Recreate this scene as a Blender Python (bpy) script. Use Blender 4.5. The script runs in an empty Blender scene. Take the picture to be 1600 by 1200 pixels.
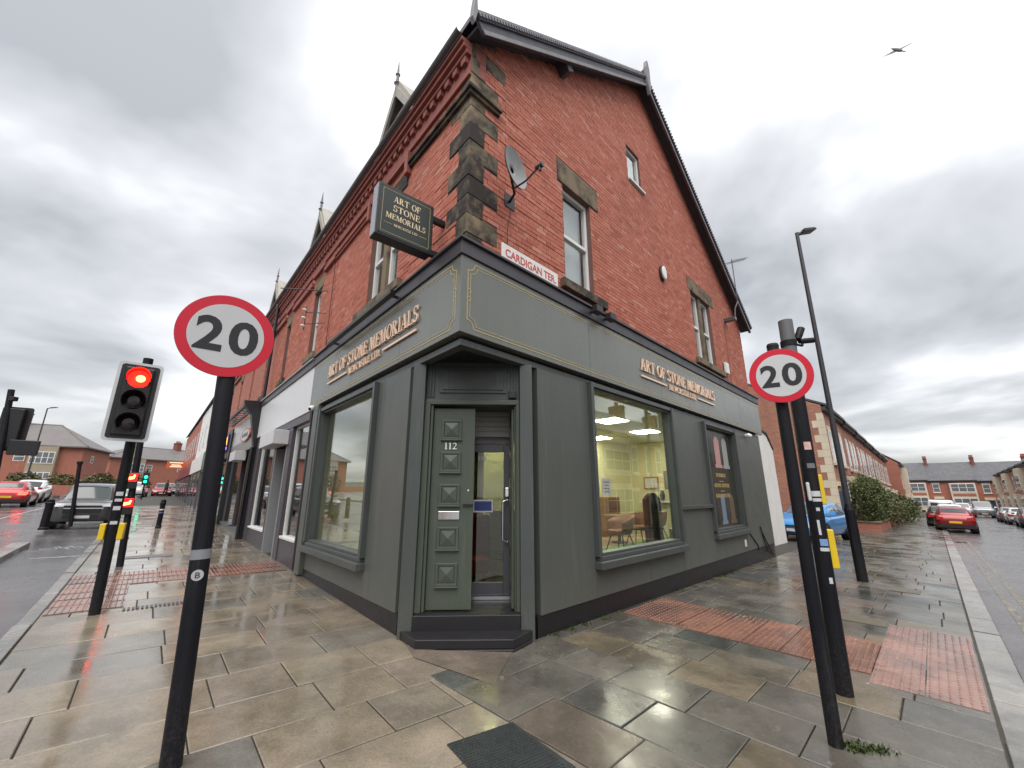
import bpy, math, random
from mathutils import Vector, Matrix
random.seed(11)
RAD = math.radians
scene = bpy.context.scene

# ------------------------------------------------------------------ camera, sky, sun, exposure
EYE = 1.6
cam_data = bpy.data.cameras.new("camera")
cam_data.sensor_width = 36.0
cam_data.lens = 640.0 / 1600.0 * 36.0
cam_data.clip_start = 0.05
cam_data.clip_end = 3000.0
camera = bpy.data.objects.new("camera", cam_data)
scene.collection.objects.link(camera)
camera.location = (0, 0, EYE)
camera.rotation_euler = (RAD(90 + 15.0), 0, 0)
scene.camera = camera

SUN_EL, SUN_AZ = 64.0, 188.0          # azimuth clockwise from +Y
world = bpy.data.worlds.new("World")
scene.world = world
world.use_nodes = True
wn, wl = world.node_tree.nodes, world.node_tree.links
wn.clear()
def wnode(t, **k):
    n = wn.new(t)
    for a, b in k.items():
        setattr(n, a, b)
    return n
def wmath(op, a, b=None, c=None):
    n = wnode("ShaderNodeMath", operation=op)
    for i, s in enumerate((a, b, c)):
        if s is None:
            continue
        if isinstance(s, (int, float)):
            n.inputs[i].default_value = s
        else:
            wl.new(s, n.inputs[i])
    return n.outputs[0]
w_out = wnode("ShaderNodeOutputWorld")
w_bg = wnode("ShaderNodeBackground")
w_sky = wnode("ShaderNodeTexSky", sky_type="NISHITA", sun_disc=False)
w_sky.sun_elevation = RAD(SUN_EL)
w_sky.sun_rotation = RAD(SUN_AZ)
w_sky.air_density = 1.0
w_sky.dust_density = 3.0
w_tc = wnode("ShaderNodeTexCoord")
w_sep = wnode("ShaderNodeSeparateXYZ")
wl.new(w_tc.outputs["Generated"], w_sep.inputs[0])
w_up = wmath("MAXIMUM", w_sep.outputs[2], 0.0)
w_den = wmath("ADD", w_up, 0.22)
w_cx = wmath("DIVIDE", w_sep.outputs[0], w_den)
w_cy = wmath("DIVIDE", w_sep.outputs[1], w_den)
w_com = wnode("ShaderNodeCombineXYZ")
wl.new(w_cx, w_com.inputs[0]); wl.new(w_cy, w_com.inputs[1])
w_map = wnode("ShaderNodeMapping")
w_map.inputs["Location"].default_value = (7.6453, 18.1371, 0.0)
w_map.inputs["Rotation"].default_value = (0, 0, RAD(24))
wl.new(w_com.outputs[0], w_map.inputs[0])
w_n1 = wnode("ShaderNodeTexNoise")
w_n1.inputs["Scale"].default_value = 0.95
w_n1.inputs["Detail"].default_value = 5.0
w_n1.inputs["Roughness"].default_value = 0.5
w_n1.inputs["Distortion"].default_value = 0.35
wl.new(w_map.outputs[0], w_n1.inputs["Vector"])
w_ramp = wnode("ShaderNodeValToRGB")
cr = w_ramp.color_ramp
cr.elements[0].position = 0.36; cr.elements[0].color = (0.36, 0.365, 0.375, 1)
cr.elements[1].position = 0.59; cr.elements[1].color = (1.0, 1.0, 1.0, 1)
e = cr.elements.new(0.48); e.color = (0.60, 0.603, 0.61, 1)
wl.new(w_n1.outputs["Fac"], w_ramp.inputs[0])
# overcast sky: brighter towards the zenith (standard overcast distribution)
w_grad = wmath("MULTIPLY_ADD", w_up, 0.45, 0.60)
w_mul = wnode("ShaderNodeVectorMath", operation="SCALE")
wl.new(w_ramp.outputs[0], w_mul.inputs[0]); wl.new(w_grad, w_mul.inputs["Scale"])
w_skys = wnode("ShaderNodeVectorMath", operation="SCALE")
wl.new(w_sky.outputs[0], w_skys.inputs[0]); w_skys.inputs["Scale"].default_value = 0.02
w_add = wnode("ShaderNodeVectorMath", operation="ADD")
wl.new(w_mul.outputs[0], w_add.inputs[0]); wl.new(w_skys.outputs[0], w_add.inputs[1])
wl.new(w_add.outputs[0], w_bg.inputs["Color"])
w_bg.inputs["Strength"].default_value = 0.70
wl.new(w_bg.outputs[0], w_out.inputs["Surface"])

sun_data = bpy.data.lights.new("sun", "SUN")
sun_data.energy = 1.5
sun_data.angle = RAD(70)
sun_data.color = (1.0, 0.97, 0.93)
sun = bpy.data.objects.new("sun", sun_data)
scene.collection.objects.link(sun)
sd = Vector((math.sin(RAD(SUN_AZ)) * math.cos(RAD(SUN_EL)), math.cos(RAD(SUN_AZ)) * math.cos(RAD(SUN_EL)), math.sin(RAD(SUN_EL))))
sun.rotation_euler = sd.to_track_quat('Z', 'Y').to_euler()

scene.view_settings.view_transform = "Standard"
scene.view_settings.look = "None"
scene.view_settings.exposure = 1.2
scene.view_settings.gamma = 1.0
scene.view_settings.use_curve_mapping = False
scene.render.engine = "CYCLES"
scene.cycles.use_denoising = True
scene.cycles.max_bounces = 8
scene.cycles.transparent_max_bounces = 16
scene.cycles.caustics_reflective = False
scene.cycles.caustics_refractive = False

# ------------------------------------------------------------------ helpers
GA, GB = -0.0265, 0.0061
def gz(x, y):
    return GA * x + GB * y

class Fr:
    """a local frame: x along, y outward, z up"""
    def __init__(s, o, x, y=None):
        s.o = Vector((o[0], o[1], o[2] if len(o) > 2 else 0.0))
        s.x = Vector((x[0], x[1], 0)).normalized()
        s.y = Vector((y[0], y[1], 0)).normalized() if y is not None else Vector((-s.x.y, s.x.x, 0))
        s.z = Vector((0, 0, 1))
        s.flip = s.x.cross(s.y).z < 0
    def p(s, a, b, c=0.0):
        return s.o + s.x * a + s.y * b + Vector((0, 0, c))
    def g(s, a, b, c=0.0):
        q = s.p(a, b, 0); q.z = gz(q.x, q.y) + c
        return q

class Lo:
    """general orthonormal frame given by three vectors"""
    def __init__(s, o, x, y, z):
        s.o, s.x, s.y, s.z = Vector(o), Vector(x).normalized(), Vector(y).normalized(), Vector(z).normalized()
        s.flip = s.x.cross(s.y).dot(s.z) < 0
    def p(s, a, b, c=0.0):
        return s.o + s.x * a + s.y * b + s.z * c

W0 = Fr((0, 0), (1, 0))

class MB:
    def __init__(s):
        s.v = []; s.f = []
    def add(s, vs, fs, flip=False):
        n = len(s.v)
        s.v.extend(vs)
        for f in fs:
            g = [i + n for i in f]
            s.f.append(g[::-1] if flip else g)
    def box(s, F, a0, a1, b0, b1, c0, c1):
        a0, a1 = min(a0, a1), max(a0, a1); b0, b1 = min(b0, b1), max(b0, b1); c0, c1 = min(c0, c1), max(c0, c1)
        vs = [F.p(a, b, c) for c in (c0, c1) for b in (b0, b1) for a in (a0, a1)]
        s.add(vs, [(0, 2, 3, 1), (4, 5, 7, 6), (0, 1, 5, 4), (2, 6, 7, 3), (0, 4, 6, 2), (1, 3, 7, 5)], F.flip)
        return s
    def prism(s, F, pts, b0, b1):
        """polygon in the (along, up) plane, extruded along the outward axis"""
        n = len(pts)
        area = sum(pts[i][0] * pts[(i + 1) % n][1] - pts[(i + 1) % n][0] * pts[i][1] for i in range(n))
        if area < 0: pts = pts[::-1]
        b0, b1 = min(b0, b1), max(b0, b1)
        vs = [F.p(a, b0, c) for a, c in pts] + [F.p(a, b1, c) for a, c in pts]
        fs = [tuple(range(n)), tuple(range(2 * n - 1, n - 1, -1))]
        for i in range(n):
            j = (i + 1) % n
            fs.append((j, i, i + n, j + n))
        s.add(vs, fs, F.flip)
        return s
    def plan(s, pts, z0, z1, ground=False):
        """polygon in plan (world xy), extruded upward"""
        n = len(pts)
        area = sum(pts[i][0] * pts[(i + 1) % n][1] - pts[(i + 1) % n][0] * pts[i][1] for i in range(n))
        if area < 0: pts = pts[::-1]
        h = (lambda p: gz(p[0], p[1])) if ground else (lambda p: 0.0)
        vs = [Vector((p[0], p[1], z0 + h(p))) for p in pts] + [Vector((p[0], p[1], z1 + h(p))) for p in pts]
        fs = [tuple(range(n - 1, -1, -1)), tuple(range(n, 2 * n))]
        for i in range(n):
            j = (i + 1) % n
            fs.append((i, j, j + n, i + n))
        s.add(vs, fs)
        return s
    def quad(s, *ps):
        s.add([Vector(p) for p in ps], [tuple(range(len(ps)))])
        return s
    def tube(s, p, q, r0, r1=None, n=12, cap=True):
        p, q = Vector(p), Vector(q)
        r1 = r0 if r1 is None else r1
        d = (q - p).normalized()
        u = d.cross(Vector((0, 0, 1)))
        if u.length < 1e-4: u = Vector((1, 0, 0))
        u.normalize(); w = d.cross(u)
        vs = []
        for c, r in ((p, r0), (q, r1)):
            for i in range(n):
                t = 2 * math.pi * i / n
                vs.append(c + u * (r * math.cos(t)) + w * (r * math.sin(t)))
        fs = [(i, (i + 1) % n, (i + 1) % n + n, i + n) for i in range(n)]
        if cap: fs += [tuple(range(n - 1, -1, -1)), tuple(range(n, 2 * n))]
        s.add(vs, fs)
        return s
    def path(s, pts, r, n=8):
        for a, b in zip(pts, pts[1:]): s.tube(a, b, r, r, n)
        return s
    def lathe(s, o, axis, prof, n=20, sx=None):
        """prof = [(distance along axis, radius)]"""
        o, d = Vector(o), Vector(axis).normalized()
        u = d.cross(Vector((0, 0, 1)))
        if u.length < 1e-4: u = Vector((1, 0, 0))
        u.normalize(); w = d.cross(u)
        vs = []
        for t, r in prof:
            for i in range(n):
                a = 2 * math.pi * i / n
                vs.append(o + d * t + u * (r * math.cos(a)) + w * (r * math.sin(a)))
        fs = []
        for k in range(len(prof) - 1):
            for i in range(n):
                j = (i + 1) % n
                fs.append((k * n + i, k * n + j, (k + 1) * n + j, (k + 1) * n + i))
        fs.append(tuple(range(n - 1, -1, -1)))
        fs.append(tuple(range((len(prof) - 1) * n, len(prof) * n)))
        s.add(vs, fs)
        return s
    def mesh(s, name, org=(0, 0, 0), smooth=False):
        me = bpy.data.meshes.new(name)
        o = Vector(org)
        me.from_pydata([tuple(v - o) for v in s.v], [], s.f)
        me.validate()
        if smooth:
            me.polygons.foreach_set("use_smooth", [True] * len(me.polygons))
        me.update()
        return me

COL = scene.collection
def link(name, me, mat=None, parent=None, bevel=0.0, kind=None, label=None, autosmooth=None):
    o = bpy.data.objects.new(name, me)
    COL.objects.link(o)
    if mat is not None and me is not None:
        if not me.materials: me.materials.append(mat)
    if parent is not None: o.parent = parent
    if bevel:
        b = o.modifiers.new("bevel", "BEVEL"); b.width = bevel; b.segments = 2; b.limit_method = 'ANGLE'
        b.angle_limit = RAD(40)
    if kind: o["kind"] = kind
    if label: o["label"] = label
    return o

class T:
    """a thing: an Empty at its base that parents its parts"""
    def __init__(s, name, label, cat, org=(0, 0, 0), group=None, kind=None):
        s.org = Vector(org)
        s.root = bpy.data.objects.new(name, None)
        s.root.empty_display_size = 0.1
        COL.objects.link(s.root)
        s.root.location = s.org
        if label: s.root["label"] = label
        if cat: s.root["category"] = cat
        if group: s.root["group"] = group
        if kind: s.root["kind"] = kind
    def part(s, name, mb, mat, parent=None, smooth=False, bevel=0.0, kind=None, label=None):
        me = mb.mesh(name, s.org, smooth)
        return link(name, me, mat, parent or s.root, bevel, kind, label)

def single(name, label, cat, mb, mat, org=(0, 0, 0), group=None, smooth=False, bevel=0.0):
    o = link(name, mb.mesh(name, org, smooth), mat, None, bevel)
    o.location = org
    o["label"] = label; o["category"] = cat
    if group: o["group"] = group
    return o

def struct(name, mb, mat, label=None, org=(0, 0, 0)):
    o = link(name, mb.mesh(name, org), mat)
    o.location = org
    o["kind"] = "structure"
    o["label"] = label or name.replace("_", " ")
    return o

def copy_tree(o, parent=None):
    c = o.copy(); COL.objects.link(c)
    c.parent = parent
    for ch in o.children: copy_tree(ch, c)
    return c

# ------------------------------------------------------------------ materials
MATS = {}
class Nt:
    def __init__(s, name):
        s.m = bpy.data.materials.new(name); s.m.use_nodes = True
        s.n, s.l = s.m.node_tree.nodes, s.m.node_tree.links
        s.n.clear()
        s.out = s.n.new("ShaderNodeOutputMaterial")
        s.b = s.n.new("ShaderNodeBsdfPrincipled")
        s.l.new(s.b.outputs[0], s.out.inputs[0])
    def new(s, t, **k):
        n = s.n.new(t)
        for a, b in k.items(): setattr(n, a, b)
        return n
    def put(s, sock, v):
        if hasattr(v, "links"): s.l.new(v, sock)
        elif isinstance(v, (tuple, list)) and len(v) == 3 and sock.type == 'RGBA': sock.default_value = (*v, 1)
        else: sock.default_value = v
    def math(s, op, a, b=None, c=None, clamp=False):
        n = s.new("ShaderNodeMath", operation=op, use_clamp=clamp)
        for i, v in enumerate((a, b, c)):
            if v is not None: s.put(n.inputs[i], v)
        return n.outputs[0]
    def pos(s):
        return s.new("ShaderNodeNewGeometry").outputs["Position"]
    def obj(s):
        return s.new("ShaderNodeTexCoord").outputs["Object"]
    def scale(s, v, sc):
        n = s.new("ShaderNodeVectorMath", operation="MULTIPLY")
        s.l.new(v, n.inputs[0]); n.inputs[1].default_value = sc if isinstance(sc, tuple) else (sc, sc, sc)
        return n.outputs[0]
    def noise(s, v, scale, detail=4.0, rough=0.55, dist=0.0):
        n = s.new("ShaderNodeTexNoise")
        s.l.new(v, n.inputs["Vector"])
        n.inputs["Scale"].default_value = scale; n.inputs["Detail"].default_value = detail
        n.inputs["Roughness"].default_value = rough; n.inputs["Distortion"].default_value = dist
        return n.outputs["Fac"]
    def ramp(s, f, *stops, const=False):
        n = s.new("ShaderNodeValToRGB")
        r = n.color_ramp
        if const: r.interpolation = 'CONSTANT'
        while len(r.elements) < len(stops): r.elements.new(0.5)
        for e, (p, c) in zip(r.elements, stops):
            e.position = p
            e.color = (c, c, c, 1) if isinstance(c, (int, float)) else (*c, 1)
        s.l.new(f, n.inputs[0])
        return n.outputs[0]
    def mix(s, f, a, b, mode='MIX'):
        n = s.new("ShaderNodeMix", data_type='RGBA', blend_type=mode)
        s.put(n.inputs[0], f); s.put(n.inputs[6], a); s.put(n.inputs[7], b)
        return n.outputs[2]
    def bump(s, h, strength=0.3, dist=0.01):
        n = s.new("ShaderNodeBump")
        n.inputs["Strength"].default_value = strength; n.inputs["Distance"].default_value = dist
        s.l.new(h, n.inputs["Height"])
        s.l.new(n.outputs[0], s.b.inputs["Normal"])
    def set(s, **k):
        names = dict(col="Base Color", rough="Roughness", metal="Metallic", spec="Specular IOR Level", coat="Coat Weight", emit="Emission Color", estr="Emission Strength", coatr="Coat Roughness")
        for a, v in k.items(): s.put(s.b.inputs[names[a]], v)
        return s

def simple(name, col, rough=0.5, metal=0.0, var=0.12, vs=6.0, bump=0.0, bs=60.0, spec=0.5, coat=0.0, streak=0.0, rv=0.12, grime=0.0, bst=(1.0, 1.0, 1.0)):
    if name in MATS: return MATS[name]
    t = Nt(name)
    p = t.obj()
    n = t.noise(p, vs, 5)
    val = t.math("MULTIPLY_ADD", n, 2 * var, 1 - var)
    if streak:
        q = t.scale(t.pos(), (9.0, 9.0, 0.5))
        n2 = t.noise(q, 1.0, 4)
        val = t.math("MULTIPLY", val, t.math("MULTIPLY_ADD", n2, 2 * streak, 1 - streak))
    h = t.new("ShaderNodeHueSaturation")
    t.put(h.inputs["Color"], (*col, 1)); t.put(h.inputs["Value"], val)
    t.set(col=h.outputs[0], metal=metal, spec=spec, coat=coat)
    r = t.noise(p, vs * 2.3, 3)
    t.set(rough=t.math("MULTIPLY_ADD", r, 2 * rv, rough - rv, clamp=True))
    if grime:
        ps = t.pos(); sp = t.new("ShaderNodeSeparateXYZ"); t.l.new(ps, sp.inputs[0])
        run = t.noise(t.scale(ps, (14.0, 14.0, 0.7)), 1.0, 5, 0.7)
        spk = t.noise(ps, 55.0, 5, 0.8)
        low = t.ramp(t.math("ADD", sp.outputs[2], t.math("MULTIPLY", t.noise(ps, 3.0, 4), 0.5)), (0.3, 1.0), (0.95, 0.0))
        mud = t.math("MULTIPLY", t.math("MULTIPLY", low, t.ramp(spk, (0.45, 0.0), (0.7, 1.0))), grime)
        c2 = t.mix(mud, h.outputs[0], (0.22, 0.19, 0.15))
        c2 = t.mix(t.math("MULTIPLY", t.ramp(run, (0.56, 0.0), (0.8, 1.0)), grime * 0.55), c2, (0.24, 0.245, 0.23))
        scu = t.noise(ps, 7.0, 6, 0.8, 0.5)
        c2 = t.mix(t.ramp(scu, (0.68, 0.0), (0.72, grime)), c2, (0.045, 0.047, 0.045))
        t.set(col=c2)
    if bump:
        t.bump(t.noise(t.scale(p, bst), bs, 4), bump, 0.01)
    MATS[name] = t.m
    return t.m

def emitter(name, col, strength):
    t = Nt(name)
    t.set(col=tuple(c * 0.3 for c in col), emit=(*col, 1), estr=strength, rough=0.3)
    MATS[name] = t.m
    return t.m

def glass(name, tint=(0.93, 0.95, 0.94), boost=1.55, base=0.025):
    t = Nt(name)
    tr = t.new("ShaderNodeBsdfTransparent"); tr.inputs[0].default_value = (*tint, 1)
    gl = t.new("ShaderNodeBsdfGlossy"); gl.inputs["Roughness"].default_value = 0.0
    gl.inputs["Color"].default_value = (0.95, 0.97, 0.96, 1)
    fr = t.new("ShaderNodeFresnel")
    bk = t.new("ShaderNodeNewGeometry").outputs["Backfacing"]     # same index from either side of the sheet
    t.l.new(t.math("MULTIPLY_ADD", bk, 1 / 1.5 - 1.5, 1.5), fr.inputs["IOR"])
    f = t.math("MULTIPLY_ADD", fr.outputs[0], boost, base, clamp=True)
    mx = t.new("ShaderNodeMixShader")
    t.l.new(f, mx.inputs[0]); t.l.new(tr.outputs[0], mx.inputs[1]); t.l.new(gl.outputs[0], mx.inputs[2])
    t.l.new(mx.outputs[0], t.out.inputs[0])
    t.n.remove(t.b)
    MATS[name] = t.m
    return t.m

def brick_geo(name):
    """material of bricks that are built one by one"""
    t = Nt(name)
    g = t.new("ShaderNodeNewGeometry"); oi = t.new("ShaderNodeObjectInfo")
    r = t.math("FRACT", t.math("ADD", g.outputs["Random Per Island"], oi.outputs["Random"]))
    c = t.ramp(r, (0.0, (0.31, 0.095, 0.066)), (0.10, (0.395, 0.125, 0.084)), (0.45, (0.445, 0.150, 0.099)), (0.8, (0.47, 0.170, 0.116)), (0.95, (0.50, 0.21, 0.155)), (1.0, (0.53, 0.27, 0.21)))
    p = g.outputs["Position"]
    n = t.noise(p, 14.0, 5)
    c = t.mix(t.math("MULTIPLY", n, 0.4), c, (0.38, 0.11, 0.075), 'MIX')
    st = t.noise(t.scale(p, (0.55, 0.55, 0.35)), 1.0, 5, 0.6)
    c = t.mix(t.ramp(st, (0.52, 0.0), (0.80, 0.38)), c, (0.22, 0.085, 0.070))
    ef = t.noise(p, 2.1, 6, 0.7)
    c = t.mix(t.ramp(ef, (0.60, 0.0), (0.85, 0.22)), c, (0.55, 0.34, 0.29))
    t.set(col=c, rough=0.8, spec=0.3)
    t.bump(t.noise(p, 90.0, 4), 0.5, 0.004)
    return t.m

def brick_tex(name, tangent, cols=((0.43, 0.15, 0.105), (0.33, 0.105, 0.078)), mortar=(0.34, 0.22, 0.18), bump=0.5):
    """far brickwork: courses in the material, along a wall with this direction"""
    t = Nt(name)
    p = t.pos()
    d = t.new("ShaderNodeVectorMath", operation="DOT_PRODUCT")
    t.l.new(p, d.inputs[0]); d.inputs[1].default_value = (tangent[0], tangent[1], 0)
    sp = t.new("ShaderNodeSeparateXYZ"); t.l.new(p, sp.inputs[0])
    cb = t.new("ShaderNodeCombineXYZ")
    t.l.new(d.outputs["Value"], cb.inputs[0]); t.l.new(sp.outputs[2], cb.inputs[1])
    b = t.new("ShaderNodeTexBrick")
    t.l.new(cb.outputs[0], b.inputs["Vector"])
    b.inputs["Color1"].default_value = (*cols[0], 1); b.inputs["Color2"].default_value = (*cols[1], 1)
    b.inputs["Mortar"].default_value = (*mortar, 1)
    b.inputs["Scale"].default_value = 1.0; b.inputs["Mortar Size"].default_value = 0.006
    b.inputs["Brick Width"].default_value = 0.225; b.inputs["Row Height"].default_value = 0.075
    b.inputs["Bias"].default_value = -0.1
    st = t.noise(t.scale(p, (0.5, 0.5, 0.3)), 1.0, 5, 0.6)
    c = t.mix(t.ramp(st, (0.48, 0.0), (0.78, 0.5)), b.outputs["Color"], (0.17, 0.075, 0.065))
    ef = t.noise(p, 6.0, 4, 0.7)
    c = t.mix(t.ramp(ef, (0.5, 0.0), (0.8, 0.35)), c, (0.5, 0.22, 0.17))
    t.set(col=c, rough=0.8, spec=0.3)
    inv = t.math("SUBTRACT", 1.0, b.outputs["Fac"])
    t.bump(inv, bump, 0.01)
    MATS[name] = t.m
    return t.m

def stone_soot(name, light=(0.30, 0.235, 0.15), dark=(0.035, 0.03, 0.027), lo=0.38, hi=0.62):
    t = Nt(name)
    oi = t.new("ShaderNodeObjectInfo")
    p = t.pos()
    n = t.noise(p, 3.2, 6, 0.65)
    f = t.math("ADD", n, t.math("MULTIPLY_ADD", oi.outputs["Random"], 0.26, -0.13))
    c = t.mix(t.ramp(f, (lo, 0.0), (hi, 1.0)), light, dark)
    t.set(col=c, rough=0.85, spec=0.25)
    t.bump(t.noise(p, 40.0, 5), 0.4, 0.006)
    MATS[name] = t.m
    return t.m

def paving(name, stops, wet=(0.10, 0.36), soot=0.35, bmp=0.12, soaked=0.42):
    t = Nt(name)
    oi = t.new("ShaderNodeObjectInfo")
    g = t.new("ShaderNodeNewGeometry")
    p = g.outputs["Position"]
    r = t.math("FRACT", t.math("ADD", oi.outputs["Random"], g.outputs["Random Per Island"]))
    c = t.ramp(r, *stops)
    n = t.noise(p, 3.0, 7, 0.65, 0.4)
    hs = t.new("ShaderNodeHueSaturation")
    t.put(hs.inputs["Color"], c); t.put(hs.inputs["Value"], t.math("MULTIPLY_ADD", n, 1.35, 0.50))
    c = hs.outputs[0]
    fine = t.noise(p, 60.0, 4, 0.7)
    c = t.mix(t.ramp(fine, (0.35, 0.35), (0.7, 0.0)), c, (0.02, 0.018, 0.014))
    big = t.noise(p, 0.7, 5, 0.6)
    c = t.mix(t.ramp(big, (0.45, 0.0), (0.75, soot)), c, (0.03, 0.032, 0.02))
    # trodden chewing gum
    v = t.new("ShaderNodeTexVoronoi"); v.inputs["Scale"].default_value = 3.3
    t.l.new(p, v.inputs["Vector"])
    wsp = t.noise(p, 40.0, 2)
    dd = t.math("ADD", v.outputs["Distance"], t.math("MULTIPLY_ADD", wsp, 0.05, -0.025))
    pick = t.new("ShaderNodeSeparateColor"); t.l.new(v.outputs["Color"], pick.inputs[0])
    gum = t.math("MULTIPLY", t.math("LESS_THAN", dd, 0.035), t.math("GREATER_THAN", pick.outputs[0], 0.5))
    c = t.mix(t.math("MULTIPLY", gum, 0.8), c, (0.5, 0.48, 0.42))
    # film of rain water, thicker in the hollows
    w = t.noise(p, 1.3, 5, 0.6, 0.3)
    rr = t.ramp(w, (0.38, wet[0]), (0.62, wet[1]))
    soak = t.math("ADD", w, t.math("MULTIPLY_ADD", t.noise(p, 9.0, 5, 0.7), 0.22, -0.11))
    c = t.mix(t.ramp(soak, (0.40, soaked), (0.56, 0.0)), c, (0.028, 0.024, 0.018))      # soaked stone is darker
    scar = t.noise(p, 5.5, 7, 0.75, 1.2)
    c = t.mix(t.ramp(scar, (0.60, 0.0), (0.66, 0.35)), c, (0.24, 0.21, 0.165))          # pale worn patches
    t.set(col=c, rough=rr, spec=0.5)
    hgt = t.math("ADD", t.math("MULTIPLY", t.noise(p, 38.0, 5, 0.7), 0.6), t.math("MULTIPLY", t.noise(p, 5.0, 4), 1.0))
    t.bump(hgt, bmp, 0.006)
    MATS[name] = t.m
    return t.m

def asphalt(name):
    t = Nt(name)
    p = t.pos()
    n = t.noise(p, 1.1, 6, 0.65, 0.5)
    c = t.ramp(n, (0.3, (0.055, 0.053, 0.056)), (0.55, (0.080, 0.076, 0.080)), (0.75, (0.105, 0.099, 0.100)))
    f = t.noise(p, 130.0, 3, 0.8)
    c = t.mix(t.ramp(f, (0.45, 0.0), (0.75, 0.6)), c, (0.16, 0.15, 0.145))
    w = t.noise(p, 0.5, 5, 0.65, 0.6)
    t.set(col=c, rough=t.ramp(w, (0.36, 0.10), (0.62, 0.32)), spec=0.8)
    t.bump(t.math("ADD", t.noise(p, 110.0, 3, 0.8), t.noise(p, 2.0, 4)), 0.3, 0.008)
    MATS[name] = t.m
    return t.m

def worn_paint(name, col, lo=0.42, hi=0.6, under=(0.055, 0.053, 0.055)):
    t = Nt(name)
    p = t.pos()
    n = t.noise(p, 9.0, 6, 0.75)
    c = t.mix(t.ramp(n, (lo, 0.0), (hi, 1.0)), under, col)
    t.set(col=c, rough=0.3)
    t.bump(t.noise(p, 110.0, 3, 0.8), 0.3, 0.006)
    MATS[name] = t.m
    return t.m

def slate(name, along, col=(0.075, 0.075, 0.085)):
    t = Nt(name)
    p = t.pos()
    d = t.new("ShaderNodeVectorMath", operation="DOT_PRODUCT")
    t.l.new(p, d.inputs[0]); d.inputs[1].default_value = (along[0], along[1], 0)
    sp = t.new("ShaderNodeSeparateXYZ"); t.l.new(p, sp.inputs[0])
    cb = t.new("ShaderNodeCombineXYZ")
    t.l.new(d.outputs["Value"], cb.inputs[0]); t.l.new(t.math("MULTIPLY", sp.outputs[2], 1.5), cb.inputs[1])
    b = t.new("ShaderNodeTexBrick")
    t.l.new(cb.outputs[0], b.inputs["Vector"])
    c1 = tuple(x * 1.25 for x in col); c2 = tuple(x * 0.75 for x in col)
    b.inputs["Color1"].default_value = (*c1, 1); b.inputs["Color2"].default_value = (*c2, 1)
    b.inputs["Mortar"].default_value = (0.03, 0.03, 0.03, 1)
    b.inputs["Scale"].default_value = 1.0; b.inputs["Mortar Size"].default_value = 0.012
    b.inputs["Brick Width"].default_value = 0.30; b.inputs["Row Height"].default_value = 0.26
    n = t.noise(p, 0.6, 5)
    c = t.mix(t.ramp(n, (0.45, 0.0), (0.8, 0.4)), b.outputs["Color"], (0.11, 0.11, 0.09))
    t.set(col=c, rough=0.38, spec=0.5)
    t.bump(t.math("SUBTRACT", 1.0, b.outputs["Fac"]), 0.5, 0.02)
    MATS[name] = t.m
    return t.m

def leaves(name, c1, c2):
    t = Nt(name)
    g = t.new("ShaderNodeNewGeometry")
    c = t.ramp(g.outputs["Random Per Island"], (0.0, c1), (0.6, c2), (1.0, tuple(x * 1.5 for x in c2)))
    t.set(col=c, rough=0.5, spec=0.35)
    t.b.inputs["Subsurface Weight"].default_value = 0.0
    MATS[name] = t.m
    return t.m

# ------------------------------------------------------------------ lettering
def _sans(body, bold):
    cu = bpy.data.curves.new("txt", 'FONT')
    cu.body = body; cu.extrude = 0.5; cu.offset = bold; cu.resolution_u = 4
    o = bpy.data.objects.new("txt", cu)
    COL.objects.link(o)
    dg = bpy.context.evaluated_depsgraph_get(); dg.update()
    ev = o.evaluated_get(dg); me = ev.to_mesh()
    vs = [v.co.copy() for v in me.vertices]; fs = [list(p.vertices) for p in me.polygons]
    ev.to_mesh_clear()
    bpy.data.objects.remove(o); bpy.data.curves.remove(cu)
    x0 = min(v.x for v in vs); x1 = max(v.x for v in vs); y0 = min(v.y for v in vs); y1 = max(v.y for v in vs)
    return [((v.x - x0) / (x1 - x0), (v.y - y0) / (y1 - y0), v.z + 0.5) for v in vs], fs
SANS = {k: _sans(k, b) for k, b in (("2", 0.028), ("0", 0.028), ("CARDIGAN TER.", 0.02), ("bristol", 0.02), ("112", 0.0), ("B", 0.01))}

def sans(mb, F, body, a0, a1, c0, c1, b0, b1):
    vs, fs = SANS[body]
    mb.add([F.p(a0 + x * (a1 - a0), b0 + min(1.0, z) * (b1 - b0), c0 + y * (c1 - c0)) for x, y, z in vs], fs, not F.flip)
    return mb

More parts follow.
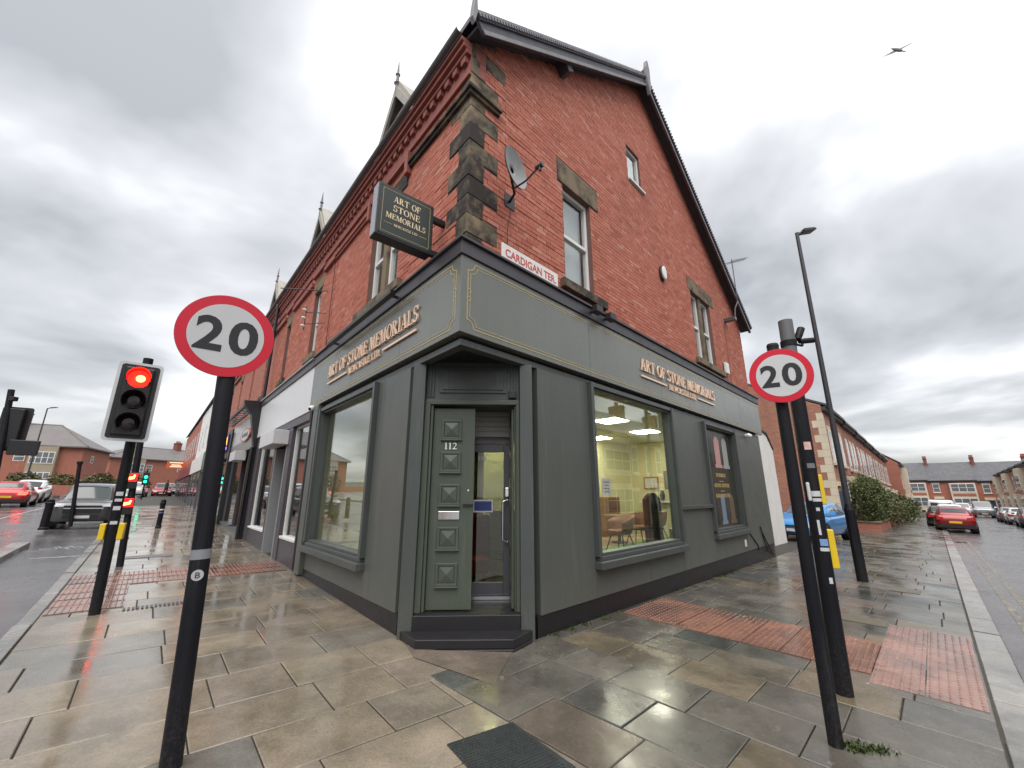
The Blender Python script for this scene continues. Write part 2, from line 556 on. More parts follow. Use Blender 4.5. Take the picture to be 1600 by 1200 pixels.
def _bx(x0, y0, x1, y1): return [(x0, y0), (x1, y0), (x1, y1), (x0, y1)]
def _arc(cx, cy, rx, ry, tx, ty, a0, a1, n=14):
    out = []
    for i in range(n):
        t0, t1 = RAD(a0 + (a1 - a0) * i / n), RAD(a0 + (a1 - a0) * (i + 1) / n)
        out.append([(cx + rx * math.cos(t0), cy + ry * math.sin(t0)), (cx + rx * math.cos(t1), cy + ry * math.sin(t1)),
                    (cx + (rx - tx) * math.cos(t1), cy + (ry - ty) * math.sin(t1)), (cx + (rx - tx) * math.cos(t0), cy + (ry - ty) * math.sin(t0))])
    return out
def _stem(x, w=0.17, top=True):
    o = [_bx(x, 0, x + w, 1), _bx(x - .08, 0, x + w + .08, .05)]
    if top: o.append(_bx(x - .08, .95, x + w + .08, 1))
    return o
TH = .07
GLYPH = {
 'A': (.92, [[(.08, 0), (.15, 0), (.47, 1), (.41, 1)], [(.38, 1), (.52, 1), (.84, 0), (.63, 0)], _bx(.22, .30, .66, .37), _bx(0, 0, .25, .05), _bx(.55, 0, .92, .05)]),
 'R': (.90, _stem(.08) + _arc(.32, .74, .33, .26, .16, TH, -90, 90) + [_bx(.25, .93, .33, 1), _bx(.25, .48, .33, .55), [(.32, .50), (.48, .52), (.80, 0), (.60, 0)], _bx(.58, 0, .90, .05)]),
 'P': (.76, _stem(.08) + _arc(.34, .73, .35, .27, .17, TH, -90, 90) + [_bx(.25, .93, .35, 1), _bx(.25, .46, .35, .53)]),
 'T': (.85, _stem(.34, top=False) + [_bx(.02, .93, .83, 1), _bx(.02, .74, .07, .94), _bx(.78, .74, .83, .94)]),
 'O': (.92, _arc(.46, .5, .45, .52, .17, TH, 0, 360, 24)),
 'F': (.74, _stem(.08) + [_bx(.25, .93, .70, 1), _bx(.65, .74, .70, .94), _bx(.25, .5, .55, .57), _bx(.52, .41, .57, .66)]),
 'E': (.78, _stem(.08) + [_bx(.25, .93, .70, 1), _bx(.65, .74, .70, .94), _bx(.25, .5, .55, .57), _bx(.52, .41, .57, .66), _bx(.25, 0, .74, .07), _bx(.69, .06, .74, .28)]),
 'S': (.70, _arc(.34, .745, .29, .275, .13, .09, 25, 262) + _arc(.34, .265, .31, .285, .14, .09, 82, -155) + [_bx(.57, .72, .62, 1.0), _bx(.03, 0, .08, .28)]),
 'N': (.94, [_bx(.10, 0, .17, 1), _bx(.75, 0, .82, 1), [(.08, 1), (.28, 1), (.82, 0), (.66, 0)], _bx(0, 0, .27, .05), _bx(0, .95, .2, 1), _bx(.65, .95, .92, 1)]),
 'M': (1.14, [_bx(.09, 0, .16, 1), [(.09, 1), (.29, 1), (.60, 0), (.50, 0)], [(.50, 0), (.58, 0), (.92, 1), (.84, 1)], _bx(.84, 0, 1.01, 1), _bx(0, 0, .25, .05), _bx(0, .95, .2, 1), _bx(.76, 0, 1.1, .05), _bx(.9, .95, 1.1, 1)]),
 'I': (.42, _stem(.12)),
 'L': (.76, _stem(.08) + [_bx(.25, 0, .72, .07), _bx(.67, .06, .72, .3)]),
 'W': (1.24, [[(.08, 1), (.27, 1), (.50, 0), (.40, 0)], [(.40, 0), (.48, 0), (.68, 1), (.60, 1)], [(.55, 1), (.74, 1), (.95, 0), (.85, 0)], [(.85, 0), (.93, 0), (1.16, 1), (1.08, 1)], _bx(0, .95, .36, 1), _bx(.97, .95, 1.24, 1)]),
 'V': (.90, [[(.06, 1), (.26, 1), (.52, 0), (.42, 0)], [(.42, 0), (.50, 0), (.84, 1), (.76, 1)], _bx(0, .95, .34, 1), _bx(.66, .95, .92, 1)]),
 'C': (.86, _arc(.46, .5, .45, .52, .17, TH, 42, 318, 20) + [_bx(.74, .70, .80, 1.0)]),
 'D': (.90, _stem(.08) + _arc(.32, .5, .52, .5, .17, TH, -90, 90, 16) + [_bx(.25, .93, .33, 1), _bx(.25, 0, .33, .07)]),
 '.': (.26, [_bx(.04, 0, .20, .16)]),
 '1': (.50, [_bx(.17, 0, .35, 1), [(.02, .8), (.17, .88), (.17, 1)], _bx(.05, 0, .47, .06)]),
 '2': (.70, _arc(.32, .71, .30, .29, .15, .09, 165, -42) + [[(.40, .50), (.56, .56), (.26, .12), (.04, .04)], _bx(.04, 0, .64, .14)]),
 ' ': (.40, []),
}
def serif_width(text, sp=.06):
    return sum(GLYPH[c][0] + sp for c in text) - sp
def serif(mb, F, text, a0, a1, c0, c1, b0, b1, sp=.06):
    """serif capitals filling the box a0..a1 (reading direction) by c0..c1"""
    k = (a1 - a0) / serif_width(text, sp); h = c1 - c0
    x = a0; n = 0
    for ch in text:
        w, polys = GLYPH[ch]
        for poly in polys:
            n += 1
            mb.prism(F, [(x + px * k, c0 + py * h) for px, py in poly], b0, b1 + 0.00012 * (n % 9))
        x += (w + sp) * k
    return mb

# ------------------------------------------------------------------ the lie of the place
DLx, DLy = -0.65110, 0.75899     # along the main road, away from the corner
DRx, DRy = 0.70303, 0.71116      # along the side street, away from the corner
C0 = Vector((-0.5813, 4.3028, 0))
DL, DR = Vector((DLx, DLy, 0)), Vector((DRx, DRy, 0))
NL, NR = Vector((-DLy, DLx, 0)), Vector((DRy, -DRx, 0))
FL = Fr(C0, DL, NL)
FR = Fr(C0, DR, NR)
def meet(dl, dr):
    """plan point lying dl outside the front line and dr outside the side line"""
    det = NL.x * NR.y - NL.y * NR.x
    return C0 + Vector(((dl * NR.y - dr * NL.y) / det, (NL.x * dr - NR.x * dl) / det, 0))
FLr = Fr(C0, -DL, NL)            # reading direction on the front

# ------------------------------------------------------------------ shared materials
M_FLAG = paving("wet_flagstone", [(0.0, (0.19, 0.158, 0.118)), (0.22, (0.21, 0.172, 0.125)), (0.42, (0.225, 0.187, 0.137)), (0.62, (0.18, 0.156, 0.122)), (0.78, (0.20, 0.163, 0.130)), (0.9, (0.16, 0.146, 0.122)), (1.0, (0.135, 0.128, 0.11))], wet=(0.045, 0.24), bmp=0.07, soaked=0.28, soot=0.2)
M_FLAG2 = paving("wet_grey_flagstone", [(0.0, (0.10, 0.092, 0.077)), (0.3, (0.125, 0.113, 0.095)), (0.52, (0.085, 0.083, 0.072)), (0.62, (0.165, 0.132, 0.085)), (0.70, (0.13, 0.107, 0.078)), (0.8, (0.105, 0.082, 0.070)), (0.88, (0.07, 0.072, 0.066)), (1.0, (0.038, 0.044, 0.042))])
M_TACT = paving("red_tactile", [(0.0, (0.19, 0.080, 0.055)), (0.5, (0.23, 0.100, 0.066)), (1.0, (0.16, 0.075, 0.055))], soot=0.3)
M_TACTP = paving("pink_tactile", [(0.0, (0.26, 0.15, 0.125)), (0.5, (0.30, 0.175, 0.145)), (1.0, (0.22, 0.13, 0.115))], soot=0.2)
M_KERB = paving("granite_kerb", [(0.0, (0.20, 0.19, 0.175)), (0.5, (0.26, 0.25, 0.235)), (1.0, (0.16, 0.155, 0.145))], soot=0.3)
M_JOINT = simple("joint_grit", (0.03, 0.027, 0.02), 0.6, var=0.4, vs=30)
M_ASPH = asphalt("wet_asphalt")
M_GROUND = simple("distant_ground", (0.06, 0.062, 0.05), 0.7, var=0.3, vs=0.2)
M_BRICK = brick_geo("red_brick")
M_MORTAR = simple("lime_mortar", (0.17, 0.095, 0.078), 0.9, var=0.25, vs=8, bump=0.3)
M_BRL = brick_tex("front_brickwork", DL)
M_BRR = brick_tex("street_brickwork", DR, cols=((0.36, 0.14, 0.095), (0.28, 0.105, 0.075)))
M_BRN = brick_tex("gable_brickwork", NR, cols=((0.42, 0.18, 0.115), (0.29, 0.12, 0.08)), mortar=(0.42, 0.33, 0.26))
M_RED = simple("plain_red_brick", (0.33, 0.125, 0.085), 0.8, var=0.25, vs=3)
M_DKRED = simple("moulded_red_terracotta", (0.26, 0.075, 0.058), 0.7, var=0.35, vs=4, bump=0.2)
M_QUOIN = stone_soot("sooty_sandstone", lo=0.22, hi=0.56)
M_LINTEL = stone_soot("weathered_lintel_stone", light=(0.20, 0.155, 0.105), dark=(0.04, 0.034, 0.03))
M_CREAM = simple("cream_stone_paint", (0.60, 0.53, 0.40), 0.7, var=0.15, vs=2, streak=0.15)
M_GREY = simple("slate_green_paint", (0.082, 0.091, 0.083), 0.42, var=0.10, vs=1.2, bump=0.10, bs=40, streak=0.08, rv=0.10, grime=0.45, bst=(1.0, 1.0, 0.12))
M_GREYL = simple("grey_green_fascia_paint", (0.145, 0.155, 0.140), 0.26, var=0.09, vs=0.9, bump=0.05, bs=20, streak=0.10, rv=0.08, grime=0.3)
M_GREYD = simple("dark_slate_frame_paint", (0.060, 0.069, 0.066), 0.4, var=0.12, vs=2, streak=0.08, grime=0.4, bump=0.05, bs=30)
M_DOOR = simple("olive_green_door_paint", (0.062, 0.076, 0.058), 0.38, var=0.10, vs=3, bump=0.05, bs=40, grime=0.35, bst=(1.0, 1.0, 0.12))
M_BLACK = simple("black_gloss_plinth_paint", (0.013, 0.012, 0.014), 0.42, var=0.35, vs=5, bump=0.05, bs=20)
M_LEAD = simple("dark_lead_cornice", (0.05, 0.047, 0.055), 0.45, var=0.2, vs=2)
M_GOLD = simple("gold_line_paint", (0.42, 0.34, 0.16), 0.4, var=0.1)
M_COPPER = simple("rose_gold_letter_metal", (0.88, 0.62, 0.45), 0.3, metal=0.15, var=0.06)
M_WHITE = simple("white_window_frame", (0.72, 0.72, 0.70), 0.4, var=0.08, vs=3, streak=0.06)
M_GABLET = simple("pale_gablet_stone", (0.34, 0.32, 0.28), 0.7, var=0.25, vs=4)
M_FPANE = simple("curtained_pane", (0.13, 0.14, 0.15), 0.08, var=0.6, vs=1.5, spec=0.7, rv=0.03)
M_WHITEW = simple("white_painted_render", (0.72, 0.71, 0.68), 0.75, var=0.1, vs=2, bump=0.2, streak=0.12)
M_BLIND = simple("white_blind", (0.66, 0.66, 0.64), 0.8, var=0.05)
M_GLASS = glass("shop_glass")
M_DIMGLASS = glass("dimmed_door_glass", (0.50, 0.52, 0.40), 1.2, 0.04)  # olive tint put into the pane to darken the bright room behind
M_PANE = glass("window_glass", (0.9, 0.92, 0.92), 1.4, 0.05)
M_DPANE = simple("dark_pane", (0.03, 0.035, 0.04), 0.06, var=0.2, spec=0.9, rv=0.02)
M_ALU = simple("grey_aluminium", (0.10, 0.10, 0.115), 0.35, metal=0.3, var=0.06)
M_CHROME = simple("polished_steel", (0.75, 0.75, 0.76), 0.15, metal=1.0, var=0.03)
M_PURPLE = simple("aubergine_shopfront_paint", (0.060, 0.052, 0.062), 0.4, var=0.1)
M_SLATEL = slate("roof_slate_front", DL)
M_SLATER = slate("roof_slate_street", DR)
M_SLATEN = slate("roof_slate_cross", NR)
M_VERGE = simple("weathered_barge_board", (0.05, 0.047, 0.06), 0.6, var=0.4, vs=6)
M_VERGEL = simple("flaking_barge_moulding", (0.17, 0.165, 0.18), 0.6, var=0.5, vs=5)
M_CHIM = simple("chimney_brick", (0.19, 0.065, 0.05), 0.85, var=0.3, vs=3)
M_POLE = simple("black_street_pole_paint", (0.006, 0.0065, 0.010), 0.5, var=0.3, vs=9, rv=0.15, spec=0.25, grime=0.16, bump=0.06, bs=30)
M_WALLY = simple("cream_yellow_interior_wall", (0.56, 0.55, 0.33), 0.8, var=0.04)
M_CEIL = simple("interior_ceiling", (0.6, 0.6, 0.5), 0.9, var=0.03)
M_FLOORI = simple("timber_laminate_floor", (0.30, 0.22, 0.12), 0.4, var=0.2, vs=3)
M_TURF = simple("artificial_turf", (0.07, 0.22, 0.03), 0.9, var=0.3, vs=40)
M_LEATHER = simple("tan_leather", (0.20, 0.075, 0.03), 0.45, var=0.15)
M_GRANITE = simple("polished_dark_granite", (0.03, 0.032, 0.036), 0.12, var=0.4, vs=60)
M_PALEGRAN = simple("pale_granite", (0.35, 0.35, 0.34), 0.3, var=0.25, vs=60)
M_PINKGRAN = simple("pink_granite", (0.5, 0.28, 0.25), 0.3, var=0.25, vs=60)
M_WOOD = simple("oak_wood", (0.24, 0.12, 0.045), 0.5, var=0.2, vs=4)
M_PAPER = simple("white_paper", (0.75, 0.76, 0.75), 0.8, var=0.03)
M_INK = simple("dark_ink", (0.05, 0.05, 0.06), 0.8)
M_CEILLIGHT = emitter("lit_ceiling_panel", (1.0, 0.95, 0.74), 17.0)
M_YELLOW = simple("yellow_plastic", (0.72, 0.50, 0.02), 0.35, var=0.08)
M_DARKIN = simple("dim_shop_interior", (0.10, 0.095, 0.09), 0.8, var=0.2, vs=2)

# ------------------------------------------------------------------ walls with openings
def clip_poly(poly, a, b, c, keep=1):
    """keep the side where a*x+b*y <= c"""
    out = []
    n = len(poly)
    for i in range(n):
        p, q = poly[i], poly[(i + 1) % n]
        dp, dq = a * p[0] + b * p[1] - c, a * q[0] + b * q[1] - c
        if dp <= 0: out.append(p)
        if (dp < 0 < dq) or (dq < 0 < dp):
            t = dp / (dp - dq)
            out.append((p[0] + t * (q[0] - p[0]), p[1] + t * (q[1] - p[1])))
    return out
def clip_rect(poly, x0, x1, y0, y1):
    for a, b, c in ((1, 0, x1), (-1, 0, -x0), (0, 1, y1), (0, -1, -y0)):
        poly = clip_poly(poly, a, b, c)
        if len(poly) < 3: return []
    return poly
def wall_cells(mb, F, poly, holes, b0, b1):
    xs = sorted({min(p[0] for p in poly), max(p[0] for p in poly)} | {h[0] for h in holes} | {h[1] for h in holes})
    for x0, x1 in zip(xs, xs[1:]):
        cuts = sorted([(h[2], h[3]) for h in holes if h[0] <= x0 + 1e-6 and h[1] >= x1 - 1e-6])
        z = min(p[1] for p in poly); top = max(p[1] for p in poly)
        for c0, c1 in cuts + [(top, top)]:
            if c0 - z > 1e-4:
                cell = clip_rect(poly, x0, x1, z, c0)
                if len(cell) >= 3: mb.prism(F, cell, b0, b1)
            z = max(z, c1)
    return mb
def lay_bricks(poly, keepout, a_lo, a_hi, z0, z1):
    """rectangles of one leaf of brickwork, garden-wall bond"""
    out = []
    k = 0; z = z0
    def inside(x, y):
        n = len(poly); s = None
        for i in range(n):
            p, q = poly[i], poly[(i + 1) % n]
            cr = (q[0] - p[0]) * (y - p[1]) - (q[1] - p[1]) * (x - p[0])
            if s is None: s = cr > 0
            elif (cr > 0) != s: return False
        return True
    while z < z1:
        head = k % 4 == 3
        w = 0.1125 if head else 0.225
        x = a_lo - (0.1125 if (k % 2 and not head) else (0.056 if head else 0.0))
        zc = z + 0.0375
        bans = sorted([(h[0], h[1]) for h in keepout if h[2] < zc < h[3]])
        while x < a_hi:
            segs = [(x, x + w)]
            for h0, h1 in bans:
                nx = []
                for s0, s1 in segs:
                    if h1 <= s0 or h0 >= s1: nx.append((s0, s1)); continue
                    if s0 < h0: nx.append((s0, h0))
                    if s1 > h1: nx.append((h1, s1))
                segs = nx
            for s0, s1 in segs:
                s0, s1 = max(s0, a_lo), min(s1, a_hi)
                if s1 - s0 < 0.035: continue
                if inside((s0 + s1) / 2, z + 0.06):
                    j = random.uniform(-.0025, .0025)
                    out.append((s0 + 0.004, s1 - 0.004, z + 0.0045 + j * .4, z + 0.0705 + j * .4, random.uniform(-.0022, .0022)))
            x += w
        z += 0.075; k += 1
    return out

# ------------------------------------------------------------------ the corner building
B_D = -0.13                      # brick face behind the shopfront line
CB = meet(B_D, B_D)
aR0 = (CB - C0).dot(DR); aL0 = (CB - C0).dot(DL)
V_END, U_END = 11.80, 5.62
Z_FB, Z_FT, Z_CT = 3.345, 4.31, 4.49
EAVE = 8.0
bld = T("corner_building", "red brick corner building with dark grey shopfront and steep gable", "building", (C0.x, C0.y, 0))

# gable wall (side street)
gable_poly = [(aR0 + .045, 3.3), (V_END, 3.3), (V_END, 7.1), (5.65, 11.94), (aR0 + .045, 8.03)]
W1R = (2.20, 3.02, 4.92, 6.80)
W2R = (7.66, 9.02, 4.92, 6.82)
W3R = (4.71, 5.32, 8.50, 9.45)
mb = MB(); wall_cells(mb, FR, gable_poly, [W1R, W2R, W3R], B_D - 0.26, B_D - 0.007)
gable = bld.part("gable_wall", mb, M_MORTAR)
# front wall (main road)
front_poly = [(aL0 + .045, 3.3), (U_END, 3.3), (U_END, 7.5), (aL0 + .045, 7.5)]
W1L = (2.18, 3.44, 4.92, 6.72)
mb = MB(); wall_cells(mb, FL, front_poly, [W1L], B_D - 0.26, B_D - 0.007)
front = bld.part("front_wall", mb, M_MORTAR)

quoin_h = 0.2915
keep_R = [W1R, W2R, W3R, (2.05, 3.30, 6.80, 7.26), (2.05, 3.34, 4.76, 4.92), (7.52, 9.36, 6.82, 7.2), (7.50, 9.50, 4.76, 4.92), (4.62, 5.42, 8.44, 8.5)]
keep_L = [W1L, (1.98, 3.62, 6.72, 7.06), (1.94, 3.90, 4.76, 4.92)]
qs = []
for i in range(12):
    z0 = 4.5 + i * quoin_h
    lr, ll = ((0.52, 0.25) if i % 2 else (0.26, 0.50))
    if i == 11: lr = 0.66
    qs.append((z0, lr, ll))
    keep_R.append((aR0 - 1, aR0 + lr, z0, z0 + quoin_h)); keep_L.append((aL0 - 1, aL0 + ll, z0, z0 + quoin_h))
def brick_set(F, rects, holder):
    near = []
    for r in rects:
        p = F.p((r[0] + r[1]) / 2, B_D, (r[2] + r[3]) / 2)
        near.append(((p - camera.location).length, r))
    return [(d, r, F, holder) for d, r in near]
all_b = brick_set(FR, lay_bricks(gable_poly, keep_R, aR0, V_END, 4.44, 11.9), gable) + brick_set(FL, lay_bricks(front_poly, keep_L, aL0, U_END, 4.44, 7.45), front)
# how large each one shows: length seen from the camera over distance
def shows(t):
    d, r, F, h = t
    p = F.p((r[0] + r[1]) / 2, B_D, (r[2] + r[3]) / 2)
    v = (camera.location - p).normalized()
    return (r[1] - r[0]) * abs(v.dot(F.y)) / (d * d)
all_b.sort(key=shows, reverse=True)
unit = MB().box(W0, -.5, .5, -.5, .5, -.5, .5).mesh("brick"); unit.materials.append(M_BRICK)
rest = {}
for i, (d, r, F, holder) in enumerate(all_b):
    if i < 300:
        o = bpy.data.objects.new("brick", unit); COL.objects.link(o); o.parent = holder
        c = F.p((r[0] + r[1]) / 2, B_D - 0.02 + r[4], (r[2] + r[3]) / 2) - bld.org
        y = F.y if not F.flip else -F.y
        m = Matrix((( F.x.x * (r[1] - r[0]), y.x * .05, 0, c.x), (F.x.y * (r[1] - r[0]), y.y * .05, 0, c.y), (0, 0, r[3] - r[2], c.z), (0, 0, 0, 1)))
        o.matrix_local = m
    else:
        mbx = rest.setdefault(holder.name, (MB(), holder))[0]
        mbx.box(F, r[0], r[1], B_D - 0.045, B_D + r[4], r[2], r[3])
for nm, (mbx, holder) in rest.items():
    bld.part("brick_courses", mbx, M_BRICK, holder, kind="stuff")
# quoins: L-shaped in plan
for i, (z0, lr, ll) in enumerate(qs):
    mb = MB()
    pr = random.uniform(0.004, 0.012)
    c_o = meet(B_D + pr, B_D + pr); c_i = meet(B_D - .1, B_D - .1)
    mb.plan([c_o, FR.p(aR0 + lr, B_D + pr), FR.p(aR0 + lr, B_D - .1), c_i, FL.p(aL0 + ll, B_D - .1), FL.p(aL0 + ll, B_D + pr)], z0 + .004, z0 + quoin_h - .004)
    bld.part("quoin", mb, M_QUOIN, bevel=0.008)
# string course at the corner and along the front
def band(mb, z0, z1, d, rv, lu):
    mb.plan([meet(B_D + d, B_D + d), FR.p(rv, B_D + d), FR.p(rv, B_D - .02), meet(B_D - .02, B_D - .02), FL.p(lu, B_D - .02), FL.p(lu, B_D + d)], z0, z1)
mb = MB(); band(mb, 6.99, 7.05, .05, aR0 + .52, 1.95); band(mb, 7.05, 7.11, .085, aR0 + .54, 1.95)
bld.part("string_course", mb, M_LINTEL, bevel=0.006)
mb = MB()
mb.box(FL, 3.62, U_END, B_D - .02, B_D + .05, 6.99, 7.05); mb.box(FL, 3.62, U_END, B_D - .02, B_D + .08, 7.051, 7.11)
mb.box(FL, 1.90, 2.02, B_D - .02, B_D + .09, 6.88, 7.32); mb.box(FL, 3.56, 3.66, B_D - .02, B_D + .09, 6.88, 7.32)
mb.box(FL, 2.02, 3.56, B_D - .02, B_D + .07, 7.22, 7.30)
bld.part("string_course", mb, M_DKRED, bevel=0.006)

def sash_window(thing, F, h, d, mull=None, sill=None, lintel=None, blind=True, mat_f=None, hinge=True, frame_w=.055):
    """a recessed window: frame, panes, sill and lintel as parts and sub-parts"""
    a0, a1, c0, c1 = h
    mat_f = mat_f or M_WHITE
    spans = [(a0, a1)]
    if mull:
        m0, m1 = mull
        spans = [(a0, m0), (m1, a1)]
        thing.part("mullion", MB().box(F, m0, m1, d - .2, d - .03, c0, c1), M_LINTEL, bevel=0.006)
    for s0, s1 in spans:
        f = MB()
        w = frame_w
        zc = (c0 + c1) / 2
        f.box(F, s0, s0 + w, d - .17, d - .09, c0, c1); f.box(F, s1 - w, s1, d - .17, d - .09, c0, c1)
        f.box(F, s0 + w, s1 - w, d - .17, d - .091, c0, c0 + w * 1.2); f.box(F, s0 + w, s1 - w, d - .17, d - .091, c1 - w * 1.2, c1)
        f.box(F, s0 + w, s1 - w, d - .16, d - .085, zc - .03, zc + .035)
        win = thing.part("window", f, mat_f, bevel=0.006)
        thing.part("pane", MB().box(F, s0 + w * .5, s1 - w * .5, d - .138, d - .132, c0 + .01, zc), M_PANE, win)
        thing.part("pane", MB().box(F, s0 + w * .5, s1 - w * .5, d - .133, d - .127, zc, c1 - .01), M_PANE, win)
        if blind:
            b = MB().box(F, s0, s1, d - .30, d - .29, c0, c1)
            thing.part("blind", b, M_BLIND, win)
    # reveal at the back so that the room behind is closed
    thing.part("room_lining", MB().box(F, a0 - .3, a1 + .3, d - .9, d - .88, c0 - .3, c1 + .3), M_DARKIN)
    if sill: thing.part("sill", MB().box(F, *sill), M_LINTEL, bevel=0.008)
    if lintel: thing.part("lintel", MB().box(F, *lintel), M_LINTEL, bevel=0.008)
sash_window(bld, FR, W1R, B_D, sill=(2.06, 3.33, B_D - .15, B_D + .08, 4.765, 4.918), lintel=(2.07, 3.29, B_D - .2, B_D + .012, 6.803, 7.25))
sash_window(bld, FR, W2R, B_D, mull=(8.25, 8.43), sill=(7.51, 9.49, B_D - .15, B_D + .08, 4.765, 4.918), lintel=(7.53, 9.35, B_D - .2, B_D + .012, 6.823, 7.19))
sash_window(bld, FL, W1L, B_D, mull=(2.72, 2.90), sill=(1.96, 3.88, B_D - .15, B_D + .08, 4.765, 4.918), lintel=(2.02, 3.56, B_D - .2, B_D + .012, 6.723, 7.05))
# small attic window
f = MB(); a0, a1, c0, c1 = W3R
for q in ((a0, a0 + .05, c0, c1), (a1 - .05, a1, c0, c1), (a0 + .05, a1 - .05, c0, c0 + .05), (a0 + .05, a1 - .05, c1 - .05, c1)):
    f.box(FR, q[0], q[1], B_D - .12, B_D - .05, q[2], q[3])
aw = bld.part("window", f, M_WHITE, bevel=0.004)
bld.part("pane", MB().box(FR, a0 + .03, a1 - .03, B_D - .09, B_D - .085, c0 + .03, c1 - .03), M_PANE, aw)
bld.part("blind", MB().box(FR, a0, a1, B_D - .24, B_D - .23, c0, c1), M_BLIND, aw)
bld.part("sill", MB().box(FR, a0 - .02, a1 + .1, B_D - .1, B_D + .05, c0 - .045, c0 - .002), M_WHITE, aw)

# corbelled eaves cornice on the front, gutter
def cornice(thing, u0, u1, joined, lo=0.0):
    mb = MB()
    mb.box(FL, u0, u1, B_D - .02, B_D + .045, 7.36, 7.44); mb.box(FL, u0, u1, B_D - .25, B_D + .03, 7.441, 7.60); mb.box(FL, u0, u1, B_D - .25, B_D + .015, 7.6005, 7.7195)
    mb.box(FL, u0, u1, B_D - .25, B_D + .10, 7.72, 7.80); mb.box(FL, u0, u1, B_D - .25, B_D + .15, 7.801, 7.88); mb.box(FL, u0, u1, B_D - .25, B_D + .19, 7.881, 7.95)
    thing.part("cornice", mb, M_DKRED, bevel=0.006)
    n = int((u1 - u0) / .225)
    acc = MB()
    for i in range(n):
        a = u0 + .05 + i * .225
        b = MB().box(FL, a, a + .115, B_D - .02, B_D + .085, 7.601, 7.719)
        if joined: acc.add(b.v, b.f)
        else: thing.part("dentil", b, M_DKRED)
    if joined: thing.part("dentil_row", acc, M_DKRED, kind="stuff")
    # half-round gutter
    pts = []
    for i in range(9):
        t = math.pi + math.pi * i / 8
        pts.append((math.cos(t) * .05, math.sin(t) * .05))
    g = MB()
    vs = []
    for u in (u0, u1):
        for a, c in pts: vs.append(FL.p(u, B_D + .235 + a, 8.02 + c))
        for a, c in pts[::-1]: vs.append(FL.p(u, B_D + .235 + a * .85, 8.025 + c * .85))
    n = 18
    g.add(vs, [(i, (i + 1) % n, (i + 1) % n + n, i + n) for i in range(n)] + [tuple(range(n)), tuple(range(2 * n - 1, n - 1, -1))])
    thing.part("gutter", g, simple("grey_gutter", (0.12, 0.12, 0.12), 0.5, var=0.3, vs=3))
cornice(bld, aL0 + .0, U_END, False)

# roof: a section in the gable plane carried along the front
VG = 0.12                         # how far the verge stands out from the shopfront line
SEC = [(-0.03, 8.10), (5.65, 12.12), (12.15, 7.0)]
def roof_slab(thing, u0, u1, shift_first=True, name="roof"):
    mb = MB()
    th = 0.10
    def pt(k, u, dz): 
        v, z = SEC[k]
        return FR.p(v, VG, z + dz) + DL * u
    for k0, k1 in ((0, 1), (2, 1)):
        q = [pt(k0, u0, 0), pt(k0, u1, 0), pt(k1, u1, 0), pt(k1, u0, 0)]
        r = [pt(k0, u0, th), pt(k0, u1, th), pt(k1, u1, th), pt(k1, u0, th)]
        mb.add(q + r, [(0, 1, 2, 3), (7, 6, 5, 4), (0, 4, 5, 1), (1, 5, 6, 2), (2, 6, 7, 3), (3, 7, 4, 0)], k0 == 2)
    r = thing.part(name, mb, M_SLATEL)
    rd = MB()
    rd.tube(pt(1, u0, th + .02), pt(1, u1, th + .02), .09, .09, 8)
    thing.part("ridge_tiles", rd, M_DKRED, r)
    return r
roof = roof_slab(bld, -0.0, U_END)
def slope_box(mb, k0, k1, t0, t1, d0, d1, n0, n1):
    """box lying along a verge: t along the slope (0..1), d out from the wall, n below(-)/above(+) the slope line"""
    (v0, z0), (v1, z1) = SEC[k0], SEC[k1]
    L = math.hypot(v1 - v0, z1 - z0); ex, ez = (v1 - v0) / L, (z1 - z0) / L
    nx, nz = (-ez, ex) if ex > 0 else (ez, -ex)
    pts = []
    for t, n in ((t0, n0), (t1, n0), (t1, n1), (t0, n1)):
        pts.append((v0 + (v1 - v0) * t + nx * n, z0 + (z1 - z0) * t + nz * n))
    mb.prism(FR, pts, d0, d1)
for k0, top in ((0, 1.0), (2, 1.0)):
    mb = MB(); slope_box(mb, k0, 1, 0.0, 0.992, VG - .035, VG + .01, -.30, -.015); slope_box(mb, k0, 1, 0.0, .995, VG - .02, VG + .035, -.10, -.012)
    bld.part("barge_board", mb, M_VERGE, roof)
    mb = MB(); slope_box(mb, k0, 1, 0.0, 0.992, VG - .03, VG + .03, -.30, -.235)
    bld.part("barge_moulding", mb, M_VERGEL, roof)
    mb = MB(); n = 96
    for i in range(n): slope_box(mb, k0, 1, (i + .15) / n * .98, (i + .7) / n * .98, VG + .03, VG + .06, -.075, -.02)
    bld.part("verge_dentils", mb, M_VERGEL, roof, kind="stuff")
    mb = MB(); slope_box(mb, k0, 1, 0.0, .99, B_D - .05, VG - .036, -.16, -.13)
    bld.part("verge_soffit", mb, M_VERGE, roof)
# purlin ends under the verge
for k0, t in ((0, .36),):
    mb = MB(); slope_box(mb, k0, 1, t, t + .025, B_D - .05, VG - .04, -.42, -.161)
    bld.part("purlin_end", mb, M_VERGE, roof)
# finials at the foot and the apex of the verge
mb = MB(); mb.prism(FR, [(-.11, 7.93), (-.06, 7.85), (-.01, 8.10), (-.03, 8.36), (-.07, 8.36), (-.10, 8.10)], VG - .02, VG + .05)
bld.part("verge_foot", mb, M_VERGEL, roof, bevel=0.01)
mb = MB(); mb.prism(FR, [(5.58, 11.70), (5.65, 11.45), (5.72, 11.70), (5.74, 12.3), (5.68, 12.55), (5.62, 12.55), (5.56, 12.3)], VG + .0, VG + .09)
bld.part("apex_finial", mb, M_VERGEL, roof, bevel=0.01)
